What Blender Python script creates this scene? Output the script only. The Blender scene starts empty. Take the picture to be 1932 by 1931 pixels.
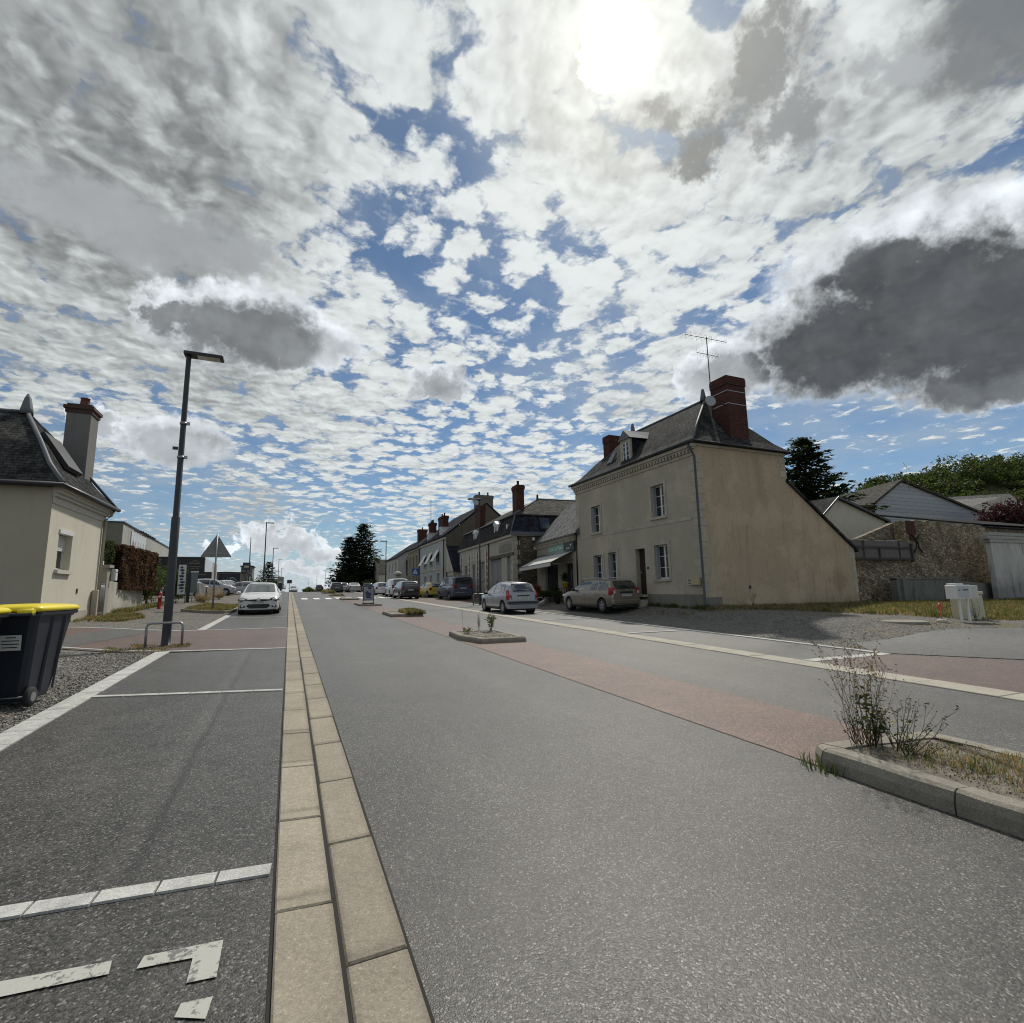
import bpy, bmesh, math, random
from mathutils import Vector, Matrix, noise as mnoise

SC = bpy.context.scene
COL = SC.collection
R = math.radians
rnd = random.Random(7)

# ---------------------------------------------------------------- camera
cam_d = bpy.data.cameras.new("camera")
cam_d.sensor_fit = 'HORIZONTAL'; cam_d.sensor_width = 36.0
cam_d.lens = 36.0 * 960.0 / 1932.0
cam_d.clip_start = 0.05; cam_d.clip_end = 6000
cam_o = bpy.data.objects.new("camera", cam_d); COL.objects.link(cam_o)
cam_o.matrix_world = Matrix((
    (0.9174455763355892, -0.04236288015436332, -0.3955995460655704, 0.0),
    (-0.39742459426510457, -0.14415373110302934, -0.9062413550938251, 0.0),
    (-0.018636156671249175, 0.9886481114097687, -0.1490892533699934, 1.5),
    (0, 0, 0, 1)))
SC.camera = cam_o

# ---------------------------------------------------------------- exposure
SC.view_settings.view_transform = 'Standard'
SC.view_settings.look = 'None'
SC.view_settings.exposure = 0.0
SC.view_settings.gamma = 1.0
SC.view_settings.use_curve_mapping = False
SC.render.engine = 'CYCLES'
SC.cycles.max_bounces = 6
SC.cycles.caustics_reflective = False
SC.cycles.caustics_refractive = False
SC.cycles.sample_clamp_indirect = 4.0
SC.cycles.filter_width = 1.1

DECK0 = 0.535; SUN_POWER = 3.3
SUN_ELEV = R(49.9); SUN_AZ = R(38.3)        # azimuth from +Y towards +X

# ---------------------------------------------------------------- node helper
class Sk:
    """a socket with arithmetic"""
    def __init__(s, t, k): s.t = t; s.k = k
    def _m(s, op, o, rev=False):
        n = s.t.nodes.new('ShaderNodeMath'); n.operation = op
        a, b = (o, s) if rev else (s, o)
        for i, v in enumerate((a, b)):
            if isinstance(v, Sk): s.t.links.new(v.k, n.inputs[i])
            elif v is not None: n.inputs[i].default_value = v
        return Sk(s.t, n.outputs[0])
    def __add__(s, o): return s._m('ADD', o)
    __radd__ = __add__
    def __sub__(s, o): return s._m('SUBTRACT', o)
    def __rsub__(s, o): return s._m('SUBTRACT', o, True)
    def __mul__(s, o): return s._m('MULTIPLY', o)
    __rmul__ = __mul__
    def __truediv__(s, o): return s._m('DIVIDE', o)
    def mx(s, o): return s._m('MAXIMUM', o)
    def mn(s, o): return s._m('MINIMUM', o)
    def pw(s, o): return s._m('POWER', o)
    def gt(s, o): return s._m('GREATER_THAN', o)
    def lt(s, o): return s._m('LESS_THAN', o)
    def mod(s, o): return s._m('FLOORED_MODULO', o)
    def abs(s): return s._m('ABSOLUTE', None)
    def sqrt(s): return s._m('SQRT', None)
    def exp(s): return s._m('EXPONENT', None)
    def floor(s): return s._m('FLOOR', None)

class NT:
    def __init__(s, tree): s.t = tree; tree.nodes.clear()
    def new(s, typ, **kw):
        n = s.t.nodes.new(typ)
        for k, v in kw.items(): setattr(n, k, v)
        return n
    def put(s, inp, v):
        if isinstance(v, Sk): s.t.links.new(v.k, inp)
        elif v is not None:
            if hasattr(inp.default_value, '__len__') and not hasattr(v, '__len__'): v = (v, v, v, 1)[:len(inp.default_value)]
            if hasattr(v, '__len__') and len(v) == 3 and len(inp.default_value) == 4: v = tuple(v) + (1,)
            inp.default_value = v
    def tc(s, out): return Sk(s.t, s.new('ShaderNodeTexCoord').outputs[out])
    def pos(s): return Sk(s.t, s.new('ShaderNodeNewGeometry').outputs['Position'])
    def obj(s): return s.tc('Object')
    def sep(s, v):
        n = s.new('ShaderNodeSeparateXYZ'); s.put(n.inputs[0], v)
        return [Sk(s.t, o) for o in n.outputs]
    def comb(s, x, y, z=0.0):
        n = s.new('ShaderNodeCombineXYZ')
        for i, v in enumerate((x, y, z)): s.put(n.inputs[i], v)
        return Sk(s.t, n.outputs[0])
    def dot(s, a, b):
        n = s.new('ShaderNodeVectorMath', operation='DOT_PRODUCT'); s.put(n.inputs[0], a); s.put(n.inputs[1], b)
        return Sk(s.t, n.outputs['Value'])
    def vmul(s, a, b):
        n = s.new('ShaderNodeVectorMath', operation='MULTIPLY'); s.put(n.inputs[0], a); s.put(n.inputs[1], b)
        return Sk(s.t, n.outputs[0])
    def vadd(s, a, b):
        n = s.new('ShaderNodeVectorMath', operation='ADD'); s.put(n.inputs[0], a); s.put(n.inputs[1], b)
        return Sk(s.t, n.outputs[0])
    def noise(s, vec, scale, detail=4.0, rough=0.55, dist=0.0, col=False, dim='3D'):
        n = s.new('ShaderNodeTexNoise', noise_dimensions=dim)
        s.put(n.inputs['Vector'], vec); s.put(n.inputs['Scale'], scale); s.put(n.inputs['Detail'], detail)
        s.put(n.inputs['Roughness'], rough); s.put(n.inputs['Distortion'], dist)
        return Sk(s.t, n.outputs['Color' if col else 'Fac'])
    def voro(s, vec, scale, feature='F1', out='Distance', rnd_=1.0, dim='3D'):
        n = s.new('ShaderNodeTexVoronoi', feature=feature, voronoi_dimensions=dim)
        s.put(n.inputs['Vector'], vec); s.put(n.inputs['Scale'], scale); s.put(n.inputs['Randomness'], rnd_)
        return Sk(s.t, n.outputs[out])
    def brick(s, vec, c1, c2, cm, scale, w, h, mortar=0.02, off=0.5, out='Color'):
        n = s.new('ShaderNodeTexBrick', offset=off)
        s.put(n.inputs['Vector'], vec); s.put(n.inputs['Color1'], c1); s.put(n.inputs['Color2'], c2); s.put(n.inputs['Mortar'], cm)
        s.put(n.inputs['Scale'], scale); s.put(n.inputs['Brick Width'], w); s.put(n.inputs['Row Height'], h)
        s.put(n.inputs['Mortar Size'], mortar); s.put(n.inputs['Mortar Smooth'], 0.1)
        return Sk(s.t, n.outputs['Color']), Sk(s.t, n.outputs['Fac'])
    def ss(s, v, a, b, c=0.0, d=1.0):
        n = s.new('ShaderNodeMapRange', interpolation_type='SMOOTHSTEP')
        s.put(n.inputs[0], v)
        for i, x in enumerate((a, b, c, d)): s.put(n.inputs[i+1], x)
        return Sk(s.t, n.outputs[0])
    def mix(s, f, a, b, mode='MIX'):
        n = s.new('ShaderNodeMix', data_type='RGBA', blend_type=mode); n.clamp_factor = True
        s.put(n.inputs[0], f); s.put(n.inputs[6], a); s.put(n.inputs[7], b)
        return Sk(s.t, n.outputs[2])
    def bump(s, h, dist=0.01, strength=1.0):
        n = s.new('ShaderNodeBump'); s.put(n.inputs['Height'], h)
        n.inputs['Distance'].default_value = dist; n.inputs['Strength'].default_value = strength
        return Sk(s.t, n.outputs[0])

# ---------------------------------------------------------------- world: blue sky, clouds, veiled sun
W = bpy.data.worlds.new("World"); SC.world = W; W.use_nodes = True
W.cycles.sampling_method = 'MANUAL'; W.cycles.sample_map_resolution = 512
w = NT(W.node_tree)
D = w.tc('Generated')
nrm = w.new('ShaderNodeVectorMath', operation='NORMALIZE'); w.put(nrm.inputs[0], D); D = Sk(w.t, nrm.outputs[0])
sky = w.new('ShaderNodeTexSky', sky_type='NISHITA'); sky.sun_disc = False
sky.sun_elevation = SUN_ELEV; sky.sun_rotation = SUN_AZ
sky.altitude = 100; sky.air_density = 1.0; sky.dust_density = 0.15; sky.ozone_density = 2.0
skyc = Sk(w.t, sky.outputs[0])
SKY_STRENGTH = 0.085
sunv = (math.cos(SUN_ELEV)*math.sin(SUN_AZ), math.cos(SUN_ELEV)*math.cos(SUN_AZ), math.sin(SUN_ELEV))
dx, dy, dz = w.sep(D)
sd = w.dot(D, sunv)                                            # cosine to the sun
blue = w.vmul(skyc, (SKY_STRENGTH,)*3)
blue = w.vmul(blue, (0.56, 0.76, 0.88))
# broad regions where the deck is thick (+) or open (-): pixel-free list of (azimuth, elevation) built below
# the deck of small high clouds, on a plane above the ground
zc = dz.mx(0.0) + 0.09
P = w.comb(dx/zc, dy/zc, 0.0)
big = w.noise(P, 0.55, 2, 0.5, dim='2D')
wob = w.noise(P, 3.0, 4, 0.65, col=True, dim='2D')
Pw = w.vadd(P, w.vmul(wob, (0.10, 0.10, 0)))
med = w.noise(Pw, 2.6, 3, 0.55, dim='2D')
fine = w.noise(Pw, 10.0, 7, 0.64, dim='2D')
cj = w.vadd(Pw, w.vmul(w.noise(P, 17.0, 3, 0.6, col=True, dim='2D'), (0.09, 0.09, 0)))
cell = w.voro(cj, 7.4, dim='2D')
cell2 = w.voro(cj, 17.0, dim='2D')
# relief: the same noise sampled a step towards the sun
Ps = (sunv[0]/(sunv[2]+0.09), sunv[1]/(sunv[2]+0.09), 0)
to_sun = w.new('ShaderNodeVectorMath', operation='SUBTRACT'); to_sun.inputs[0].default_value = Ps; w.put(to_sun.inputs[1], P)
tsn = w.new('ShaderNodeVectorMath', operation='NORMALIZE'); w.t.links.new(to_sun.outputs[0], tsn.inputs[0]); tsn = Sk(w.t, tsn.outputs[0])
f_a = w.noise(Pw, 8.0, 3, 0.6, dim='2D'); f_b = w.noise(w.vadd(Pw, w.vmul(tsn, (0.028,)*3)), 8.0, 3, 0.6, dim='2D')
m_b = w.noise(w.vadd(Pw, w.vmul(tsn, (0.065,)*3)), 2.6, 3, 0.55, dim='2D')
relief2 = (f_a - f_b)*1.15 + (med - m_b)*0.7

# (azimuth from the road direction, elevation, width in radians, amount): where the deck thickens (+) or opens (-)
SKY_TONE = [(67.8, 40.6, 0.22, -0.16), (-15.6, 31.5, 0.16, -0.12), (-7.8, 36.0, 0.12, -0.08), (69.9, 31.4, 0.2, -0.12), (-23.7, 39.5, 0.25, -0.1), (-4.8, 42.7, 0.16, -0.06), (54.6, 43.9, 0.08, -0.12), (41.9, 31.9, 0.22, 0.1), (26.7, 43.3, 0.2, 0.08), (2.2, 16.5, 0.3, 0.06)]
SKY_BIAS = [(-17.3, 28.9, 0.3, 0.16), (-12.4, 43.3, 0.3, 0.12), (13.3, 48.6, 0.2, 0.1), (37.0, 47.0, 0.22, 0.16), (61.1, 38.3, 0.3, 0.16), (46.5, 32.0, 0.14, 0.1), (3.0, 37.1, 0.05, -0.2), (7.0, 41.1, 0.05, -0.12), (12.2, 35.5, 0.06, -0.13), (18.6, 43.3, 0.09, -0.1), (29.8, 24.4, 0.1, -0.14), (38.5, 26.3, 0.06, -0.1), (23.7, 31.5, 0.1, -0.02), (61.8, 11.1, 0.22, -0.26), (51.3, 15.9, 0.1, -0.2), (32.0, 18.1, 0.07, -0.1), (-6.4, 8.8, 0.16, -0.2), (-13.6, 8.3, 0.12, -0.16), (5.2, 5.4, 0.1, -0.25), (16.6, 13.7, 0.22, 0.12), (4.8, 20.0, 0.2, 0.09), (25.7, 9.5, 0.14, 0.1), (-12.5, 20.4, 0.25, 0.06), (2.2, 15.9, 0.14, 0.08), (-19.2, 18.8, 0.12, 0.02)]
CUMULUS = [(67.3, 23.0, 0.279, 0.153, -17, 0.9, 0.3),
    (58.5, 22.4, 0.182, 0.113, -7, 0.88, 0.34),
    (48.5, 21.6, 0.110, 0.060, -6, 0.5, 0.6),
    (61.7, 27.8, 0.093, 0.055, -4, 0.8, 0.6),
    (68.8, 16.7, 0.139, 0.056, -1, 0.8, 0.5),
    (-6.1, 26.0, 0.158, 0.079, 9, 0.74, 0.55),
    (2.4, 25.6, 0.103, 0.046, -4, 0.35, 0.7),
    (-11.6, 25.3, 0.056, 0.040, 16, 0.7, 0.6),
    (15.4, 22.4, 0.079, 0.041, 2, 0.42, 0.6),
    (-11.2, 14.4, 0.107, 0.047, 1, 0.42, 0.7),
    (-16.7, 14.9, 0.037, 0.032, 11, 0.4, 0.7),
    (53.8, 45.5, 0.054, 0.087, -33, 0.72, 0.9),
    (56.2, 40.8, 0.063, 0.052, -24, 0.62, 0.9),
    (43.9, 44.3, 0.039, 0.029, -15, 0.75, 0.8),
    (46.4, 41.1, 0.049, 0.051, -16, 0.78, 0.8),
    (72.4, 39.8, 0.095, 0.073, -9, 0.8, 0.8),
    (65.8, 40.9, 0.063, 0.031, -17, 0.35, 0.8),
    (-1.0, 5.6, 0.069, 0.039, -5, 0.3, 0.8),
    (-3.4, 5.8, 0.038, 0.024, 2, 0.12, 0.8),
    (2.6, 4.0, 0.055, 0.021, -10, 0.22, 0.8),
    (0.7, 2.3, 0.062, 0.019, -4, 0.25, 0.8),
    (-7.7, 4.1, 0.012, 0.012, 1, 0.12, 0.7),
    (-5.2, 4.1, 0.014, 0.013, 1, 0.12, 0.7),
    (12.2, 4.3, 0.022, 0.022, -0, 0.15, 0.6),
    (4.8, 1.5, 0.056, 0.021, -1, 0.2, 0.8),
    (-12.1, 31.8, 0.167, 0.070, 3, 0.45, 0.9),
    (-18.4, 32.1, 0.119, 0.056, 13, 0.4, 0.9)]

cover = big*0.50 + med*0.50 + fine*0.75 - cell*0.58 - cell2*0.28 + 0.165
def ae(az, el): return Vector((math.cos(R(el))*math.sin(R(az)), math.cos(R(el))*math.cos(R(az)), math.sin(R(el))))
def blob(d, sg, k): return ((w.dot(D, tuple(d)) - 1.0) * (2.0/(sg*sg))).exp() * k
for (az, el, sg, k) in SKY_BIAS:
    cover = cover + blob(ae(az, el), sg, k)
cover = cover - w.ss(dz, 0.14, 0.02, 0.0, 0.05)
a_deck = w.ss(cover, DECK0, DECK0+0.25)
# backlit deck: thin parts white, thick parts greyer, brighter towards the sun
near = w.ss(sd, 0.50, 1.0)
lobes = (fine-0.5)*1.3 + (0.36-cell)*0.80 + (0.36-cell2)*0.45
bank = w.ss(big*0.7 + med*0.3, 0.47, 0.62)
tone = 0.63 + relief2*0.75 + lobes*0.50 - bank*0.17 + near*0.26 - w.ss(cover, DECK0+0.16, DECK0+0.5)*0.12
for (az, el, sg, k) in SKY_TONE: tone = tone + blob(ae(az, el), sg, k*0.62)
tone = w.ss(tone, 0.0, 1.05)*0.66 + 0.19
lit = w.vmul(w.comb(tone, tone, tone), (0.955, 1.0, 0.995))
blue = w.mix(w.ss(dz, 0.11, 0.0)*0.75, blue, (0.50, 0.60, 0.72))
gray = w.dot(blue, (0.3, 0.5, 0.2))
blue = w.mix(0.18, blue, w.comb(gray*1.1, gray*1.1, gray*1.1))
blue = w.mix(w.ss(big*0.5 + med*0.5, 0.35, 0.65)*0.42, blue, (0.42, 0.48, 0.53))
col = w.mix(a_deck*0.95, blue, lit)
# cumulus and dark cloud banks: one field made of many overlapping irregular patches
wv = w.noise(D, 22.0, 5, 0.62, col=True)
Dw = w.vadd(w.vadd(D, w.vmul(wv, (0.085, 0.085, 0.085))), (-0.0425, -0.0425, -0.0425))
n1 = w.noise(D, 7.0, 7, 0.60); n1b = w.noise(w.vadd(D, tuple(0.03*q for q in sunv)), 7.0, 4, 0.60); n1a = w.noise(D, 7.0, 4, 0.60); n2 = w.noise(D, 34.0, 4, 0.62); n3 = w.noise(D, 3.2, 4, 0.5)
puff = w.voro(Dw, 13.0); puff2 = w.voro(Dw, 34.0)
bigE = (n1 - 0.5)*1.5 + (0.42 - puff)*0.45 + (n2 - 0.5)*0.55 + (0.4 - puff2)*0.22
smallE = (n2 - 0.5)*1.5 + (0.42 - puff2)*0.55 + (n1 - 0.5)*0.5
M = None; DK = None; MC = None
veils = []
for (az, el, ra, rb, th, dk, am) in CUMULUS:
    d = ae(az, el); r = d.cross(Vector((0, 0, 1))).normalized(); u = r.cross(d)
    c, s_ = math.cos(R(th)), math.sin(R(th))
    e1 = (r*c + u*s_); e2 = (u*c - r*s_)
    X = w.dot(Dw if ra < .09 else D, tuple(e1/ra)); Y = w.dot(Dw if ra < .09 else D, tuple(e2/rb))
    m = 1.0 - (X*X + Y*Y).sqrt() + (bigE if ra >= .07 else smallE)*(am*1.2)
    m = (m - w.dot(D, tuple(d)).lt(0.2)*9.0)*min(1.0, (rb/.05)**.5)
    dki = w.ss(m - Y*0.12, -0.25, 0.45)*dk
    if am >= .8 and el > 28: veils.append((m, dk)); continue
    mc = m - Y*0.30*min(1.0, (rb/.05)**.5); MC = mc if MC is None else MC.mx(mc)
    M = m if M is None else M.mx(m); DK = dki if DK is None else DK.mx(dki)
for (m, dk) in veils:      # soft grey shreds under the deck, no bright rim
    v_ = w.ss(m + (n3-0.5)*0.4, -0.15, 0.50); gg = 0.60 - 0.48*dk; col = w.mix(v_*0.93, col, w.vmul((gg*0.95, gg, gg*1.03), w.comb(*((n1-0.5)*0.5 + 1.0,)*3)))
al = w.ss(M, -0.02, 0.20)
core = w.ss(MC.mn(M*2.5) + (n2-0.5)*0.5 + (0.4-puff2)*0.25, -0.04, 0.50)
relief = 1.0 + (n1a - n1b)*1.8 + (0.40 - puff)*0.10 + (n2 - 0.5)*0.14 + (n3 - 0.5)*0.75 + (n1 - 0.5)*0.35
g = 0.84 - (DK*core.pw(0.75))*0.84
g = (g.mx(0.10)*relief)
cc = w.comb(g*0.93, g*0.99, g*1.04)
col = w.mix(al*0.97, col, cc)
# the sun behind thin cloud: a burnt-out disc and a warm halo
halo = ((sd - 1.0)*1300.0).exp()*0.8 + ((sd - 1.0)*60.0).exp()*0.30
disc = w.ss(sd + (fine-0.5)*0.0030 + (med-0.5)*0.0015, math.cos(R(3.1)), math.cos(R(2.0)))
col = w.vadd(col, w.comb(halo*1.0, halo*0.93, halo*0.72))
col = w.vadd(col, w.comb(disc*9.0, disc*8.4, disc*7.0))
# below the horizon: dull ground light
col = w.mix(w.ss(dz, 0.0, -0.03), col, (0.22, 0.22, 0.20))
bg = w.new('ShaderNodeBackground'); w.put(bg.inputs[0], col); bg.inputs[1].default_value = 1.0
ow = w.new('ShaderNodeOutputWorld'); w.t.links.new(bg.outputs[0], ow.inputs[0])

# ---------------------------------------------------------------- sun lamp
sl = bpy.data.lights.new("sun", 'SUN'); sl.energy = SUN_POWER; sl.angle = R(2.0); sl.color = (1.0, 0.95, 0.86)
so = bpy.data.objects.new("sun", sl); COL.objects.link(so)
so.rotation_euler = Vector(sunv).to_track_quat('Z', 'Y').to_euler()

# ================================================================ ground height
def sst(a, b, x):
    t = min(max((x-a)/(b-a), 0.0), 1.0); return t*t*(3-2*t)
def gz(x, y):
    if y < 70: z = .01843*y
    elif y < 135: z = .01843*y - .000307*(y-70)**2
    else: z = .01843*135 - .000307*65**2 - .0215*(y-135)
    z -= .01233*min(max(x, -40), 40)
    z += .45*sst(13.3, 16.3, x)*(.5+.5*sst(6, 15, y))
    if x < 0: z += .2*(1-sst(-6, -2.6, x))
    z += .9*sst(36, 44, x)*sst(20, 8, y) if x > 36 else 0
    return z

# ================================================================ materials
MATS = {}
def mat(name, fn):
    if name in MATS: return MATS[name]
    m = bpy.data.materials.new(name); m.use_nodes = True
    t = NT(m.node_tree)
    b = t.new('ShaderNodeBsdfPrincipled'); o = t.new('ShaderNodeOutputMaterial')
    t.t.links.new(b.outputs[0], o.inputs[0])
    def setp(color=None, rough=None, bump=None, metal=None, spec=None, coat=None, emis=None, sss=None):
        I = b.inputs
        if color is not None: t.put(I['Base Color'], color)
        if rough is not None: t.put(I['Roughness'], rough)
        if bump is not None: t.put(I['Normal'], bump)
        if metal is not None: t.put(I['Metallic'], metal)
        if spec is not None: t.put(I['Specular IOR Level'], spec)
        if coat is not None: t.put(I['Coat Weight'], coat); I['Coat Roughness'].default_value = 0.04
        if emis is not None: t.put(I['Emission Color'], emis[0]); I['Emission Strength'].default_value = emis[1]
    fn(t, setp); MATS[name] = m; return m

def plain(name, c, rough=0.6, metal=0.0, var=0.12, coat=None, scale=6.0, spec=None):
    def f(t, setp):
        n = t.noise(t.obj(), scale, 5, 0.6)
        k = (n-0.5)*(2*var) + 1.0
        setp(t.vmul(t.comb(k, k, k), c), rough, metal=metal, coat=coat, spec=spec)
    return mat(name, f)

def mat_asphalt(name, base, warm=(1, 1, 1), grain=130.0, tracks=False, seam=False, worn=0.0):
    def f(t, setp):
        p = t.pos(); x, y, z = t.sep(p)
        v = t.voro(p, grain, out='Color'); vr, vg, vb = t.sep(v)
        vd = t.voro(p, grain)
        g = t.noise(p, grain*0.45, 3, 0.7)
        big = t.noise(p, 0.55, 4, 0.6); mid = t.noise(p, 4.0, 5, 0.65)
        k = 0.36 + (vr.pw(2.2))*1.25 + (g-0.5)*1.5 + (mid-0.5)*(0.6+worn*1.2) + (big-0.5)*0.8
        spark = t.ss(vg, 0.93, 0.96)*2.6
        k = (k + spark*0.9).mx(0.18)
        pt = t.noise(t.vmul(p, (1.0, 0.22, 1)), 0.8, 4, 0.55); k = k*(1.0 + (pt-0.5)*0.5)
        k = k*(1.0 - t.ss(t.voro(p, 0.9), 0.055, 0.02)*0.45)                # oil drips
        if tracks:
            wx = x + (t.noise(t.vmul(p, (0.3, 0.10, 1)), 1.0, 2)-0.5)*0.5
            tr = ((wx-1.45).abs()*-2.6).exp() + ((wx-3.0).abs()*-2.6).exp() + ((wx-6.1).abs()*-2.6).exp() + ((wx-7.8).abs()*-2.6).exp()
            k = k*(1.0 + tr*0.26)
        if seam:
            sx = x + 0.69 + (t.noise(p, 1.2, 2)-0.5)*0.07
            sm = t.ss(sx.abs(), 0.05, 0.0)*t.ss(y, 3.3, 3.5)*t.ss(y, 12.6, 12.0)
            k = k*(1.0 - sm*0.45) + t.ss((sx+0.11).abs(), 0.09, 0.03)*t.ss(y, 3.3, 3.5)*0.22
            rg = t.noise(t.vmul(p, (1, .55, 1)), 3.0, 6, 0.75); k = k*(1.0 + t.ss(x, -0.9, -1.4)*(rg-0.5)*1.3)
            # cracks that meander lengthwise
            cx = x + 1.5 + (t.noise(t.vmul(p, (1, .6, 1)), 1.6, 4)-0.5)*0.6
            k = k*(1.0 - t.ss(cx.abs(), 0.012, 0.0)*t.ss(y, 13, 13.4)*0.5)
        c = t.vmul(t.comb(k, k, k), tuple(base*q for q in warm))
        h = (vd*-0.5) + g*0.9 + vb*0.6 + mid*0.3
        setp(c, t.ss(g, 0.3, 0.7, 0.37, 0.62), t.bump(h, 0.0035, 0.85), spec=0.5)
    return mat(name, f)

def mat_gravel(name):
    def f(t, setp):
        p = t.pos(); x, y, z = t.sep(p)
        v = t.voro(p, 26.0, out='Color'); vr, vg, vb = t.sep(v); vd = t.voro(p, 26.0)
        v2 = t.voro(p, 70.0, out='Color'); wr, wg, wb = t.sep(v2); wd = t.voro(p, 70.0)
        big = t.noise(p, 0.35, 5, 0.6); mid = t.noise(p, 2.5, 6, 0.65)
        k = vr*0.65 + wr*0.5 + (mid-0.5)*0.9 + 0.15
        stone = t.mix(vg, (0.13, 0.135, 0.13), (0.27, 0.25, 0.22))
        stone = t.mix(t.ss(mid, 0.52, 0.68), stone, (0.22, 0.175, 0.13))       # sandy ground between stones
        c = t.vmul(stone, t.comb(k.mx(.12), k.mx(.12), k.mx(.12)))
        # green-brown tufts away from the road
        gr = t.noise(p, 60.0, 4, 0.7); ga = t.ss(big + (mid-0.5)*0.8, 0.50, 0.62)*(t.ss(x, 14.5, 17.0) + t.ss(x, -4.2, -8.0))
        far = (t.ss(x, 26.0, 40.0) + t.ss(y, 70.0, 110.0) + t.ss(x, -16., -30.)).mn(1.0)
        ga = (ga*0.8 + far).mn(1.0)
        grass = t.mix(gr, (0.05, 0.06, 0.022), (0.26, 0.20, 0.09))
        c = t.mix(ga, c, grass)
        setp(c, 0.9, t.bump(vd*-1.0 + wd*-0.4 + mid*0.4, 0.02, 1.0), spec=0.25)
    return mat(name, f)

def mat_concrete(name, c, grain=0.0, stain=0.5, scale=3.0, rough=0.85, bumpd=0.004, slab=None):
    def f(t, setp):
        p = t.pos()
        v = t.voro(p, 150.0, out='Color'); vr, vg, vb = t.sep(v)
        a = t.noise(p, scale, 6, 0.65); b = t.noise(p, scale*14, 4, 0.65)
        k = 0.72 + (a-0.5)*stain*1.6 + (b-0.5)*0.55 + (vr-0.5)*0.30*(1 if grain else 0.25) + t.ss(vg, 0.95, 0.97)*0.35*(1 if grain else 0)
        k = k + 0.28
        if slab:                                                     # each slab its own tone, grime along the joints
            x, y, z = t.sep(p); s_ = (y - slab[0])/slab[1]; row = x.gt(0.258)
            s_ = s_ + row*0.53
            wn = t.new('ShaderNodeTexWhiteNoise', noise_dimensions='2D'); t.put(wn.inputs[0], t.comb(s_.floor(), row)); tn = Sk(t.t, wn.outputs[0])
            k = k*(0.86 + tn*0.26)
            fr_ = s_.mod(1.0); edge_ = t.ss((fr_-0.5).abs(), 0.44, 0.5) + t.ss((x-0.258).abs(), 0.05, 0.0) + t.ss(x, 0.46, 0.51)
            k = k*(1.0 - (edge_*0.30*t.ss(a, 0.3, 0.6)))
            k = k*(1.0 - t.ss(t.noise(p, 1.1, 4, 0.6), 0.55, 0.72)*0.30)
        cc = t.vmul(t.comb(k, k, k), c)
        setp(cc, rough, t.bump(b + vr*0.3, bumpd, 0.7), spec=0.3)
    return mat(name, f)

def wallvec(t, sx=1.0):
    """(along the wall, height) from object coordinates, whichever way the wall faces"""
    o = t.obj(); x, y, z = t.sep(o)
    n = t.tc('Normal'); nx, ny, nz = t.sep(n)
    f = nx.abs().gt(0.6)
    a = y*f + x*(1.0-f)
    return t.comb(a, z, 0.0), a, z

def mat_render(name, c, stain=0.35, streak=0.3, damp=0.0, dampz=1.2, patch=None, roughness=0.9, smear=False):
    """lime render: blotches, vertical streaks, damp foot"""
    def f(t, setp):
        wv, a, z = wallvec(t)
        o = t.obj()
        n1 = t.noise(o, 0.6, 5, 0.6); n2 = t.noise(o, 5.0, 6, 0.65)
        st = t.noise(t.comb(a*3.0, z*0.25, 0.0), 1.6, 5, 0.6); fine_ = t.noise(o, 60.0, 3, 0.6)
        k = 1.0 + (n1-0.5)*stain*2 + (n2-0.5)*stain*0.8 + (fine_-0.5)*0.18
        k = k - t.ss(st, 0.52, 0.78)*streak
        cc = t.vmul(t.comb(k, k*0.995, k*0.98), c)
        if patch: cc = t.mix(t.ss(n1 + (n2-0.5)*0.3, 0.48, 0.62), cc, t.vmul(t.comb(k, k, k), patch))
        if smear:                                                    # rust coloured run below the chimney, patch repair low down
            sm_ = t.ss((a - 3.75 + (n2-0.5)*0.35 + (z-6.0)*0.12).abs(), 0.42, 0.10)*t.ss(z + (n2-.5)*.9, 4.6, 5.6)*t.ss(z, 7.5, 7.0)
            cc = t.mix(sm_*0.25, cc, (0.22, 0.16, 0.10))
            s2_ = t.ss((a - 8.4).abs() + (z-1.6).abs() + (n2-0.5)*1.6, 1.0, 0.3); cc = t.mix(s2_*0.4, cc, (0.17, 0.12, 0.08))
            s3_ = t.ss((n1-0.5).abs(), 0.010, 0.0); cc = t.mix(s3_*0.22, cc, (0.2, 0.15, 0.1))
        if damp: cc = t.mix(t.ss(z + (n2-0.5)*0.8 + (n1-0.5)*1.2, dampz, dampz*0.3)*damp, cc, (0.10, 0.10, 0.085))
        setp(cc, roughness, t.bump(fine_ + n2*0.6, 0.008, 0.5), spec=0.2)
    return mat(name, f)

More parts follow.
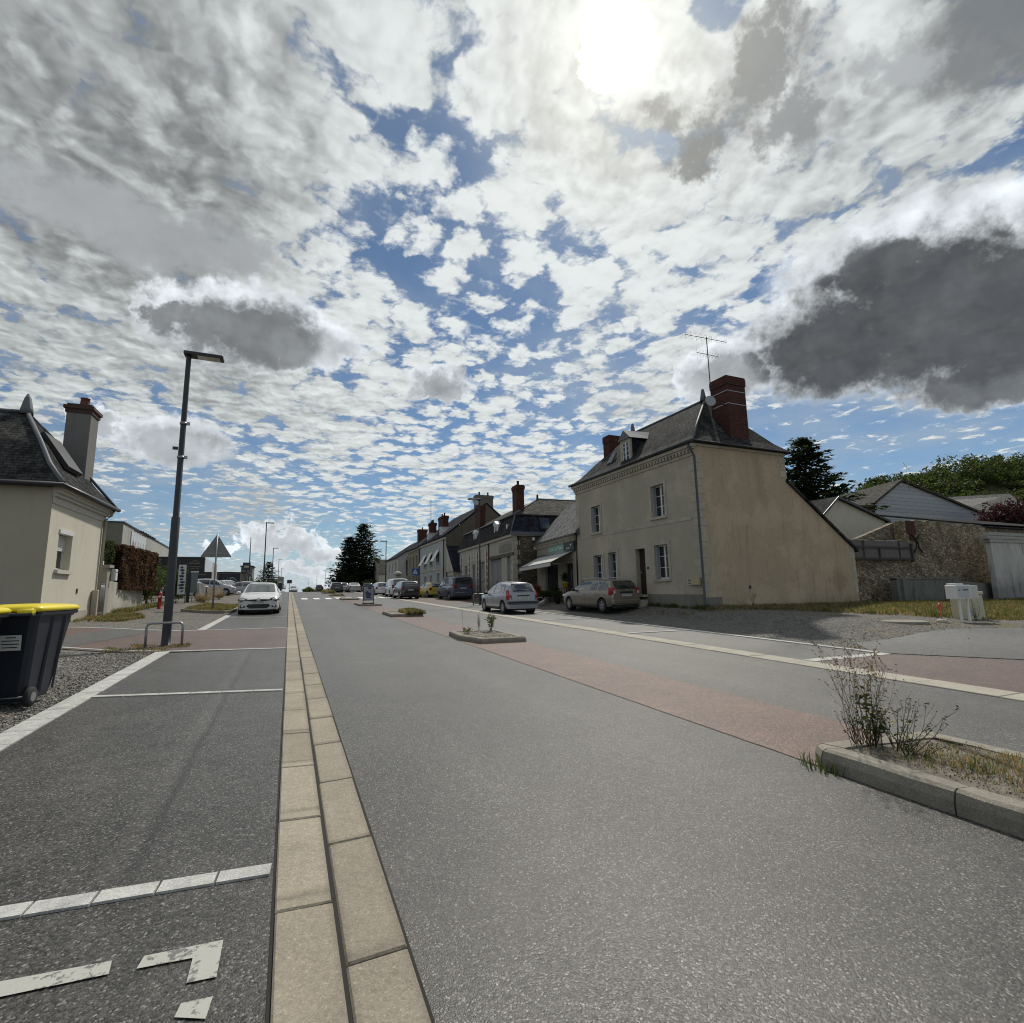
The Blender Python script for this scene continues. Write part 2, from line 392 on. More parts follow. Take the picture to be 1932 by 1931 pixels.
def mat_slate(name, c1=(0.022, 0.024, 0.027), c2=(0.062, 0.061, 0.057), lichen=0.3, row=0.13):
    def f(t, setp):
        wv, a, z = wallvec(t)
        v = t.comb(a, z*1.35, 0.0)
        bc, bf = t.brick(v, (0, 0, 0), (1, 1, 1), (0.3,)*3, 1.0, 0.24, row, 0.012)
        br, _, _ = t.sep(bc)
        n = t.noise(t.obj(), 0.9, 5, 0.65); n2 = t.noise(t.obj(), 7.0, 5, 0.7)
        c = t.mix(br*0.6 + (n2-0.5)*0.6, c1, c2)
        n3 = t.noise(t.vmul(t.obj(), (1, 1, .35)), 3.0, 6, 0.75)
        c = t.vmul(c, t.comb(*(t.ss(n3, 0.3, 0.7)*1.1+0.45,)*3))
        c = t.mix(t.ss(n*.5 + n3*.5 + (n2-0.5)*0.9, 0.48, 0.60)*lichen, c, (0.15, 0.14, 0.115))
        c = t.mix(bf*0.75, c, (0.018, 0.018, 0.02))
        step = (z*1.35/row).mod(1.0)
        setp(c, 0.95, t.bump((1.0-step)*0.8 + bf*-0.7 + n2*0.5, 0.02, 0.9), spec=0.06)
    return mat(name, f)

def mat_brick(name, c1=(0.105, 0.030, 0.020), c2=(0.05, 0.018, 0.014), cm=(0.07, 0.056, 0.048)):
    def f(t, setp):
        wv, a, z = wallvec(t)
        bc, bf = t.brick(wv, c1, c2, cm, 1.0, 0.22, 0.07, 0.008)
        n = t.noise(t.obj(), 3.0, 5, 0.6)
        c = t.mix(t.ss(n, 0.5, 0.75)*0.6, bc, (0.05, 0.035, 0.03))
        setp(c, 0.85, t.bump(bf*-1.0 + n*0.4, 0.01, 0.8), spec=0.2)
    return mat(name, f)

def mat_rubble(name, c1=(0.20, 0.17, 0.125), c2=(0.34, 0.30, 0.235), moss=0.3, scale=4.2):
    def f(t, setp):
        wv, a, z = wallvec(t)
        wn = t.noise(wv, 5.0, 4, 0.6, col=True)
        v = t.vadd(t.vmul(wv, (1.0, 1.75, 1)), t.vmul(wn, (0.18, 0.18, 0)))
        vc = t.voro(v, scale, out='Color'); r, g, b = t.sep(vc)
        e = t.voro(v, scale, feature='DISTANCE_TO_EDGE')
        n = t.noise(t.obj(), 0.7, 5, 0.65); n2 = t.noise(t.obj(), 18.0, 5, 0.65)
        c = t.mix(r, c1, c2); c = t.mix(g.gt(0.8)*0.6, c, (0.20, 0.11, 0.07))
        k = 0.75 + n2*0.5
        c = t.vmul(c, t.comb(k, k, k))
        c = t.mix(t.ss(e, 0.07, 0.0)*0.8, c, (0.085, 0.07, 0.052))
        c = t.mix(t.ss(n + (n2-0.5)*0.4, 0.47, 0.62)*moss, c, (0.05, 0.05, 0.035))
        setp(c, 0.92, t.bump(t.ss(e, 0.0, 0.14) + n2*0.5, 0.04, 1.0), spec=0.15)
    return mat(name, f)

def mat_boards(name, c, w=0.15, vert=True, dark=0.5):
    def f(t, setp):
        wv, a, z = wallvec(t)
        q = a if vert else z
        s = (q/w).mod(1.0); gap = t.ss((s-0.5).abs(), 0.455, 0.49)
        idn = t.noise(t.comb((q/w).floor()*3.7, 0, 0), 1.0, 1)
        n = t.noise(t.comb(a*(8 if vert else 1), z*(1 if vert else 8), 0), 1.6, 5, 0.65)
        k = 0.7 + (idn-0.5)*0.7 + (n-0.5)*0.9 + 0.3
        cc = t.vmul(t.comb(k, k, k), c)
        cc = t.mix(gap*0.9, cc, tuple(q_*0.15 for q_ in c))
        setp(cc, 0.8, t.bump(gap*-1.0 + n*0.2, 0.01, 0.8), spec=0.2)
    return mat(name, f)

def mat_paint(name, c, rough=0.28, metal=0.0, dirt=0.2):
    def f(t, setp):
        o = t.obj(); n = t.noise(o, 2.2, 5, 0.6); x, y, z = t.sep(o)
        k = 1.0 + (n-0.5)*0.12
        cc = t.vmul(t.comb(k, k, k), c)
        cc = t.mix(t.ss(z + (n-0.5)*0.3, 0.55, 0.15)*dirt, cc, (0.10, 0.09, 0.075))
        setp(cc, rough, metal=metal, coat=0.8)
    return mat(name, f)

def mat_foliage(name, c1, c2, c3=None, scale=1.2):
    def f(t, setp):
        p = t.pos(); n = t.noise(p, scale, 4, 0.6); n2 = t.noise(p, scale*9, 3, 0.6)
        c = t.mix(t.ss(n*0.6 + n2*0.4, 0.38, 0.62), c1, c2)
        if c3: c = t.mix(t.ss(n2*0.5 + n*0.5, 0.56, 0.66)*0.8, c, c3)
        setp(c, 0.65, spec=0.25)
        tr = t.new('ShaderNodeBsdfTranslucent'); t.put(tr.inputs[0], t.vmul(c, (1.5, 1.5, 1.1)))
        ms = t.new('ShaderNodeMixShader'); ms.inputs[0].default_value = 0.42
        out = [n for n in t.t.nodes if n.type == 'OUTPUT_MATERIAL'][0]; pb = [n for n in t.t.nodes if n.type == 'BSDF_PRINCIPLED'][0]
        t.t.links.new(pb.outputs[0], ms.inputs[1]); t.t.links.new(tr.outputs[0], ms.inputs[2]); t.t.links.new(ms.outputs[0], out.inputs[0])
    return mat(name, f)

M_ASPH = mat_asphalt("asphalt_road", 0.066, (1.06, 1.0, 0.90), tracks=True)
M_ASPH2 = mat_asphalt("asphalt_parking", 0.058, (1.06, 1.0, 0.90), grain=110.0, seam=True, worn=0.5)
M_ASPH3 = mat_asphalt("asphalt_side", 0.070, (1.02, 1.0, 0.94), grain=110.0, worn=0.5)
M_RED = mat_asphalt("red_asphalt", 0.082, (1.52, 0.84, 0.60), grain=120.0, worn=0.3)
M_REDD = mat_asphalt("red_asphalt_dull", 0.072, (1.46, 0.84, 0.62), grain=120.0, worn=0.5)
M_GRAVEL = mat_gravel("gravel_ground")
M_KERB = mat_concrete("kerb_stone", (0.285, 0.25, 0.195), grain=1, stain=0.5, scale=2.2, slab=(2.86, 0.985))
M_KERB2 = mat_concrete("pale_kerb_stone", (0.36, 0.335, 0.275), grain=1, stain=0.4, scale=2.2)
M_ISL = mat_concrete("island_kerb_concrete", (0.245, 0.225, 0.185), grain=1, stain=0.7, scale=4.0, bumpd=0.006)
M_WSTONE = mat_concrete("white_line_stone", (0.43, 0.43, 0.405), grain=1, stain=0.8, scale=7.0)
M_DARKJ = plain("joint_dirt", (0.022, 0.020, 0.016), 0.95)
def _paintmark(t, setp):
    p = t.pos(); n = t.noise(p, 26.0, 5, 0.7); n2 = t.noise(p, 5.0, 4, 0.6); v = t.voro(p, 90.0, out='Color'); r, g, b = t.sep(v)
    wear = t.ss(n + (n2-0.5)*0.7 + (r-0.5)*0.12, 0.56, 0.64)
    setp(t.mix(wear*0.85, (0.40, 0.40, 0.36), (0.10, 0.10, 0.095)), 0.7, t.bump(n, 0.003, .6))
M_MARK = mat("road_marking_paint", _paintmark)
M_WHITE = plain("white_paint", (0.72, 0.72, 0.70), 0.5, var=0.08)
M_SOIL = mat_concrete("island_soil", (0.20, 0.175, 0.14), grain=1, stain=1.2, scale=9.0, bumpd=0.02)
def _glass(t, setp):
    n = t.noise(t.obj(), 1.5, 2)
    setp(t.mix(n, (0.010, 0.013, 0.016), (0.03, 0.035, 0.04)), 0.06, spec=0.9)
M_GLASS = mat("window_glass", _glass)
def _cglass(t, setp): setp((0.012, 0.018, 0.018), 0.05, spec=1.0, coat=1.0)
M_CGLASS = mat("car_glass", _cglass)
M_TYRE = plain("tyre_rubber", (0.018, 0.018, 0.019), 0.85)
M_BLACK = plain("black_plastic", (0.02, 0.021, 0.023), 0.5)
M_ALLOY = plain("alloy_metal", (0.42, 0.42, 0.43), 0.35, 0.9)
M_REDL = plain("red_lamp_plastic", (0.30, 0.005, 0.008), 0.25, coat=.3, var=.05)
M_CLEARL = plain("clear_lamp_plastic", (0.62, 0.64, 0.66), 0.12, 0.3, coat=1.0, var=.05)
M_PLATE = plain("plate_white", (0.62, 0.62, 0.60), 0.4, var=.05)
M_INK = plain("dark_lettering", (0.03, 0.03, 0.035), 0.5)
M_DARKMET = plain("dark_grey_steel", (0.035, 0.038, 0.042), 0.45, 0.3)
M_GALV = plain("galvanised_steel", (0.30, 0.31, 0.32), 0.4, 0.7)
M_ZINC = plain("zinc_sheet", (0.13, 0.14, 0.155), 0.65, 0.2)
M_SLATE = mat_slate("weathered_slate")
M_SLATE2 = mat_slate("dark_new_slate", (0.02, 0.024, 0.034), (0.045, 0.05, 0.065), 0.05)
M_SLATE3 = mat_slate("lichen_slate", (0.045, 0.045, 0.041), (0.10, 0.096, 0.085), 0.7)
M_BRICK = mat_brick("old_red_brick")
M_RUBBLE = mat_rubble("rubble_stone")
M_LIME = mat_concrete("cut_limestone", (0.42, 0.385, 0.31), stain=0.6, scale=2.0)
M_WOODD = mat_boards("dark_door_wood", (0.045, 0.03, 0.022), 0.12)
M_PVC = plain("white_window_frame", (0.66, 0.66, 0.64), 0.4, var=.06)
M_SHUT = plain("grey_painted_shutter", (0.36, 0.38, 0.41), 0.55, var=.12)

# ================================================================ mesh builder
class MB:
    def __init__(s): s.v = []; s.f = []; s.m = []; s.sm = []
    def add(s, vs, fs, mi=0, smooth=False):
        o = len(s.v); s.v += [tuple(p) for p in vs]
        for f in fs: s.f.append(tuple(o+i for i in f)); s.m.append(mi); s.sm.append(smooth)
        return s
    def quad(s, a, b, c, d, mi=0): return s.add([a, b, c, d], [(0, 1, 2, 3)], mi)
    def poly(s, pts, mi=0): return s.add(pts, [tuple(range(len(pts)))], mi)
    def box(s, x0, x1, y0, y1, z0, z1, mi=0, M=None):
        vs = [(x, y, z) for z in (z0, z1) for y in (y0, y1) for x in (x0, x1)]
        if M: vs = [M @ Vector(p) for p in vs]
        return s.add(vs, [(0, 2, 3, 1), (4, 5, 7, 6), (0, 1, 5, 4), (2, 6, 7, 3), (0, 4, 6, 2), (1, 3, 7, 5)], mi)
    def cbox(s, x0, x1, y0, y1, z0, z1, c=0.01, mi=0, M=None):
        """box with its vertical and top edges chamfered"""
        def ring(i, z): return [(x0+i, y0+c, z), (x0+c, y0+i, z), (x1-c, y0+i, z), (x1-i, y0+c, z), (x1-i, y1-c, z), (x1-c, y1-i, z), (x0+c, y1-i, z), (x0+i, y1-c, z)]
        rs = [ring(0, z0), ring(0, z1-c), ring(c*0.9, z1)]
        return s.loft(rs, mi, M=M)
    def loft(s, rings, mi=0, cap=True, closed=True, smooth=False, M=None):
        n = len(rings[0]); vs = [p for r in rings for p in r]
        if M: vs = [M @ Vector(p) for p in vs]
        fs = []
        for i in range(len(rings)-1):
            for j in range(n if closed else n-1):
                a = i*n+j; b = i*n+(j+1) % n
                fs.append((a, b, b+n, a+n))
        s.add(vs, fs, mi, smooth)
        if cap and closed:
            o = len(s.v)-len(vs)
            s.f.append(tuple(o+k for k in reversed(range(n)))); s.m.append(mi); s.sm.append(False)
            s.f.append(tuple(o+(len(rings)-1)*n+k for k in range(n))); s.m.append(mi); s.sm.append(False)
        return s
    def prism(s, pts, z0, z1, mi=0):
        """polygon of (x, y) raised from z0 to z1"""
        return s.loft([[(x, y, z0) for x, y in pts], [(x, y, z1) for x, y in pts]], mi)
    def tube(s, pts, r, n=8, mi=0, smooth=True, cap=True):
        pts = [Vector(p) for p in pts]; rings = []
        for i, p in enumerate(pts):
            d = (pts[min(i+1, len(pts)-1)] - pts[max(i-1, 0)]).normalized()
            a = d.cross(Vector((0, 0, 1)) if abs(d.z) < .9 else Vector((1, 0, 0))).normalized(); b = d.cross(a)
            rr = r[i] if hasattr(r, '__len__') else r
            rings.append([p + (a*math.cos(2*math.pi*k/n) + b*math.sin(2*math.pi*k/n))*rr for k in range(n)])
        return s.loft(rings, mi, cap=cap, smooth=smooth)
    def lathe(s, prof, n=16, mi=0, c=(0, 0, 0), smooth=True):
        rings = [[(c[0]+r*math.cos(2*math.pi*k/n), c[1]+r*math.sin(2*math.pi*k/n), c[2]+z) for k in range(n)] for r, z in prof]
        return s.loft(rings, mi, smooth=smooth)
    def sphere(s, c, r, n=8, m=6, mi=0, jit=0.0):
        prof = [(max(1e-3, math.sin(math.pi*i/m)), -math.cos(math.pi*i/m)) for i in range(m+1)]
        rs = r if hasattr(r, '__len__') else (r, r, r)
        rings = []
        for rr, zz in prof:
            ring = []
            for k in range(n):
                j = 1 + (rnd.random()-.5)*jit
                ring.append((c[0]+rs[0]*rr*math.cos(2*math.pi*k/n)*j, c[1]+rs[1]*rr*math.sin(2*math.pi*k/n)*j, c[2]+rs[2]*zz*j))
            rings.append(ring)
        return s.loft(rings, mi, smooth=True)
    def build(s, name, mats, parent=None, recalc=True, loc=None):
        me = bpy.data.meshes.new(name); me.from_pydata(s.v, [], s.f)
        for m in (mats if isinstance(mats, (list, tuple)) else [mats]): me.materials.append(m)
        me.polygons.foreach_set('material_index', s.m); me.polygons.foreach_set('use_smooth', s.sm)
        if recalc:
            bm = bmesh.new(); bm.from_mesh(me); bmesh.ops.recalc_face_normals(bm, faces=bm.faces); bm.to_mesh(me); bm.free()
        me.update()
        o = bpy.data.objects.new(name, me); COL.objects.link(o)
        if parent: o.parent = parent
        if loc: o.location = loc
        return o

def tag(o, label=None, cat=None, group=None, kind=None):
    if label: o['label'] = label
    if cat: o['category'] = cat
    if group: o['group'] = group
    if kind: o['kind'] = kind
    return o
def thing(name, label, cat, loc=(0, 0, 0), rz=0.0, group=None):
    o = bpy.data.objects.new(name, None); COL.objects.link(o); o.empty_display_size = 0.2
    o.location = loc; o.rotation_euler = (0, 0, rz); return tag(o, label, cat, group)
def struct(name, mb, m, **k):
    return tag(mb.build(name, m, recalc=k.get('recalc', False)), kind='structure')
def children(o): return [c for c in bpy.data.objects if c.parent == o]
def dup(o, loc=None, rz=None, label=None, parent=None, group=None):
    c = o.copy(); COL.objects.link(c)
    if parent: c.parent = parent
    if loc is not None: c.location = loc
    if rz is not None: c.rotation_euler = (0, 0, rz)
    if label: c['label'] = label
    if group: c['group'] = group
    for ch in children(o): dup(ch, parent=c)
    return c
def text(name, s, size, m, parent, loc, rot, depth=0.004, align='CENTER', spacing=1.0, sx=1.0):
    cu = bpy.data.curves.new(name, 'FONT'); cu.body = s; cu.size = size; cu.extrude = depth
    cu.align_x = align; cu.align_y = 'CENTER'; cu.space_character = spacing
    o = bpy.data.objects.new(name, cu); COL.objects.link(o)
    dg = bpy.context.evaluated_depsgraph_get()
    me = bpy.data.meshes.new_from_object(o.evaluated_get(dg))
    bpy.data.objects.remove(o); me.materials.clear(); me.materials.append(m)
    t = bpy.data.objects.new(name, me); COL.objects.link(t); t.parent = parent
    t.location = loc; t.rotation_euler = rot; t.scale = (sx, 1, 1); return t

# a sheet that follows the ground: polygon test on a grid, or straight strips
def strip(mb, xs, ys, off, mi=0):
    """grid sheet between listed x and y lines, lying off above the ground"""
    o = len(mb.v)
    for y in ys:
        for x in xs: mb.v.append((x, y, gz(x, y)+off))
    n = len(xs)
    for j in range(len(ys)-1):
        for i in range(n-1):
            a = o+j*n+i; mb.f.append((a, a+1, a+n+1, a+n)); mb.m.append(mi); mb.sm.append(True)
def lin(a, b, step):
    n = max(1, int(math.ceil(abs(b-a)/step))); return [a+(b-a)*i/n for i in range(n+1)]
def sheet_poly(mb, pts, off, mi=0, step=0.5):
    """a polygon cut into a fan of ground-following cells (clipped grid)"""
    xs = [p[0] for p in pts]; ys = [p[1] for p in pts]
    def clip(poly, ax, v, keep):
        out = []
        for i in range(len(poly)):
            a, b = poly[i], poly[(i+1) % len(poly)]
            ia = (a[ax] >= v) == keep; ib = (b[ax] >= v) == keep
            if ia: out.append(a)
            if ia != ib:
                t = (v-a[ax])/(b[ax]-a[ax]); out.append(tuple(a[k]+(b[k]-a[k])*t for k in (0, 1)))
        return out
    gx = math.floor(min(xs)/step)*step
    while gx < max(xs):
        col = clip(clip(pts, 0, gx, True), 0, gx+step, False)
        gy = math.floor(min(ys)/step)*step
        while gy < max(ys) and len(col) > 2:
            c = clip(clip(col, 1, gy, True), 1, gy+step, False)
            if len(c) > 2: mb.add([(x, y, gz(x, y)+off) for x, y in c], [tuple(range(len(c)))], mi)
            gy += step
        gx += step

# ================================================================ the ground
g = MB()
gx = lin(-400, -60, 40) + lin(-60, -14, 4)[1:] + lin(-14, -7, 1)[1:] + lin(-7, -2, .25)[1:] + lin(-2, 13, 1.0)[1:] + lin(13, 17, .25)[1:] + lin(17, 46, 2)[1:] + lin(46, 600, 60)[1:]
gy = lin(-40, -6, 6) + lin(-6, 60, 1.0)[1:] + lin(60, 140, 2.5)[1:] + lin(140, 900, 60)[1:]
strip(g, gx, gy, 0.0)
struct("ground", g, M_GRAVEL)
Y0, Y1 = -8.0, 150.0
YS = lin(Y0, Y1, 2.0)
r = MB(); strip(r, lin(0.49, 8.52, 2.0), YS, 0.012); struct("road", r, M_ASPH)
# ragged edge of the running surface against the gutter stones
# parking lanes
p = MB()
strip(p, [-2.40, -1.2, 0.0], lin(-8, 13.0, 1.0), 0.010); strip(p, [-2.42, -1.2, 0.0], lin(18.6, 120, 1.5), 0.010)
struct("parking_lane", p, M_ASPH2)
p = MB()
strip(p, [9.08, 10.3, 11.5], lin(6.95, 34.0, 1.0), 0.010); strip(p, [9.08, 10.3, 11.5], lin(47, 125, 1.5), 0.010)
struct("parking_lane", p, M_ASPH3)
# red asphalt: crossings over the parking lanes, and the middle strip of the road
p = MB()
sheet_poly(p, [(0.0, 13.0), (0.0, 18.58), (-5.9, 18.7), (-6.6, 16.0), (-6.2, 14.4), (-2.4, 13.2)], 0.014)
sheet_poly(p, [(9.08, 34.0), (9.08, 47.0), (13.2, 47.0), (14.6, 40.5), (11.6, 34.0)], 0.014)
sheet_poly(p, [(9.08, -2), (9.08, 6.93), (11.35, 6.93), (14.0, 4.2), (17.0, 1.0), (17.0, -2)], 0.014)
struct("red_pavement", p, M_REDD)
p = MB(); yy_ = lin(Y0, 14, .12) + lin(14, Y1, 2.0)[1:]
for q_, y in enumerate(yy_):                       # ragged rolled edges
    jl = mnoise.noise(Vector((y*2.1, 0, 0)))*.018 + mnoise.noise(Vector((y*9, 4, 0)))*.010; jr = mnoise.noise(Vector((y*2.1, 9, 0)))*.018 + mnoise.noise(Vector((y*9, 7, 0)))*.010
    for x in (4.02+jl, 4.75, 5.48+jr): p.v.append((x, y, gz(x, y)+.018))
for q_ in range(len(yy_)-1):
    for i in (0, 1): a = q_*3+i; p.f.append((a, a+1, a+4, a+3)); p.m.append(0); p.sm.append(True)
struct("median_strip", p, M_RED)
p = MB()
sheet_poly(p, [(-4.6, 18.68), (-3.5, 18.68), (-4.3, 14.1), (-5.4, 14.2)], 0.019)
sheet_poly(p, [(11.5, 7.2), (13.0, 8.6), (17.0, 7.9), (30.0, 5.0), (30.0, -2), (17.2, -2), (17.2, 1.1), (14.1, 4.35)], 0.012)
struct("asphalt_patch", p, M_ASPH3)
p = MB(); sheet_poly(p, [(17.0, 5.6), (20, 5.6), (30, 2.5), (30, 0.0), (17.2, 2.9)], 0.020); struct("red_pavement", p, M_REDD)

# gutter stones: two rows on the left of the road, one on the right
def slabrow(mb, x0, x1, ya, yb, length, off, top, dz=0.0, gap=0.010, tilt=0.0, c=0.008):
    y = ya
    while y < yb:
        L = length*(1+(rnd.random()-.5)*0.06); e = min(y+L, yb)
        j = (rnd.random()-.5)*0.006; jx = (rnd.random()-.5)*0.006
        rings = []
        for (ix, iz) in ((0, -0.05), (0, top-c), (c, top)):
            rings.append([(x0+ix+jx, y+gap/2+ix, 0), (x1-ix+jx, y+gap/2+ix, 0), (x1-ix+jx, e-gap/2-ix, 0), (x0+ix+jx, e-gap/2-ix, 0)])
            rings[-1] = [(a, b, gz(a, b)+iz+off+j+tilt*(a-x0)) for a, b, _ in rings[-1]]
        mb.loft(rings, 0)
        y = e
k = MB()
slabrow(k, 0.004, 0.250, 2.86-11*0.985, 110, 0.985, 0, 0.030, tilt=-0.04, gap=0.014)
slabrow(k, 0.266, 0.505, 2.34-11*0.985, 110, 0.985, 0, 0.020, tilt=0.03, gap=0.014)
struct("kerb_stones", k, M_KERB)
k = MB(); slabrow(k, 8.53, 9.08, -6, 125, 0.985, 0, 0.026, gap=.008); struct("kerb_stones", k, M_KERB2)
k = MB(); strip(k, [-0.012, 0.52], YS, 0.013); strip(k, [8.51, 9.09], YS, 0.013); struct("kerb_bedding", k, M_DARKJ)

# white stone lines round the parking bays
def stoneline(mb, a, b, wdt, L=0.5, top=0.022, gap=0.006, far=False):
    a = Vector(a); b = Vector(b); d = (b-a); n = max(1, round(d.length/L)); u = d.normalized(); q = Vector((-u.y, u.x))*wdt/2
    for i in range(n):
        s = a + d*(i/n) + u*gap; e = a + d*((i+1)/n) - u*gap
        jj = (rnd.random()-.5)*0.012
        c = [s+q, s-q, e-q, e+q]; c = [(p.x - q.x*jj*4, p.y + jj*.5) for p in c]
        mb.loft([[(x, y, gz(x, y)-0.02) for x, y in c], [(x, y, gz(x, y)+top) for x, y in c]], 0)
k = MB()
stoneline(k, (-0.02, 3.17), (-2.3, 3.36), 0.105, 0.26)
stoneline(k, (-0.02, 8.03), (-2.3, 8.55), 0.10, 0.42)
stoneline(k, (-0.02, 12.95), (-2.35, 13.35), 0.12, 0.5)
stoneline(k, (-0.02, 18.62), (-6.0, 18.72), 0.12, 0.5)
stoneline(k, (-2.42, -2), (-2.42, 13.3), 0.26, 0.5)
stoneline(k, (-2.46, 18.8), (-2.43, 26.6), 0.24, 0.5)
stoneline(k, (-2.5, 13.5), (-6.4, 14.6), 0.10, 0.5)
for yy in (24.4, 29.8, 35.2, 40.5): stoneline(k, (-0.02, yy), (-2.35, yy), 0.10, 0.5)
stoneline(k, (9.12, 6.95), (11.55, 6.98), 0.25, 0.5)
stoneline(k, (11.5, 7.1), (11.5, 34.0), 0.20, 0.5, top=.03)
for yy in (12.6, 18.2, 23.6, 29.0): stoneline(k, (9.12, yy), (11.45, yy+.1), 0.14, 0.5, top=.03)
stoneline(k, (9.12, 34.0), (11.6, 34.0), 0.10, 0.5)
struct("white_stone_line", k, M_WSTONE)

# painted marks
k = MB()
def flat(pts, off=0.016):
    k.add([(x, y, gz(x, y)+off) for x, y in pts], [tuple(range(len(pts)))], 0)
flat([(-0.48, 2.62), (-0.29, 2.60), (-0.29, 2.46), (-0.19, 2.45), (-0.19, 2.67), (-0.47, 2.69)])
flat([(-0.30, 2.30), (-0.20, 2.25), (-0.19, 2.35), (-0.29, 2.36)])
flat([(-0.30, 2.05), (-0.20, 2.05), (-0.20, 2.17), (-0.30, 2.2)])
flat([(-1.15, 2.67), (-0.57, 2.63), (-0.58, 2.71), (-1.15, 2.77)])
struct("parking_bay_marks", k, M_MARK)
k = MB()
for x0, x1 in ((1.05, 1.55), (2.05, 2.55), (3.05, 3.55)): strip(k, [x0, x1], lin(47.6, 51.2, 1.2), 0.022)
for x0, x1 in ((3.95, 4.6), (5.0, 5.6), (6.05, 6.6), (7.0, 7.55), (7.95, 8.4)): strip(k, [x0, x1], lin(48.4, 52.2, 1.2), 0.026)
struct("zebra_crossing", k, M_WHITE)

# loose stones on the left verge and in the gutter
def stones(region, n, smin, smax, mi_n=3):
    mb = MB()
    for _ in range(n):
        x, y = region()
        s = rnd.uniform(smin, smax)*(0.6+0.4*rnd.random()); z = gz(x, y)+s*0.2
        vs = []
        for (a, b, c) in ((1, 0, 0), (-1, 0, 0), (0, 1, 0), (0, -1, 0), (0, 0, .7), (0, 0, -.7)):
            j = rnd.uniform(.6, 1.2); vs.append(Vector((a, b, c))*s*j)
        rot = Matrix.Rotation(rnd.random()*6.28, 3, 'Z') @ Matrix.Rotation(rnd.random()*1.2, 3, 'X')
        vs = [rot @ q + Vector((x, y, z)) for q in vs]
        mb.add(vs, [(0, 2, 4), (2, 1, 4), (1, 3, 4), (3, 0, 4), (2, 0, 5), (1, 2, 5), (3, 1, 5), (0, 3, 5)], rnd.randrange(mi_n))
    return mb
GR = [plain("stone_grey", (0.15, 0.155, 0.15), 0.8), plain("stone_pale", (0.33, 0.31, 0.27), 0.8), plain("stone_brown", (0.13, 0.105, 0.08), 0.85)]
def reg_left():
    y = 5.0 + 8.4*rnd.random()**1.5
    return (-2.55 - 4.5*rnd.random()**1.2, y)
tag(stones(reg_left, 22000, .010, .030).build("gravel", GR, recalc=False), kind='stuff', label='loose grey gravel on the verge under the bins', cat='gravel')
def reg_right():
    x = rnd.uniform(11.6, 17.5); return (x, rnd.uniform(6.6, 19)) if rnd.random() < .8 else (rnd.uniform(15, 20), rnd.uniform(3.5, 10))
def reg_edge():
    y = 1.6 + 12*rnd.random()**1.6; k_ = rnd.random()
    return ((.512+abs(rnd.gauss(0, .012)) if k_ < .5 else (.258+rnd.gauss(0, .004) if k_ < .8 else -.006-abs(rnd.gauss(0, .012)))), y)
tag(stones(reg_edge, 9000, .0025, .0065).build("grit", [plain("grit_black", (0.02, 0.02, 0.02), .9), plain("grit_pale", (0.22, 0.20, 0.17), .9), plain("grit_brown", (0.05, 0.04, 0.03), .9)], recalc=False), kind='stuff', label='dark grit gathered along the gutter stones', cat='grit')
def reg_road(): return (rnd.uniform(-2.3, 4.0), 1.6 + 10*rnd.random()**1.5)
tag(stones(reg_road, 500, .004, .011).build("grit", GR, recalc=False), kind='stuff', label='scattered chippings on the asphalt', cat='grit')
tag(stones(reg_right, 6000, .010, .028).build("gravel", GR, recalc=False), kind='stuff', label='loose gravel in front of the beige house', cat='gravel')

# ================================================================ building helpers
def wall_holes(mb, O, du, dn, L, z0, z1, holes, depth=0.25, mi=0, thick=None):
    """upright wall from O along du, inward normal dn, with rectangular openings (u0, u1, z0, z1) and their reveals"""
    O = Vector(O); du = Vector(du); dn = Vector(dn); Z = Vector((0, 0, 1))
    us = sorted(set([0, L] + [h[0] for h in holes] + [h[1] for h in holes]))
    zs = sorted(set([z0, z1] + [h[2] for h in holes] + [h[3] for h in holes]))
    P = lambda u, z, n=0: O + du*u + dn*n + Z*z
    for i in range(len(us)-1):
        for j in range(len(zs)-1):
            cu, cz = (us[i]+us[i+1])/2, (zs[j]+zs[j+1])/2
            if any(h[0] < cu < h[1] and h[2] < cz < h[3] for h in holes): continue
            mb.quad(P(us[i], zs[j]), P(us[i+1], zs[j]), P(us[i+1], zs[j+1]), P(us[i], zs[j+1]), mi)
    for (a, b, c, d) in holes:
        mb.quad(P(a, c), P(a, d), P(a, d, depth), P(a, c, depth), mi); mb.quad(P(b, c), P(b, d), P(b, d, depth), P(b, c, depth), mi)
        mb.quad(P(a, c), P(b, c), P(b, c, depth), P(a, c, depth), mi); mb.quad(P(a, d), P(b, d), P(b, d, depth), P(a, d, depth), mi)
def fbox(mb, F, u0, u1, n0, n1, z0, z1, mi=0):
    """box in wall coordinates F = (O, du, dn)"""
    O, du, dn = [Vector(q) for q in F]
    vs = [O + du*u + dn*n + Vector((0, 0, z)) for z in (z0, z1) for n in (n0, n1) for u in (u0, u1)]
    mb.add(vs, [(0, 2, 3, 1), (4, 5, 7, 6), (0, 1, 5, 4), (2, 6, 7, 3), (0, 4, 6, 2), (1, 3, 7, 5)], mi)
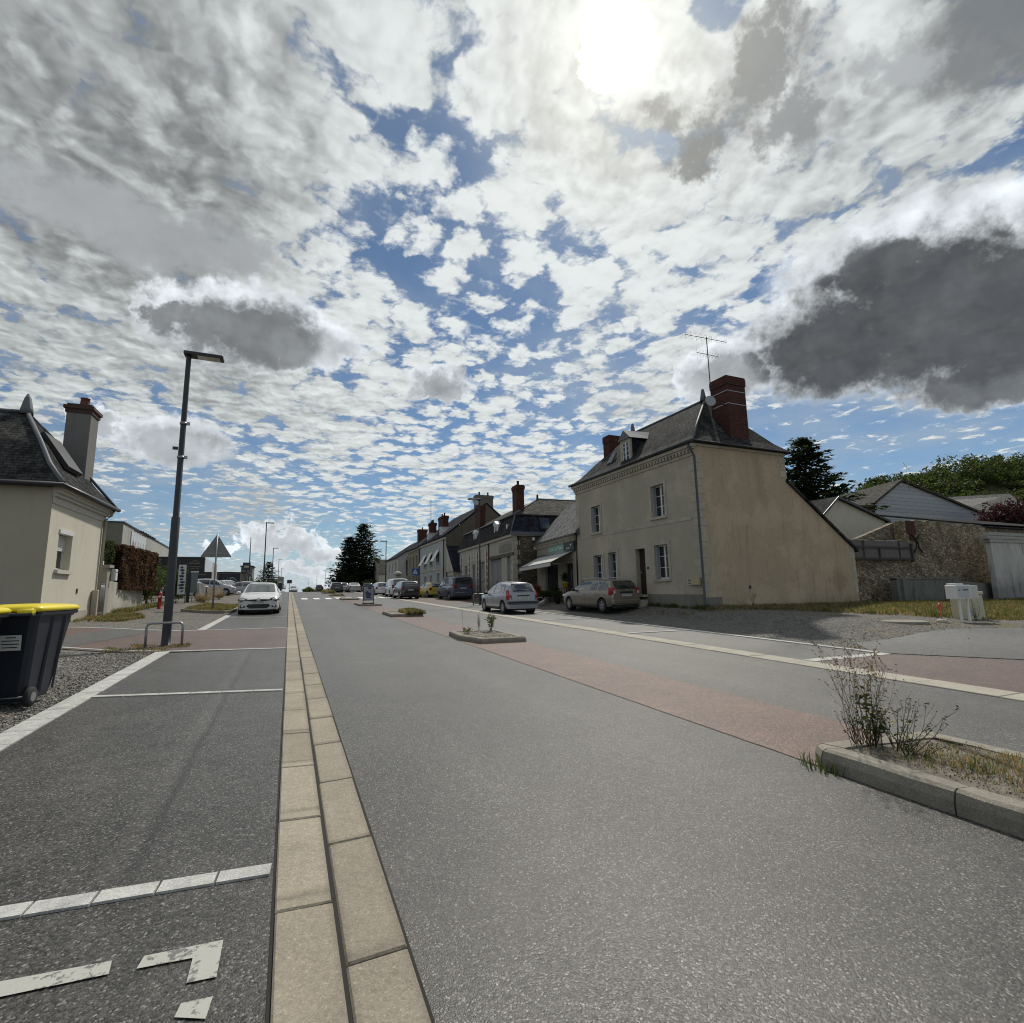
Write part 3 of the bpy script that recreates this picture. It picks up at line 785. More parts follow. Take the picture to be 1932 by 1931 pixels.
def window(par, F, u0, u1, z0, z1, n=0.18, bars=2, leaves=2, mframe=None, shutters=None, surround=None, sill=None, sillm=None, blind=None, name='window'):
    """a window part (frame) with pane, sill, surround and shutter sub-parts"""
    mframe = mframe or M_PVC; fw = 0.06
    m = MB(); u0i, u1i = u0+0.004, u1-0.004
    fbox(m, F, u0i, u0i+fw, n, n+.06, z0, z1); fbox(m, F, u1i-fw, u1i, n, n+.06, z0, z1)
    fbox(m, F, u0i+fw, u1i-fw, n, n+.06, z0, z0+fw); fbox(m, F, u0i+fw, u1i-fw, n, n+.06, z1-fw, z1)
    if leaves == 2: fbox(m, F, (u0+u1)/2-.045, (u0+u1)/2+.045, n-.008, n+.052, z0+fw, z1-fw)
    for i in range(bars):
        zz = z0+(z1-z0)*(i+1)/(bars+1)
        a = (u0i+fw, (u0+u1)/2-.045) if leaves == 2 else (u0i+fw, u1i-fw)
        fbox(m, F, a[0], a[1], n+.006, n+.046, zz-.013, zz+.013)
        if leaves == 2: fbox(m, F, (u0+u1)/2+.045, u1i-fw, n+.006, n+.046, zz-.013, zz+.013)
    w_ = m.build(name, mframe, par)
    g_ = MB(); fbox(g_, F, u0i+fw*.5, u1i-fw*.5, n+.03, n+.036, z0+fw*.5, z1-fw*.5); g_.build('pane', M_GLASS, w_)
    if sill:
        s = MB(); fbox(s, F, u0-sill, u1+sill, -.09, n-.003, z0-.12, z0-.002); s.build('sill', sillm or M_LIME, w_)
    if surround:
        s = MB(); k = surround
        fbox(s, F, u0-k, u0-.002, -.028, .02, z0-(.12 if sill else 0), z1+k); fbox(s, F, u1+.002, u1+k, -.028, .02, z0-(.12 if sill else 0), z1+k)
        fbox(s, F, u0-.001, u1+.001, -.026, .02, z1+.002, z1+k-.003); s.build('surround', M_LIME, w_)
    if shutters:
        O, du, dn = [Vector(q) for q in F]
        for uu, sgn in ((u0+.02, 1), (u1-.02, -1)):
            s = MB(); dirv = (du*sgn*.35 - dn).normalized() if shutters == 'fold' else -dn
            L = .20 if shutters == 'fold' else .30
            base = O + du*uu + dn*(n-.01)
            for q in range(2):
                a = base + (dirv*L*q*0.0) + du*sgn*.028*q
                b = a + (-dn)*L*.8; wv_ = du*sgn*.022
                s.add([a + Vector((0, 0, z0+.03)), b + Vector((0, 0, z0+.03)), b+wv_ + Vector((0, 0, z0+.03)), a+wv_ + Vector((0, 0, z0+.03)),
                       a + Vector((0, 0, z1-.03)), b + Vector((0, 0, z1-.03)), b+wv_ + Vector((0, 0, z1-.03)), a+wv_ + Vector((0, 0, z1-.03))],
                      [(0, 1, 2, 3), (4, 7, 6, 5), (0, 4, 5, 1), (1, 5, 6, 2), (2, 6, 7, 3), (3, 7, 4, 0)])
            s.build('shutter', M_SHUT, w_)
    if blind:
        s = MB(); zb = z1-(z1-z0)*blind
        for k in range(int((z1-.07-zb)/.05)):
            fbox(s, F, u0i+.02, u1i-.02, n-.022, n-.004, zb+.05*k, zb+.05*k+.044)
        fbox(s, F, u0-.01, u1+.01, -.035, n-.03, z1-.10, z1+.03); s.build('roller_shutter', M_PVC, w_)
    return w_
def gutterpipe(par, pts, r=.05, name='downpipe', m=None):
    b = MB(); b.tube(pts, r, 8); return b.build(name, m or M_ZINC, par)
def chimney(par, x0, x1, y0, y1, z0, z1, m=None, cap=.06, pots=2, bands=0, potm=None):
    c = MB(); x0_, x1_, y0_, y1_ = x0, x1, y0, y1
    c.box(x0, x1, y0, y1, z0, z1-.42); c.box(x0-.03, x1+.03, y0-.03, y1+.03, z1-.42, z1-.30)
    c.box(x0-cap, x1+cap, y0-cap, y1+cap, z1-.30, z1-.08); c.box(x0-.02, x1+.02, y0-.02, y1+.02, z1-.08, z1)
    o = c.build('chimney', m or M_BRICK, par)
    for i in range(pots):
        t = (i+.5)/pots
        px_, py_ = ((x0+(x1-x0)*t, (y0+y1)/2) if x1-x0 > y1-y0 else ((x0+x1)/2, y0+(y1-y0)*t))
        p = MB(); p.lathe([(.11, 0), (.13, .04), (.10, .1), (.09, .32), (.115, .35), (.115, .38)], 10, c=(px_, py_, z1))
        p.build('chimney_pot', potm or M_BRICK, o)
    if bands:
        p = MB()
        for k in range(bands):
            zz = z1-.75-.62*k
            for (a, b, c_, d) in ((x0-.012, x1+.012, y0-.012, y0-.001), (x0-.012, x1+.012, y1+.001, y1+.012), (x0-.012, x0-.001, y0, y1), (x1+.001, x1+.012, y0, y1)):
                p.box(a, b, c_, d, zz, zz+.035)
        p.build('steel_band', M_GALV, o)
    return o
def rings_roof(par, rings, m, name='roof', cap=True):
    b = MB(); b.loft(rings, 0, cap=cap); return b.build(name, m, par)
def rect(x0, x1, y0, y1, z): return [(x0, y0, z), (x1, y0, z), (x1, y1, z), (x0, y1, z)]
def aerial(par, base, h, boomlen, n, ang, elev=0.2, r=.012):
    b = MB(); x, y, z = base; b.tube([(x, y, z), (x, y, z+h)], .022, 6)
    def boom(zc, L, k, el):
        dx_, dy_ = math.cos(ang), math.sin(ang); px_, py_ = -dy_, dx_
        a = Vector((x-dx_*L/2, y-dy_*L/2, z+zc-el*L/2)); c = Vector((x+dx_*L/2, y+dy_*L/2, z+zc+el*L/2))
        b.tube([a, c], .014, 5)
        for i in range(k):
            q = a+(c-a)*(i/(k-1)); e = .16+.16*(1-i/k)
            b.tube([q+Vector((px_*e, py_*e, 0)), q-Vector((px_*e, py_*e, 0))], .006, 4); b.tube([q+Vector((0, 0, e*.7)), q-Vector((0, 0, e*.7))], .005, 4)
    boom(h-.06, boomlen, n, elev)
    return b, boom

# ================================================================ the big beige house (local x = away from road, y = along it)
HX, HY = 15.70, 16.30
H = thing('house', 'large two storey beige rendered house with slate roof, brick chimney and white windows', 'house', (HX, HY, 0))
M_HFRONT = mat_render("front_render", (0.41, 0.37, 0.295), stain=.22, streak=.10, damp=.55, dampz=1.25, patch=(0.45, 0.40, 0.31))
M_HSIDE = mat_render("gable_render", (0.455, 0.362, 0.255), stain=.20, streak=.28, damp=.45, dampz=1.0, patch=(0.485, 0.385, 0.275), smear=True)
ZE = 7.55
holes = [(7.40, 8.32, 4.52, 6.00), (2.08, 3.00, 4.68, 6.18), (7.36, 8.28, 1.80, 3.22), (6.02, 6.82, 1.80, 3.29), (2.06, 3.00, 1.80, 3.36), (3.72, 4.46, 1.08, 3.30)]
b = MB(); F = ((0, 0, 0), (0, 1, 0), (1, 0, 0)); wall_holes(b, *F, 10.0, -.3, ZE, holes, depth=.30)
b.box(0.32, 0.36, .3, 9.7, 0, 7.2)     # dark inside behind the openings
b.build('front_wall', M_HFRONT, H)
b = MB()
b.poly([(0, 0, -.3), (9.75, 0, -.3), (9.75, 0, 3.10), (5.55, 0, 6.12), (5.46, 0, ZE), (0, 0, ZE)])
b.build('gable_wall', M_HSIDE, H)
b = MB(); b.quad((9.75, 0, -.3), (9.75, 10, -.3), (9.75, 10, 3.1), (9.75, 0, 3.1)); b.build('rear_wall', M_HSIDE, H)
b = MB(); b.quad((5.46, 0, 6.0), (5.46, 10, 6.0), (5.46, 10, ZE), (5.46, 0, ZE)); b.build('rear_wall', M_HSIDE, H)
b = MB(); b.poly([(0, 10, -.3), (9.75, 10, -.3), (9.75, 10, 3.1), (5.55, 10, 6.12), (5.46, 10, ZE), (0, 10, ZE)])
b.build('gable_wall', M_HSIDE, H)
# stone trim: corner quoins, floor band, plinth, dentil cornice
b = MB()
z = 1.25; k = 0
while z < 6.9:
    a, c = ((.42, .24) if k % 2 else (.27, .40)); fbox(b, F, 0.0, a, -.012, .01, z, z+.30); b.box(0.0, c, -.014, .01, z+.001, z+.299); z += .34; k += 1
b.build('corner_quoins', M_LIME, H); b = MB()
z = 1.0; k = 0
while z < 3.0: b.box(9.75-(.34 if k % 2 else .2), 9.752, -.012, .01, z, z+.29); z += .33; k += 1
b.build('low_corner_quoins', M_LIME, H); b = MB()
z = 6.4
while z < 7.3: b.box(5.2-(.12 if k % 2 else 0), 5.462, -.012, .01, z, z+.29); z += .33; k += 1
b.build('upper_corner_quoins', M_LIME, H); b = MB(); fbox(b, F, 9.62, 10.0, -.02, .01, .8, 6.95); b.build('corner_pilaster', M_LIME, H)
b = MB(); fbox(b, F, .45, 9.6, -.018, .01, 4.27, 4.42); b.build('floor_band', M_LIME, H)
b = MB()
for (a, c) in ((0.0, 3.70), (4.48, 10.0)): fbox(b, F, a, c, -.045, .01, -.3, 1.10)
b.box(-.045, .9, -.03, .0, -.3, .98)
b.build('plinth', mat_render("plinth_render", (0.19, 0.185, 0.16), stain=.5, damp=.6, dampz=.9), H)
b = MB()
fbox(b, F, -.02, 10.02, -.05, .005, 7.02, 7.16); fbox(b, F, -.10, 10.08, -.24, .006, 7.36, 7.50); fbox(b, F, -.05, 10.04, -.16, .004, 7.28, 7.36)
for i in range(46): fbox(b, F, .04+i*.218, .15+i*.218, -.15, .003, 7.16, 7.28)
fbox(b, F, 0, 10, -.06, .002, 7.161, 7.279)
b.box(-.1, 5.5, -.06, .004, 7.42, 7.54)
b.build('cornice', M_LIME, H)
# windows
for i, (a, c, d, e) in enumerate(holes[:5]):
    up = d > 4
    window(H, F, a, c, d, e, n=.22, bars=2, leaves=2, shutters='fold', surround=.15, sill=.10)
b = MB(); fbox(b, F, 3.74, 4.44, .24, .29, 1.10, 3.28); dr = b.build('door', M_WOODD, H)
b = MB(); b.sphere((.22, 4.34, 2.15), .035, 8, 6); b.build('handle', M_ALLOY, dr)
b = MB(); fbox(b, F, 3.60, 4.60, -.34, .24, .98, 1.08); fbox(b, F, 3.64, 4.56, -.62, -.05, .2, .85); b.build('doorstep', M_LIME, H)
b = MB(); fbox(b, F, 3.48, 3.60, -.02, .0, 2.28, 2.40); b.build('house_number_plate', M_INK, H)
b = MB(); fbox(b, F, .10, .52, -.16, -.05, 1.50, 1.80); mb1 = b.build('meter_box', plain("cream_box", (0.42, 0.36, 0.20), .5), H)
b = MB(); fbox(b, F, .56, .84, -.12, -.05, 1.50, 1.80); b.build('meter_box', plain("pale_box", (0.45, 0.43, 0.33), .5), H)
b = MB()
for k in range(4): fbox(b, F, .61, .79, -.124, -.121, 1.55+k*.06, 1.575+k*.06)
b.build('lettering', M_INK, H)
b = MB(); b.box(2.5, 2.62, -.02, .0, 1.28, 1.43); b.build('vent', M_DARKMET, H)
# roof with flared eaves
rr = [rect(-.27, 5.76, -.22, 10.20, ZE-.02), rect(-.25, 5.74, -.20, 10.18, ZE+.05), rect(.30, 5.19, .20, 9.75, ZE+.47), rect(.95, 4.54, .72, 9.2, ZE+1.20), [(2.74, 1.95, 10.5), (2.76, 1.95, 10.5), (2.76, 7.75, 10.5), (2.74, 7.75, 10.5)]]
rf = rings_roof(H, rr, M_SLATE)
b = MB(); b.tube([(2.75, 1.9, 10.52), (2.75, 7.8, 10.52)], .06, 6); b.tube([(2.75, 1.93, 10.5), (.95, .7, ZE+1.21), (-.24, -.2, ZE+.06)], .045, 5); b.build('ridge_zinc', M_ZINC, rf)
for yy in (2.0, 7.7):
    b = MB(); b.lathe([(.17, 0), (.13, .25), (.07, .60), (.02, .66)], 8, c=(2.75, yy, 10.48)); b.build('finial', M_ZINC, rf)
b = MB(); b.tube([(-.30, -.2, ZE+.02), (-.30, 10.2, ZE+.02)], .075, 8); b.tube([(-.2, -.26, ZE+.02), (5.7, -.26, ZE+.02)], .04, 6); b.build('gutter', M_DARKMET, rf)
gutterpipe(H, [(-.29, .1, ZE-.02), (-.27, .02, 7.36), (-.07, -.05, 6.95), (-.07, -.05, .75), (-.12, -.12, .55)], .05, m=plain("dark_blue_pipe", (0.06, 0.065, 0.08), .5))
# lean-to roof at the back
b = MB(); b.loft([[(5.45, -.10, 6.17), (9.95, -.10, 2.95), (9.95, -.10, 3.08), (5.45, -.10, 6.32)], [(5.45, 10.1, 6.17), (9.95, 10.1, 2.95), (9.95, 10.1, 3.08), (5.45, 10.1, 6.32)]]); b.build('lean_to_roof', M_SLATE, H)
# chimneys
chimney(H, 2.50, 3.66, .28, 1.25, ZE+.1, 11.12, cap=.035, pots=0, bands=2)
chimney(H, 2.0, 3.2, 9.1, 9.75, ZE+.9, 10.75, cap=.03, pots=0)
# dormer
DY0, DY1, DX = 4.88, 5.75, .36
b = MB(); b.box(DX, DX+.12, DY0, DY0+.14, 7.95, 9.2); b.box(DX, DX+.12, DY1-.14, DY1, 7.95, 9.2); b.box(DX, DX+.12, DY0+.14, DY1-.14, 9.08, 9.2); b.box(DX, DX+.12, DY0+.14, DY1-.14, 7.95, 8.05)
b.loft([[(DX, DY0-.06, 9.2), (DX, DY1+.06, 9.2), (DX, (DY0+DY1)/2, 9.62)], [(DX+.12, DY0-.06, 9.2), (DX+.12, DY1+.06, 9.2), (DX+.12, (DY0+DY1)/2, 9.62)]])
dm = b.build('dormer', M_LIME, H)
window(H, ((DX, DY0+.14, 0), (0, 1, 0), (1, 0, 0)), 0, DY1-DY0-.28, 8.05, 9.08, n=.04, bars=3)
b = MB(); b.box(DX+.12, 2.2, DY0+.02, DY1-.02, 7.9, 9.18); b.build('dormer_cheek', M_SLATE2, dm)
b = MB(); ym = (DY0+DY1)/2
b.loft([[(DX-.08, DY0-.12, 9.20), (DX-.08, DY1+.12, 9.20), (DX-.08, ym, 9.72)], [(2.3, DY0-.12, 9.24), (2.3, DY1+.12, 9.24), (2.35, ym, 9.80)]]); b.build('dormer_roof', M_ZINC, dm)
b = MB(); b.loft([[(.62, 6.9, 8.32), (.62, 7.35, 8.32), (.98, 7.35, 8.92), (.98, 6.9, 8.92)], [(.54, 6.9, 8.37), (.54, 7.35, 8.37), (.90, 7.35, 8.97), (.90, 6.9, 8.97)]]); b.build('roof_window', M_ZINC, rf)
b, boom = aerial(H, (1.42, .2, 8.9), 3.85, 2.9, 9, R(8), .12)
boom(3.0, 1.5, 8, .10); b.tube([(1.42, .2, 9.65), (2.5, .5, 9.75)], .02, 5)
b.build('aerial', M_DARKMET, H)
b = MB(); b.lathe([(.02, 0), (.25, .03), (.38, .10)], 14, smooth=True); ds = b.build('satellite_dish', M_GALV, H, loc=(1.28, .15, 9.62)); ds.rotation_euler = (R(75), 0, R(-25)); ds.scale = (.62, .72, .62)

# ================================================================ florist's shop between the houses
SA = (15.59, 26.30); SR = -math.atan2(16.56-15.59, 33.47-25.96)
S = thing('flower_shop', 'single storey florist shop with green sign, awning and low slate roof', 'shop', (SA[0], SA[1], 0), SR)
M_SHOPW = mat_render("shop_render", (0.34, 0.315, 0.26), stain=.3, streak=.2, damp=.3)
F = ((0, 0, 0), (0, 1, 0), (1, 0, 0)); SE = 4.62
sh = [(3.1, 5.45, .75, 2.97), (.55, 1.85, .9, 2.95)]
b = MB(); wall_holes(b, *F, 7.2, .2, SE, sh, depth=.25); b.box(.9, .95, .2, 7, .4, 3.2); b.box(.26, .9, 2.0, 2.1, .6, 3.1); b.box(.05, 6, 7.2, 7.25, .3, SE); b.build('wall', M_SHOPW, S)
for (a, c, d, e) in sh:
    b = MB()
    for u in (a, (a+c)/2-.03, c-.07): fbox(b, F, u, u+.07, .18, .24, d, e)
    fbox(b, F, a, c, .175, .235, e-.1, e)
    sf = b.build('shopfront_frame', M_DARKMET, S)
    b = MB(); fbox(b, F, a+.05, c-.05, .205, .212, d+.03, e-.05); b.build('pane', M_GLASS, sf)
b = MB(); fbox(b, F, -.02, 7.2, -.20, .005, SE-.16, SE-.02); fbox(b, F, -.02, 7.2, -.1, .004, SE-.22, SE-.16)
for i in range(30): fbox(b, F, .1+i*.24, .22+i*.24, -.11, .003, SE-.38, SE-.22)
fbox(b, F, 5.85, 7.15, -.02, .01, .5, 3.8)
b.build('cornice', M_LIME, S)
b = MB(); b.loft([[(-.25, -.35, SE), (2.6, -.35, SE+2.95), (5.6, -.35, SE)], [(-.25, 7.45, SE), (2.6, 7.45, SE+2.95), (5.6, 7.45, SE)]])
b.loft([[(-.33, -.35, SE-.06), (-.22, -.35, SE-.06), (-.22, -.35, SE+.03), (-.33, -.35, SE+.03)], [(-.33, 7.5, SE-.06), (-.22, 7.5, SE-.06), (-.22, 7.5, SE+.03), (-.33, 7.5, SE+.03)]])
b.build('roof', mat_slate("light_slate", (0.14, 0.145, 0.15), (0.26, 0.26, 0.25), .3), S)
b = MB(); fbox(b, F, 1.70, 4.72, -.05, .0, 3.78, 4.22); sg = b.build('sign', plain("sign_green", (0.16, 0.34, 0.26), .5), S)
text('lettering', "Grains de Pollen", .36, plain("sign_cream", (0.62, 0.66, 0.60), .5), sg, (-.052, 3.2, 4.0), (R(90), 0, R(-90)), sx=1.12)
b = MB(); b.cbox(-.16, -.02, .0, 1.60, 3.64, 4.24, .02); sg = b.build('sign', M_BLACK, S)
text('lettering', "fleuriste", .16, M_WHITE, sg, (-.165, .85, 3.86), (R(90), 0, R(-90)))
b = MB(); c0 = Vector((-.166, .42, 4.02))
for k in range(5):
    a = k*2*math.pi/5+.3; b.add([c0+Vector((0, .03*math.cos(a+1.2), .03*math.sin(a+1.2))), c0+Vector((0, .13*math.cos(a), .13*math.sin(a))), c0+Vector((0, .03*math.cos(a-1.2), .03*math.sin(a-1.2)))], [(0, 1, 2)])
b.build('emblem', M_WHITE, sg)
# awning
b = MB(); top = [(-.02, .55, 3.66), (-.02, 6.55, 3.66)]; fr = [(-1.55, .25, 2.98), (-1.55, 6.55, 2.90)]
b.loft([[top[0], top[1], fr[1], fr[0]], [(p[0], p[1], p[2]+.015) for p in (top[0], top[1], fr[1], fr[0])]])
def _awn(t, setp):
    n = t.noise(t.obj(), 3.0, 4); setp(t.mix(n, (0.42, 0.41, 0.38), (0.62, 0.61, 0.57)), .8)
M_AWN = mat("awning_canvas", _awn)
aw = b.build('awning', M_AWN, S)
b = MB(); n = 24
for i in range(n):
    y0 = .25+(6.3*i/n); y1 = .25+(6.3*(i+1)/n); za = 2.98-.08*i/n; b.add([(-1.55, y0, za), (-1.55, y1, za), (-1.56, y1, za-.20), (-1.57, (y0+y1)/2, za-.25), (-1.56, y0, za-.20), (-1.54, y0, za), (-1.54, y1, za)], [(0, 1, 2, 3, 4)])
b.build('valance', M_AWN, aw)
b = MB()
for yy in (.5, 3.4, 6.3): b.tube([(-.03, yy, 3.15), (-.8, yy+.1, 2.85), (-1.5, yy, 2.98)], .025, 6)
b.tube([(-1.54, .2, 2.99), (-1.54, 6.6, 2.91)], .03, 6); b.box(-.16, -.02, .2, 6.7, 3.62, 3.76)
b.build('awning_arm', M_GALV, aw)

# ================================================================ house with the mansard roof
MR = -math.atan2(15.85-14.73, 49.91-33.72)
Mh = thing('mansard_house', 'long low stone house with mansard slate roof, brick piers and big grey barn doors', 'house', (14.73, 33.72, 0), MR)
F = ((0, 0, 0), (0, 1, 0), (1, 0, 0)); ME = 5.42
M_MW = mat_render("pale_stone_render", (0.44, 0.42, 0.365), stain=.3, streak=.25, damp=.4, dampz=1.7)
mh = [(13.1, 14.0, 2.4, 3.7), (10.3, 11.2, .95, 3.7), (7.3, 8.3, 2.3, 3.8), (2.65, 5.6, .7, 3.83), (.35, 1.4, .8, 3.85)]
b = MB(); wall_holes(b, *F, 16.2, .3, ME, mh, depth=.3); b.box(.35, .4, .3, 16, .5, 4.4); b.box(.0, 9.5, 16.17, 16.2, .3, ME); b.box(9.5, 9.52, 0, 16.2, .3, ME); b.build('front_wall', M_MW, Mh)
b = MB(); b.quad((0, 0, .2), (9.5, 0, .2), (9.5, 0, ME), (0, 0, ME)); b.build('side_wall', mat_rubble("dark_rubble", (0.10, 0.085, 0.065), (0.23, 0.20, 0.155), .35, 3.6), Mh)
b = MB(); z = .8; k = 0
while z < 5.1: b.box(-.02, (.55 if k % 2 else .32), -.02, .01, z, z+.33); fbox(b, F, .0, (.3 if k % 2 else .5), -.02, .01, z, z+.33); z += .345; k += 1
b.build('corner_quoins', M_LIME, Mh); b = MB(); fbox(b, F, -.05, 16.25, -.16, .01, ME-.22, ME-.02); b.build('cornice', M_LIME, Mh); b = MB(); fbox(b, F, .02, 3.4, -.06, .01, 4.95, 5.15); b.build('panel_band', M_LIME, Mh); b = MB(); b.box(-.1, 9.5, -.14, .01, ME-.16, ME-.01); b.build('side_cornice', M_LIME, Mh); b = MB()
for zz in (4.75, 4.35, 3.95, 3.5): fbox(b, F, 6.7, 16.1, -.016, .01, zz-.015, zz+.015)
b.build('joint_bands', M_LIME, Mh)
# toothed brick piers with white blocks
for u in (15.2, 12.25, 9.3, 6.45):
    b = MB(); cc_ = {-1: MB(), 1: MB()}
    for k in range(13):
        z = 1.25+k*.27; wd = .34 if k % 2 else .20
        fbox(b, F, u-.22, u+.22, -.034, .012, z, z+.269)
        for s_ in (-1, 1):
            a, e = sorted((u+s_*(.22 + (0 if k % 2 else -.08)), u+s_*.52)); fbox(cc_[s_], F, a, e, -.038, .008, z+.01, z+.255)
    bp = b.build('brick_pier', mat_brick("pier_brick", (0.30, 0.085, 0.06), (0.24, 0.07, 0.05)), Mh); [c.build('quoin_blocks', plain('white_quoins', (0.60, 0.58, 0.52), .8), bp) for c in cc_.values()]
M_GREYD = mat_boards("grey_door_boards", (0.27, 0.27, 0.265), .18)
for (a, e, nm) in ((2.67, 4.12, 'barn_door'), (4.14, 5.58, 'barn_door'), (.37, 1.38, 'side_door')):
    b = MB(); fbox(b, F, a, e, .16, .22, .7, 3.80); d_ = b.build(nm, M_GREYD, Mh)
    b = MB(); fbox(b, F, e-.1 if nm == 'side_door' else a+.08, e-.04 if nm == 'side_door' else a+.14, .12, .16, 1.9, 2.1); b.build('handle', M_DARKMET, d_)
b = MB(); fbox(b, F, 10.32, 11.18, .16, .22, .95, 3.68); b.build('door', M_GREYD, Mh)
b = MB(); fbox(b, F, -.02, 5.75, -.07, .1, 3.84, 4.08); b.build('lintel', plain("old_timber", (0.09, 0.075, 0.06), .8), Mh)
b = MB(); fbox(b, F, .15, 3.2, -.03, .01, 4.2, 4.82); b.build('wall_panel', mat_render("grey_panel", (0.25, 0.235, 0.21)), Mh)
window(Mh, F, 13.1, 14.0, 2.4, 3.7, n=.2, bars=1, surround=.12, sill=.08); window(Mh, F, 7.3, 8.3, 2.3, 3.8, n=.2, bars=2, surround=.12, sill=.08)
gutterpipe(Mh, [(-.1, 5.75, 5.2), (-.1, 5.75, .8)], .05, m=M_BLACK); gutterpipe(Mh, [(.42, -.06, 5.2), (.42, -.06, .8)], .03, m=M_DARKMET)
for (x, z) in ((1.7, 4.35), (1.6, 5.0)):
    b = MB(); b.sphere((x, -.12, z), .12, 8, 6); b.box(x-.1, x+.1, -.08, 0, z+.05, z+.17); b.build('floodlight', M_PVC, Mh)
rm = rings_roof(Mh, [rect(-.22, 9.7, -.22, 16.4, ME-.01), rect(-.18, 9.66, -.18, 16.36, ME+.12), rect(.38, 9.1, .40, 15.8, 6.86)], M_SLATE, 'mansard')
b = MB(); b.loft([rect(.30, 9.18, .30, 15.9, 6.86), rect(.30, 9.18, .30, 15.9, 6.93), [(3.6, 3.8, 8.75), (9.0, 3.8, 8.75), (9.0, 12.0, 8.75), (3.6, 12.0, 8.75)]]); b.build('roof', M_SLATE3, Mh)
b = MB(); b.poly([(-.17, -.19, ME+.14), (9.6, -.19, ME+.14), (9.1, .385, 6.85), (.39, .385, 6.85)]); b.build('mansard_side', M_SLATE2, rm)
b = MB(); b.tube([(.3, .3, 6.95), (3.6, 3.8, 8.78)], .07, 6); b.tube([(3.6, 3.8, 8.78), (9.0, 3.8, 8.78)], .05, 6); b.tube([(.3, .3, 6.93), (.3, 15.9, 6.93)], .06, 6); b.tube([(-.2, -.2, ME+.1), (.35, .35, 6.9)], .05, 6); b.box(-.24, 9.7, -.26, -.2, ME-.1, ME+.14); b.build('zinc_flashing', M_ZINC, Mh)
b = MB(); b.lathe([(.12, 0), (.08, .3), (.1, .33), (.03, .5)], 8, c=(3.6, 3.8, 8.7)); b.build('finial', M_BRICK, Mh)
chimney(Mh, .75, 1.35, 1.0, 2.0, 6.7, 9.3, pots=1); chimney(Mh, .6, 1.3, 11.2, 12.3, 6.6, 9.3, pots=0)
for u in (10.3, 4.0):
    b = MB(); f2 = ((.0, u-.45, 0), (0, 1, 0), (1, 0, 0)); fbox(b, f2, 0, .14, .0, .3, ME+.1, 6.55); fbox(b, f2, .76, .9, .0, .3, ME+.1, 6.55); fbox(b, f2, .14, .76, .0, .3, 6.4, 6.55)
    b.loft([[(-.08, u-.55, 6.55), (-.08, u+.55, 6.55), (-.08, u, 6.85)], [(.8, u-.55, 6.55), (.8, u+.55, 6.55), (.8, u, 6.85)]]); dd = b.build('dormer', M_PVC, Mh)
    window(Mh, ((.0, u-.31, 0), (0, 1, 0), (1, 0, 0)), 0, .62, ME+.2, 6.4, n=.06, bars=1)
# roof window on the dark side slope
b = MB(); b.add([(2.25, -.02, 5.86), (2.95, -.02, 5.86), (2.95, .28, 6.62), (2.25, .28, 6.62)], [(0, 1, 2, 3)]); b.add([(2.25, -.09, 5.88), (2.95, -.09, 5.88), (2.95, .21, 6.64), (2.25, .21, 6.64)], [(0, 1, 2, 3)])
b.loft([[(2.2, -.12, 5.80), (3.0, -.12, 5.80), (3.0, .22, 6.68), (2.2, .22, 6.68)], [(2.2, -.06, 5.78), (3.0, -.06, 5.78), (3.0, .28, 6.66), (2.2, .28, 6.66)]]); rw = b.build('roof_window', M_DARKMET, Mh)
b = MB(); b.quad((2.27, -.125+.02, 5.90), (2.93, -.125+.02, 5.90), (2.93, .17, 6.60), (2.27, .17, 6.60)); b.build('pane', M_CGLASS, rw)
b = MB(); b.box(-.02, .12, 1.15, 1.35, 5.75, 6.25); b.build('roof_window', M_PVC, Mh)

# ================================================================ grey house and the beige one beyond
GRr = -math.atan2(15.44-15.03, 68.46-51.75)
Gh = thing('terraced_house', 'grey blue rendered two storey house with three tilted white shutters and tall brick chimneys', 'house', (15.03, 52.1, 0), GRr)
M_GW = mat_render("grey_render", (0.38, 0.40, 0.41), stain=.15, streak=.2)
GE = 7.15; F = ((0, 0, 0), (0, 1, 0), (1, 0, 0))
gh = [(9.2, 10.6, 4.3, 5.75), (6.1, 7.35, 4.35, 5.85), (2.8, 4.2, 4.5, 5.9), (9.3, 10.3, 1.75, 3.1), (6.3, 7.2, 1.1, 3.15), (2.7, 3.8, 1.9, 3.3)]
b = MB(); wall_holes(b, *F, 13.2, .4, GE, gh, depth=.25); b.box(.3, .34, .3, 13, .6, 7); b.build('front_wall', M_GW, Gh)
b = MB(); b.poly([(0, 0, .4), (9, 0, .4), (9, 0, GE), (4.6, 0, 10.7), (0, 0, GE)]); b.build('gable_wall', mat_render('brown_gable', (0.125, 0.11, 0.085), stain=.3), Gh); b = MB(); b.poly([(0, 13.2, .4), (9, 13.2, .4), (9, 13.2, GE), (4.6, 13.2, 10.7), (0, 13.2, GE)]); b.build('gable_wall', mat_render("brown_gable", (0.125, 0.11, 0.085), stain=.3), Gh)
b = MB(); b.loft([[(-.25, -.08, GE-.1), (4.6, -.08, 10.78), (9.2, -.08, GE-.1), (9.2, -.08, GE+.02), (4.6, -.08, 10.92), (-.25, -.08, GE+.04)], [(-.25, 13.3, GE-.1), (4.6, 13.3, 10.78), (9.2, 13.3, GE-.1), (9.2, 13.3, GE+.02), (4.6, 13.3, 10.92), (-.25, 13.3, GE+.04)]]); b.build('roof', M_SLATE2, Gh)
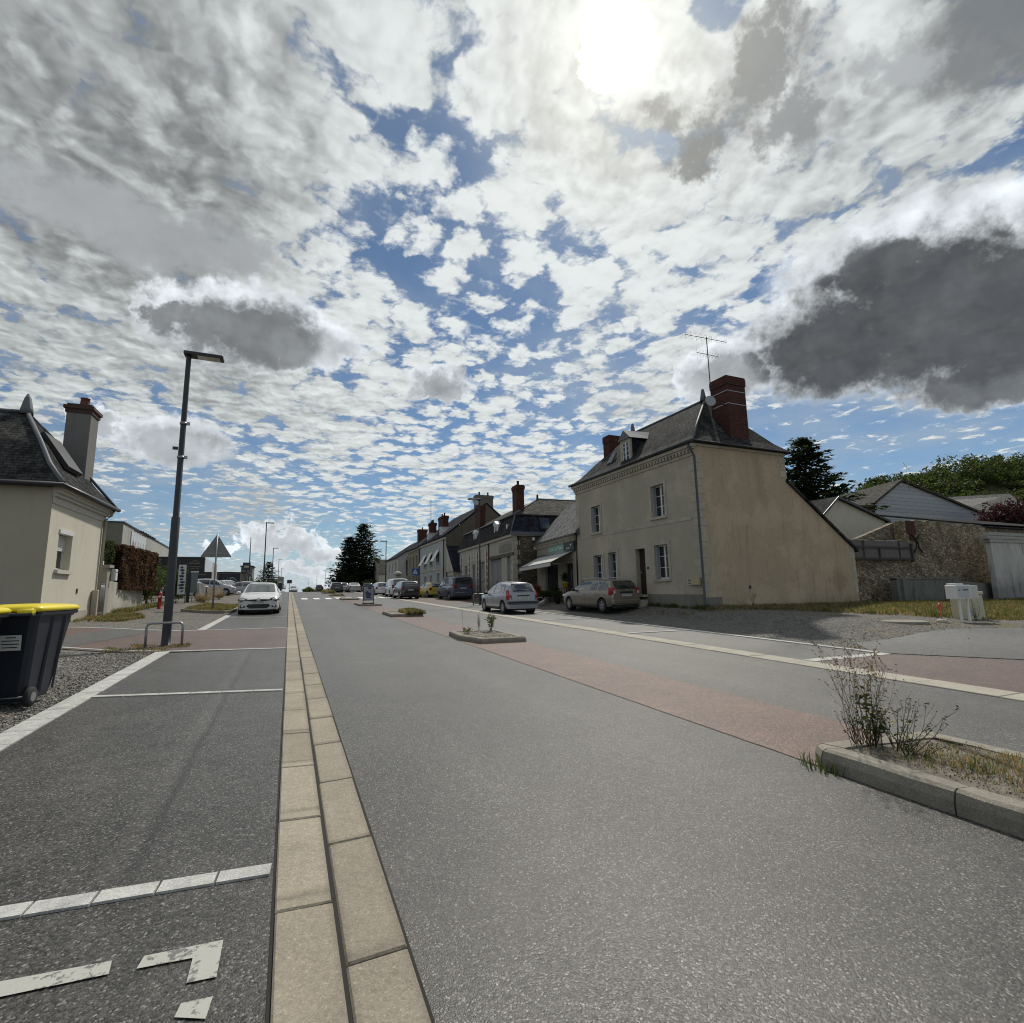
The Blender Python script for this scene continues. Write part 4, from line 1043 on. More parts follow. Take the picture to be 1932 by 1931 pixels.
b = MB(); fbox(b, F, -.1, 13.2, -.16, .01, GE-.35, GE-.15); b.build('cornice', M_LIME, Gh); b = MB(); fbox(b, F, .0, 13.2, -.05, .01, 3.62, 3.85); b.build('floor_band', M_LIME, Gh); b = MB(); fbox(b, F, 0, .4, -.03, .01, .8, 6.8)
b.build('corner_band', M_LIME, Gh)
for (a, c, d, e) in gh[:3]:
    w_ = window(Gh, F, a, c, d, e, n=.16, bars=0, surround=.1, sill=.08)
    b = MB(); b.loft([[(-.75, a+.03, d+.12), (-.75, c-.03, d+.12), (-.72, c-.03, d+.12), (-.72, a+.03, d+.12)], [(-.02, a+.03, e-.02), (-.02, c-.03, e-.02), (.01, c-.03, e-.02), (.01, a+.03, e-.02)]]); b.build('tilted_shutter', M_PVC, w_)
for (a, c, d, e) in gh[3:]: window(Gh, F, a, c, d, e, n=.16, bars=1, surround=.12, sill=.08)
gutterpipe(Gh, [(-.12, .5, 7.0), (-.12, .5, .9)], .06, m=M_BLACK); gutterpipe(Gh, [(-.12, 13.0, 7.0), (-.12, 13.0, .9)], .06, m=M_BLACK)
chimney(Gh, 3.4, 5.4, .02, .75, 9.6, 11.75, m=plain("grey_chimney_render", (0.15, 0.135, 0.115), .9), pots=2)
chimney(Gh, 1.2, 1.9, 6.0, 8.2, 8.0, 10.2, pots=2); chimney(Gh, 1.1, 1.9, 12.0, 13.1, 8.0, 10.1, pots=3)
b = MB(); b.lathe([(.02, 0), (.3, .04), (.42, .12)], 12); ds = b.build('satellite_dish', M_GALV, Gh, loc=(3.2, -.2, 10.9)); ds.rotation_euler = (R(75), 0, R(20))
for (u, zz) in ((3.3, 7.6), (9.6, 7.6)):
    b = MB(); b.box(.25, 1.1, u-.5, u+.5, zz-.1, zz+.75); b.box(.16, 1.3, u-.6, u+.6, zz+.75, zz+.83); dd = b.build('dormer', M_PVC, Gh)
    b = MB(); b.box(.235, .249, u-.36, u+.36, zz+.02, zz+.62); b.build('pane', M_SHUT, dd)
b = MB(); b.tube([(1.3, 12.6, 10), (1.3, 12.6, 13.3)], .03, 5); b.tube([(.2, 12.6, 13.2), (1.6, 12.9, 13.1)], .02, 5); b.build('aerial', M_DARKMET, Gh)
# low lean-to at its side, a carport behind the van
Lt = thing('lean_to', 'small lean to with dark steep slate roof against the side of the grey house', 'outbuilding', (15.0, 50.2, 0), GRr)
b = MB(); b.box(.1, 5, -.6, 1.7, .6, 3.3); b.loft([[(.0, -.9, 3.3), (.0, 1.85, 3.3), (.0, 1.85, 6.0)], [(5, -.9, 3.3), (5, 1.85, 3.3), (5, 1.85, 6.0)]]); b.build('wall', M_MW, Lt)
b = MB(); b.quad((.02, -.98, 3.25), (5, -.98, 3.25), (5, 1.84, 6.08), (.02, 1.84, 6.08)); b.build('roof', M_SLATE2, Lt)

Bh = thing('terraced_house', 'narrow brown stone two storey house beyond the grey one', 'house', (15.03+.34, 65.45, 0), GRr)
M_BW = mat_render("brown_stone_render", (0.24, 0.215, 0.165), stain=.25)
bh = [(6.0, 6.9, 4.5, 6.1), (3.6, 4.5, 4.5, 6.1), (1.2, 2.1, 4.5, 6.1), (6.0, 6.9, 1.9, 3.4), (3.6, 4.5, 1.3, 3.4), (1.2, 2.1, 1.9, 3.4)]
b = MB(); wall_holes(b, *F, 8.2, .4, 7.0, bh, depth=.25); b.box(.3, .34, .3, 8, .6, 7); b.box(0, 8, 8.17, 8.2, .4, 7); b.build('front_wall', M_BW, Bh)
rings_roof(Bh, [rect(-.25, 8.4, -.05, 8.5, 6.95), rect(-.25, 8.4, -.05, 8.5, 7.05), [(3.5, .0, 9.9), (4.6, .0, 9.9), (4.6, 6.5, 9.9), (3.5, 6.5, 9.9)]], M_SLATE2)
for (a, c, d, e) in bh: window(Bh, F, a, c, d, e, n=.16, bars=1, surround=.1, mframe=M_LIME)
b = MB(); fbox(b, F, 0, 8.2, -.1, .01, 6.75, 6.92); b.build('cornice', M_LIME, Bh)

# white group of houses further on
def simple_house(name, label, x, y, rz, wx, wy, e, rdg, wm, rm_, wins, along='y', base=.8, chims=(), skyl=(), hip=0):
    h = thing(name, label, 'house', (x, y, 0), rz)
    b = MB(); F_ = ((0, 0, 0), (0, 1, 0), (1, 0, 0)); fr = [q for q in wins if q[0] == 'f']; sd_ = [q for q in wins if q[0] == 's']
    wall_holes(b, *F_, wy, base-.5, e, [q[1:] for q in fr], .2)
    wall_holes(b, (0, 0, 0), (1, 0, 0), (0, 1, 0), wx, base-.5, e, [q[1:] for q in sd_], .2)
    b.quad((wx, 0, base-.5), (wx, wy, base-.5), (wx, wy, e), (wx, 0, e)); b.quad((0, wy, base-.5), (wx, wy, base-.5), (wx, wy, e), (0, wy, e))
    b.box(.3, .32, .3, wy-.1, base, e-.1); b.box(.3, wx-.1, .3, .32, base, e-.1)
    if along == 'y' and not hip:
        for yy in (0, wy): b.add([(0, yy, e), (wx, yy, e), (wx/2, yy, rdg)], [(0, 1, 2)])
    elif not hip:
        for xx in (0, wx): b.add([(xx, 0, e), (xx, wy, e), (xx, wy/2, rdg)], [(0, 1, 2)])
    b.build('wall', wm, h)
    o = .22; t_ = .12; b = MB()
    if hip: b.loft([rect(-o, wx+o, -o, wy+o, e-.02), rect(-o, wx+o, -o, wy+o, e+.06), rect(wx/2-.02 if along == 'y' else wy/2, wx/2+.02 if along == 'y' else wx-wy/2, wx/2 if along == 'y' else wy/2-.02, wy-wx/2 if along == 'y' else wy/2+.02, rdg)])
    elif along == 'y':
        k = (rdg-e)/(wx/2)
        b.loft([[(-o, yy, e-k*o), (wx/2, yy, rdg), (wx+o, yy, e-k*o), (wx+o, yy, e-k*o+t_), (wx/2, yy, rdg+t_+.03), (-o, yy, e-k*o+t_)] for yy in (-o, wy+o)])
    else:
        k = (rdg-e)/(wy/2)
        b.loft([[(xx, -o, e-k*o), (xx, wy/2, rdg), (xx, wy+o, e-k*o), (xx, wy+o, e-k*o+t_), (xx, wy/2, rdg+t_+.03), (xx, -o, e-k*o+t_)] for xx in (-o, wx+o)])
    rf_ = b.build('roof', rm_, h)
    for q in wins:
        FF = F_ if q[0] == 'f' else ((0, 0, 0), (1, 0, 0), (0, 1, 0)); window(h, FF, *q[1:], n=.12, bars=1)
    for c in chims: chimney(h, *c, pots=1)
    for s_ in skyl:
        b = MB(); b.loft([s_, [(p[0], p[1]-.06, p[2]+.05) for p in s_]]); b.build('roof_window', M_GLASS, rf_)
    return h
M_WH = mat_render("offwhite_render", (0.46, 0.45, 0.42), stain=.15, streak=.15)
simple_house('house', 'white gabled house with a red brick chimney beside the far lamp post', 15.2, 79.0, -.02, 8, 11, 6.6, 9.3, M_WH, M_SLATE2, [('f', 7.5, 8.5, 4.4, 5.8), ('f', 4.5, 5.5, 4.4, 5.8), ('f', 1.5, 2.9, 4.0, 6.0), ('f', 7.5, 8.5, 2.0, 3.4), ('f', 1.8, 2.9, 1.5, 3.6), ('s', 1.2, 2.6, 4.1, 6.1)], chims=((3.2, 4.6, .2, 1.2, 8.4, 11.0),))
simple_house('house', 'pale house with a light grey roof sloping to the street and one roof window', 16.6, 75.6, -.02, 9.5, 3.2, 4.1, 7.9, M_WH, mat_slate("pale_roof_tiles", (0.24, 0.24, 0.235), (0.36, 0.355, 0.34), .3), [('s', 1.2, 2.4, 2.0, 3.3), ('s', 4.4, 5.8, 2.0, 3.3)], along='x')
simple_house('house', 'small gabled cottage with grey tile roof in front of the big conifer', 15.0, 96.0, 0, 8, 9, 4.6, 7.3, M_WH, M_SLATE3, [('f', 2, 3, 2.2, 3.4), ('f', 5, 6, 2.2, 3.4)], along='x')
simple_house('house', 'low far building whose roof slopes down behind the parked cars at the crest', 9.6, 112.0, 0, 12, 10, 2.6, 6.0, M_RUBBLE, M_SLATE, [], along='x', base=.6)
b = MB(); gp = thing('gate_pillar', 'white round capped gate pillar before the pale house', 'gate pillar', (14.0, 66.5, 0)); gp.location = (14.35, 74.6, gz(14.35, 74.6))
b.box(-.28, .28, -.28, .28, 0, 2.35); b.build('shaft', M_WH, gp); b = MB(); b.lathe([(.5, 2.35), (.62, 2.5), (.5, 2.72), (.2, 2.9), (.02, 2.95)], 12); b.build('cap', M_WH, gp)

# ================================================================ left house
Lh = thing('house', 'low cream rendered house on the left with hipped slate roof and tall grey chimney', 'house', (-6.60, 19.20, 0))
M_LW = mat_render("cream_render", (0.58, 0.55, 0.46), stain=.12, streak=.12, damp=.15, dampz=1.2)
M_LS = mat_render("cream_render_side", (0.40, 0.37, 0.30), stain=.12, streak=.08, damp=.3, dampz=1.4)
LE = 4.78; F = ((0, 0, 0), (0, 1, 0), (-1, 0, 0))
b = MB(); wall_holes(b, *F, 4.75, .3, LE, [(.74, 1.84, 2.33, 3.55)], depth=.28); b.box(-.45, -.4, .2, 4.5, .6, 4.6); b.quad((-8, 4.75, .3), (0, 4.75, .3), (0, 4.75, LE), (-8, 4.75, LE)); b.build('street_wall', M_LW, Lh)
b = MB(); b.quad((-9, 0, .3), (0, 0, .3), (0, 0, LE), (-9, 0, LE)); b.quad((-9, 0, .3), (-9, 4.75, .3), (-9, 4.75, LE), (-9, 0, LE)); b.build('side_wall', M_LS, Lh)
b = MB(); fbox(b, F, 0.0, 4.8, -.03, .01, 4.28, 4.50); fbox(b, F, 0.0, 4.85, -.10, .01, 4.50, 4.60); fbox(b, F, -.02, 4.9, -.17, .01, 4.60, 4.70); fbox(b, F, -.05, 4.95, -.25, .01, 4.70, 4.79); b.build('cornice', plain("cream_cornice", (0.50, 0.475, 0.41), .7), Lh)
b = MB(); fbox(b, F, 0, 4.75, -.02, .01, .3, 1.02); b.build('plinth', mat_render("plinth_cream", (0.40, 0.375, 0.32), stain=.3), Lh)
window(Lh, F, .74, 1.84, 2.33, 3.55, n=.20, bars=0, leaves=2, sill=.06, sillm=plain("cream_sill", (0.52, 0.50, 0.45), .7), blind=.50)
rr = [rect(-9.3, .30, -.28, 5.05, LE-.02), rect(-9.3, .28, -.26, 5.03, LE+.06), rect(-8.8, -.28, .30, 4.45, LE+.75), rect(-8.4, -.75, .85, 3.9, LE+1.55), [(-7.9, 2.36, 7.65), (-1.75, 2.36, 7.65), (-1.75, 2.40, 7.65), (-7.9, 2.40, 7.65)]]
rf = rings_roof(Lh, rr, M_SLATE)
b = MB(); b.tube([(-1.75, 2.38, 7.67), (-.75, .85, LE+1.57), (-.28, .30, LE+.77), (.28, -.26, LE+.08)], .07, 6); b.tube([(-1.75, 2.38, 7.67), (-.75, 3.9, LE+1.57), (.28, 5.03, LE+.08)], .05, 6); b.tube([(-1.7, 2.38, 7.68), (-8, 2.38, 7.68)], .06, 6); b.build('hip_zinc', M_ZINC, rf)
b = MB(); b.lathe([(.20, 0), (.17, .2), (.10, .55), (.03, .72)], 8, c=(-1.78, 2.38, 7.6)); b.build('finial', M_ZINC, rf)
b = MB(); b.tube([(-9.2, -.30, LE+.02), (.30, -.30, LE+.02), (.34, 5.05, LE+.02)], .075, 8); b.build('gutter', M_DARKMET, rf)
b = MB(); b.lathe([(.16, 0), (.16, .1), (.24, .13), (.20, .22), (.05, .27)], 12, c=(-1.95, .62, 5.98)); b.box(-2.25, -1.65, .4, .75, 5.78, 5.84); b.build('roof_cowl', M_ZINC, rf)
b = MB(); b.add([(-.30, 1.5, LE+.86), (-.30, 2.8, LE+.86), (-1.05, 2.8, LE+1.98), (-1.05, 1.5, LE+1.98), (-.20, 1.5, LE+.95), (-.20, 2.8, LE+.95), (-.93, 2.8, LE+2.06), (-.93, 1.5, LE+2.06)], [(0, 1, 2, 3), (4, 7, 6, 5), (0, 4, 5, 1), (1, 5, 6, 2), (2, 6, 7, 3), (3, 7, 4, 0)]); b.build('roof_window', M_BLACK, rf)
M_CHR = mat_render("grey_chimney", (0.20, 0.195, 0.185), stain=.25)
b = MB(); b.box(-1.15, -.42, 3.65, 4.45, LE+.3, 8.2); ch = b.build('chimney', M_CHR, Lh)
b = MB(); b.box(-1.19, -.38, 3.61, 4.49, 8.2, 8.34); b.box(-1.24, -.33, 3.56, 4.54, 8.34, 8.46); b.box(-1.16, -.41, 3.64, 4.46, 8.46, 8.54); b.build('brick_cap', plain("dark_brick_cap", (0.07, 0.035, 0.028), .8), ch)
b = MB(); b.lathe([(.19, 0), (.17, .12), (.15, .2), (.14, .38), (.16, .40)], 12, c=(-.78, 4.1, 8.5)); b.build('chimney_pot', plain("terracotta_pot", (0.13, 0.04, 0.028), .8), ch)
M_CREAMP = plain("cream_pipe", (0.42, 0.37, 0.29), .5)
gutterpipe(Lh, [(.30, 4.72, LE), (.22, 4.66, 4.55), (.07, 4.6, 4.35), (.07, 4.6, 1.0)], .055, m=M_CREAMP)
b = MB(); b.cbox(.02, .20, 4.05, 4.22, .7, 1.72, .02); b.build('pipe_guard', M_CREAMP, Lh)
b = MB(); fbox(b, F, 2.62, 2.72, -.02, .0, 1.60, 1.76); b.build('vent', M_DARKMET, Lh)

# garden wall, gate and hedges
Gw = thing('garden_wall', 'cream rendered garden wall with capped end pillar next to the left house', 'wall', (-6.80, 25.3, 0))
b = MB(); g0 = gz(-6.8, 25)-.2; b.loft([[(-.2, 0.5, g0), (0, 0.5, g0), (0, .5, 2.12), (-.2, .5, 2.12)], [(-.65, 8.2, g0), (-.45, 8.2, g0), (-.45, 8.2, 1.92), (-.65, 8.2, 1.92)]]); b.build('wall', mat_render("wall_render", (0.42, 0.40, 0.35), stain=.35, streak=.5, damp=.35, dampz=1.5), Gw)
b = MB(); b.box(-.30, .06, 0.1, .5, g0, 2.62); b.box(-.38, .14, .02, .60, 2.62, 2.74); b.build('pillar', plain("pillar_cream", (0.30, 0.28, 0.24), .8), Gw)
gt = thing('garden_gate', 'narrow grey metal garden gate between the left house and wall pillar', 'gate', (-6.75, 24.1, .72))
b = MB(); b.box(-.03, .03, 0.02, .08, 0, 1.35); b.box(-.03, .03, 1.18, 1.24, 0, 1.35); b.box(-.02, .02, .08, 1.18, .1, .15); b.box(-.02, .02, .08, 1.18, 1.22, 1.27)
for k in range(9): b.tube([(0, .16+k*.12, .12), (0, .16+k*.12, 1.25)], .011, 5)
b.build('bars', M_GALV, gt); b = MB(); b.box(-.03, .1, .1, .22, .65, .72); b.build('handle', M_DARKMET, gt)
mbx = thing('letter_box', 'small white letter box on the cream wall pillar', 'letter box', (-6.74, 25.86, 2.12)); b = MB(); b.cbox(0, .16, 0, .3, 0, .46, .02); bb = b.build('case', M_PVC, mbx); b = MB(); b.box(.161, .164, .05, .25, .32, .345); b.build('slot', M_INK, mbx)
gl = thing('lamp_globe', 'small white lamp on the wall beside the left house corner', 'lamp', (-6.7, 24.3, 2.68)); b = MB(); b.cbox(-.1, .1, -.1, .1, 0, .16, .03); b.build('lamp_shade', M_PVC, gl)

# big corrugated shed
Wsh = thing('warehouse', 'long low corrugated metal warehouse with a pale panel behind the hedge', 'warehouse', (-11.6, 46.3, 0), math.atan2(1.7, 26.7))
M_COR = mat_boards("corrugated_sheet", (0.36, 0.355, 0.33), .25, True)
b = MB(); b.box(-16, 0, 0, 31, .3, 6.9); b.build('wall', M_COR, Wsh); b = MB(); b.box(-16.1, .08, -.08, 31.1, 6.9, 7.0); b.build('roof_edge', M_DARKMET, Wsh)
b = MB(); b.box(-6, -.02, -.03, -.005, .3, 6.85); b.build('end_wall', mat_render("shed_end", (0.20, 0.19, 0.165)), Wsh)
b = MB(); b.box(.01, .06, 3.0, 9.5, 4.2, 6.6); sgn = b.build('sign_panel', plain("pale_panel", (0.55, 0.58, 0.60), .5), Wsh)
b = MB(); b.sphere((.08, 4.0, 5.1), (.02, .5, .75), 10, 8); b.build('pink_emblem', plain("pink_mark", (0.50, 0.22, 0.22), .5), sgn)
for (a, c, d) in ((8.8, 5.5, 5.62), (8.2, 5.1, 5.2), (8.5, 4.7, 4.8)): b = MB(); b.box(.061, .065, 5.2, a, c, d); b.build('lettering', M_SHUT, sgn)
b = MB()
for k in range(6): b.tube([(.0, 4.2+k*1.15, 6.7), (.5, 4.2+k*1.15, 6.75)], .03, 5); b.cbox(.45, .68, 4.08+k*1.15, 4.32+k*1.15, 6.58, 6.72, .02)
b.build('spotlight', M_BLACK, Wsh)
# black car showroom
Bk = thing('showroom', 'black fronted car dealer building with white side panels and pale signs', 'showroom', (-8.0, 60.0, -.107), .03); Bk.scale = (1.071,)*3
b = MB(); b.box(-5.5, 0, 0, 13, .6, 4.90); b.build('wall', M_COR, Bk); b = MB(); b.box(-5.6, .03, -.12, -.01, .6, 4.98); fp = b.build('black_front', plain("black_cladding", (0.012, 0.012, 0.014), .4), Bk)
b = MB(); b.box(.01, .06, .2, 7, 3.55, 4.9); b.build('white_fascia', plain("pale_fascia", (0.55, 0.60, 0.65), .5), Bk)
b = MB(); b.box(-.9, .7, -.5, -.2, 1.8, 3.55); b.build('black_board', plain("black_board", (0.012, 0.012, 0.014), .4), Bk)
GOLD = plain("dull_gold_letters", (0.24, 0.19, 0.15), .5)
for (x, z, wd, yy) in ((-.75, 4.35, .9, -.122), (-.75, 4.05, 1.0, -.122), (-.75, 3.85, .75, -.122), (-.1, 3.3, .8, -.502), (-.1, 2.85, .6, -.502), (-.1, 2.7, .7, -.502), (-.1, 2.3, 1.1, -.502)):
    b = MB(); n = max(4, int(wd/.09))
    for i in range(n): b.box(x-wd/2+i*wd/n, x-wd/2+(i+.65)*wd/n, yy-.005, yy, z-.035, z+.035)
    b.build('lettering', GOLD, Bk)
b = MB(); b.tube([(-1.15, -.125, 4.42), (-.75, -.125, 4.66), (-.35, -.125, 4.42)], .03, 5); b.tube([(-.95, -.125, 4.42), (-.75, -.125, 4.52), (-.55, -.125, 4.42)], .02, 5); b.build('emblem', GOLD, Bk)
simple_house('workshop', 'grey concrete block building standing on the skyline beyond the car lot', -8.4, 108, 0, 1.9, 6, 6.5, 6.6, plain("grey_blocks", (0.16, 0.165, 0.16), .9), M_DARKMET, [], base=.5)
simple_house('workshop', 'low flat grey building behind the dark billboard', -12.0, 90, 0, 6, 6, 4.6, 4.7, plain("grey_blocks2", (0.15, 0.15, 0.145), .9), M_DARKMET, [], base=.5)

# ================================================================ right background: walls and farm buildings
M_SLG = mat_boards("slate_hung_gable", (0.36, 0.39, 0.43), .45, False)
Bg = thing('outbuilding', 'beige gabled outbuilding with grey slate roof behind the stone wall', 'outbuilding', (0, 0, 0))
b = MB(); gp_ = [(42.2, 30, 0), (51.6, 30, 0), (51.9, 30, 7.17), (45.16, 30, 9.0), (42.2, 30, 6.9)]; b.poly(gp_); b.quad((51.6, 30, 0), (51.6, 44, 0), (51.9, 44, 7.17), (51.9, 30, 7.17)); b.build('wall', mat_render("beige_gable", (0.52, 0.49, 0.42), stain=.15), Bg)
b = MB(); b.loft([[(41.7, y, 6.45), (45.16, y, 9.0), (52.3, y, 7.02), (52.3, y, 7.17), (45.16, y, 9.17), (41.7, y, 6.60)] for y in (29.7, 44)]); b.build('roof', M_SLATE, Bg)
b = MB(); b.loft([[(41.7, 29.66, 6.42), (45.16, 29.66, 8.97), (52.3, 29.66, 6.99), (52.3, 29.66, 7.19), (45.16, 29.66, 9.19), (41.7, 29.66, 6.63)], [(41.7, 29.72, 6.42), (45.16, 29.72, 8.97), (52.3, 29.72, 6.99), (52.3, 29.72, 7.19), (45.16, 29.72, 9.19), (41.7, 29.72, 6.63)]]); b.build('barge_board', M_DARKMET, Bg)
Sg = thing('barn', 'large barn with pale blue slate hung gable and long grey roof', 'barn', (0, 0, 0))
b = MB(); b.poly([(59.5, 36, 0), (83.6, 36, 0), (84.3, 36, 9.7), (66.2, 36, 13.2), (60.9, 36, 10.4)]); b.build('gable_wall', M_SLG, Sg)
b = MB(); b.quad((84.3, 36, 0), (96, 60, 0), (96, 60, 9.7), (84.3, 36, 9.7)); b.build('side_wall', M_RUBBLE, Sg)
b = MB(); b.loft([[(59.6, 35.7, 9.7), (66.2, 35.7, 13.2), (85.0, 35.7, 9.45), (85.0, 35.7, 9.7), (66.2, 35.7, 13.48), (59.6, 35.7, 9.98)], [(70, 55, 9.7), (77.0, 55, 13.9), (98, 55, 9.45), (98, 55, 9.7), (77.0, 55, 14.2), (70, 55, 9.98)]]); b.build('roof', mat_slate("brown_grey_tiles", (0.06, 0.057, 0.05), (0.11, 0.10, 0.09), .5), Sg)
b, boom = aerial(Sg, (66.8, 35.5, 12.0), 3.0, 3.6, 7, R(200), .1); b.build('aerial', M_GALV, Sg)
Sw = thing('stone_wall', 'tall old rubble stone wall with brick patch and iron cross tie', 'wall', (0, 0, 0))
b = MB(); n = 20
def jt(a): return a+(rnd.random()-.5)*.10
tops = [(25.4, 2.72), (30.9, 2.78), (30.95, 4.15), (31.0, 4.80), (33.0, 4.86), (35.5, 4.78), (38.0, 4.80), (39.3, 4.62), (39.5, 2.6), (40.2, 1.2)]
up = []
for i in range(len(tops)-1):
    (x0, z0), (x1, z1) = tops[i], tops[i+1]; k = max(1, int((x1-x0)/.35))
    for j in range(k): up.append((x0+(x1-x0)*j/k, jt(z0+(z1-z0)*j/k) if i != 0 else z0+(z1-z0)*j/k))
up.append(tops[-1])
for y0, dy in ((17.0, .45),):
    for i in range(len(up)-1):
        (a, za), (c, zc_) = up[i], up[i+1]
        b.add([(a, y0, -.5), (c, y0, -.5), (c, y0, zc_), (a, y0, za), (a, y0+dy, -.5), (c, y0+dy, -.5), (c, y0+dy, zc_), (a, y0+dy, za)], [(0, 1, 2, 3), (3, 2, 6, 7), (5, 4, 7, 6)])
b.quad((30.95, 17, 2.7), (30.95, 17.45, 2.7), (30.95, 17.45, 4.8), (30.95, 17, 4.8)); b.build('masonry', mat_rubble("wall_rubble", (0.24, 0.195, 0.14), (0.50, 0.42, 0.30), .45, 5.0), Sw)
b = MB(); b.loft([[(27.9, 17.6, 3.8), (31.2, 17.6, 3.8), (31.2, 17.6, 4.75)], [(27.9, 17.9, 3.8), (31.2, 17.9, 3.8), (31.2, 17.9, 4.75)]]); b.build('stepped_end', M_RUBBLE, Sw)
b = MB(); b.box(31.2, 32.0, 16.975, 17.0, 4.1, 4.8); b.box(31.35, 31.9, 16.976, 17.0, 3.7, 4.1); b.build('brick_patch', M_BRICK, Sw)
b = MB()
for s_ in (-1, 1): b.tube([(31.95+s_*.42, 16.95, 4.05), (31.95+s_*.12, 16.94, 3.85), (31.95+s_*.05, 16.93, 3.6), (31.95+s_*.12, 16.94, 3.3), (31.95+s_*.38, 16.95, 3.05)], .035, 5)
b.build('iron_tie', M_BLACK, Sw)
Wf = thing('board_fence', 'weathered grey board panel fixed above the low stone wall beside the house', 'fence', (0, 0, 0))
b = MB(); x = 25.75
while x < 31.0:
    wd = .155; zt = 3.62-(x-25.7)*.0+(rnd.random()-.5)*.05; b.box(x, x+wd-.012, 16.80, 16.825, 2.68+(rnd.random()-.5)*.04, zt); x += wd
b.build('boards', mat_boards("weathered_boards", (0.155, 0.145, 0.135), 3.0), Wf)
b = MB(); b.box(25.7, 31.05, 16.74, 16.80, 3.22, 3.31); b.box(25.7, 31.05, 16.74, 16.80, 2.62, 2.72); b.box(28.2, 28.3, 16.73, 16.79, 2.5, 3.25); b.box(30.95, 31.07, 16.7, 16.84, 2.5, 3.5); b.build('rails', plain("dark_rail", (0.05, 0.045, 0.04), .8), Wf)
Cw = thing('concrete_wall', 'low damp stained concrete wall in front of the stone wall', 'wall', (0, 0, 0))
b = MB(); b.loft([[(28.0, 16.0, 0), (33.5, 16.0, 0), (33.5, 16.3, 0), (28.0, 16.3, 0)], [(28.0, 16.0, 1.62), (33.5, 16.0, 1.52), (33.5, 16.3, 1.52), (28.0, 16.3, 1.62)]]); b.loft([[(33.5, 16.05, 0), (37.5, 16.05, 0), (37.5, 16.3, 0), (33.5, 16.3, 0)], [(33.5, 16.05, 1.45), (37.5, 16.05, 1.2), (37.5, 16.3, 1.2), (33.5, 16.3, 1.45)]])
b.box(28.35, 28.6, 15.9, 16.0, 0, 1.6); b.box(28.0, 33.4, 15.96, 16.35, 1.56, 1.64); b.build('slab', mat_render("stained_concrete", (0.17, 0.175, 0.155), stain=.5, streak=.8, damp=.5, dampz=.9), Cw)
Ww = thing('white_wall', 'whitewashed wall with a course of pale blocks along its top at the right', 'wall', (0, 0, 0))
b = MB(); b.box(36.1, 52, 15.5, 15.75, 0, 3.55); b.build('masonry', mat_render("whitewash", (0.46, 0.46, 0.45), stain=.35, streak=1.0, damp=.5, dampz=1.8), Ww)
b = MB()
for r_ in range(3):
    x = 36.0-.2*(r_ % 2)
    while x < 52: b.box(x, x+.44, 15.46, 15.78, 3.56+.2*r_, 3.74+.2*r_); x += .46
b.build('block_course', plain("pale_blocks", (0.34, 0.335, 0.32), .85), Ww)
Gr = thing('outbuilding', 'stone outbuilding with dark eaves behind the white wall', 'outbuilding', (0, 0, 0))
b = MB(); b.box(42.5, 60, 18.5, 24, 0, 4.95); b.build('wall', M_RUBBLE, Gr)
b = MB(); b.loft([[(42.2, y, 4.9), (60, y, 4.9), (60, y, 5.1), (42.2, y, 5.1)] for y in (18.2, 18.5)]); b.loft([[(42.2, 18.2, 5.0), (60, 18.2, 5.0), (60, 18.2, 5.12), (42.2, 18.2, 5.12)], [(42.2, 25, 6.6), (60, 25, 6.6), (60, 25, 6.72), (42.2, 25, 6.72)]]); b.build('roof', M_SLATE, Gr)
Fh = thing('house', 'distant house with pale roof beneath the wooded hill at the right', 'house', (0, 0, 0))
b = MB(); b.box(108, 140, 52, 60, 4, 13); b.build('wall', M_WH, Fh); b = MB(); b.loft([[(107, 51, 13), (141, 51, 13), (141, 56, 19.6), (109, 56, 16.8)], [(107, 51.2, 13), (141, 51.2, 13), (141, 56.3, 19.5), (109, 56.3, 16.7)]]); b.build('roof', mat_slate("pale_tiles_far", (0.30, 0.29, 0.27), (0.38, 0.36, 0.33), .3), Fh)

# ================================================================ street lamps
def street_lamp(x, y, h, side, label, r=.085, z=None, lean=0.0):
    z = gz(x, y) if z is None else z
    t = thing('street_lamp', label, 'street lamp', (x, y, z), 0, 'grey street lamps along the road')
    b = MB(); b.lathe([(.14, -.1), (.14, .012), (r*1.05, .02), (r, .3), (r*.98, h*.42), (r*.74, h*.425), (r*.60, h-.05), (r*.60, h)], 14); b.build('pole', M_DARKMET, t)
    b = MB(); b.cbox(min(-.10*side, .78*side), max(-.10*side, .78*side), -.16, .16, h-.02, h+.06, .02); b.build('lamp_head', M_DARKMET, t)
    b = MB(); b.box(min(.2*side, .7*side), max(.2*side, .7*side), -.12, .12, h-.035, h-.021); b.build('diffuser', M_CLEARL, t)
    if h*60/max(y, 1) > 20:
        for zz in (h*.745, h*.625):
            b = MB(); b.lathe([(r*.86, zz), (r*.86, zz+.06)], 12); b.box(.03, .14, -.03, .03, zz, zz+.07); b.build('collar', M_GALV, t)
        b = MB(); b.box(-r-.09, -r+.02, -.02, .02, h*.655, h*.665); b.build('bracket', M_DARKMET, t)
        b = MB(); b.box(-.05, .05, -r-.012, -r+.02, .55, .95); b.build('access_door', M_DARKMET, t)
    return t
street_lamp(-2.60, 14.5, 7.25, 1, 'tall dark street lamp standing inside the metal hoop on the near left', .095)
street_lamp(-2.60, 62.3, 8.0, 1, 'dark street lamp on the left behind the white parked car')
street_lamp(-2.60, 91.6, 7.1, 1, 'street lamp beside the small dark conifer at the left')
street_lamp(-2.60, 140, 8.6, 1, 'thin distant street lamp just right of the small conifer')
street_lamp(-2.60, 190, 9.6, 1, 'faintest of the distant street lamps left of the road crest')
street_lamp(11.42, 31.6, 6.95, -1, 'street lamp on the right beside the silver hatchback and hoop', .07)
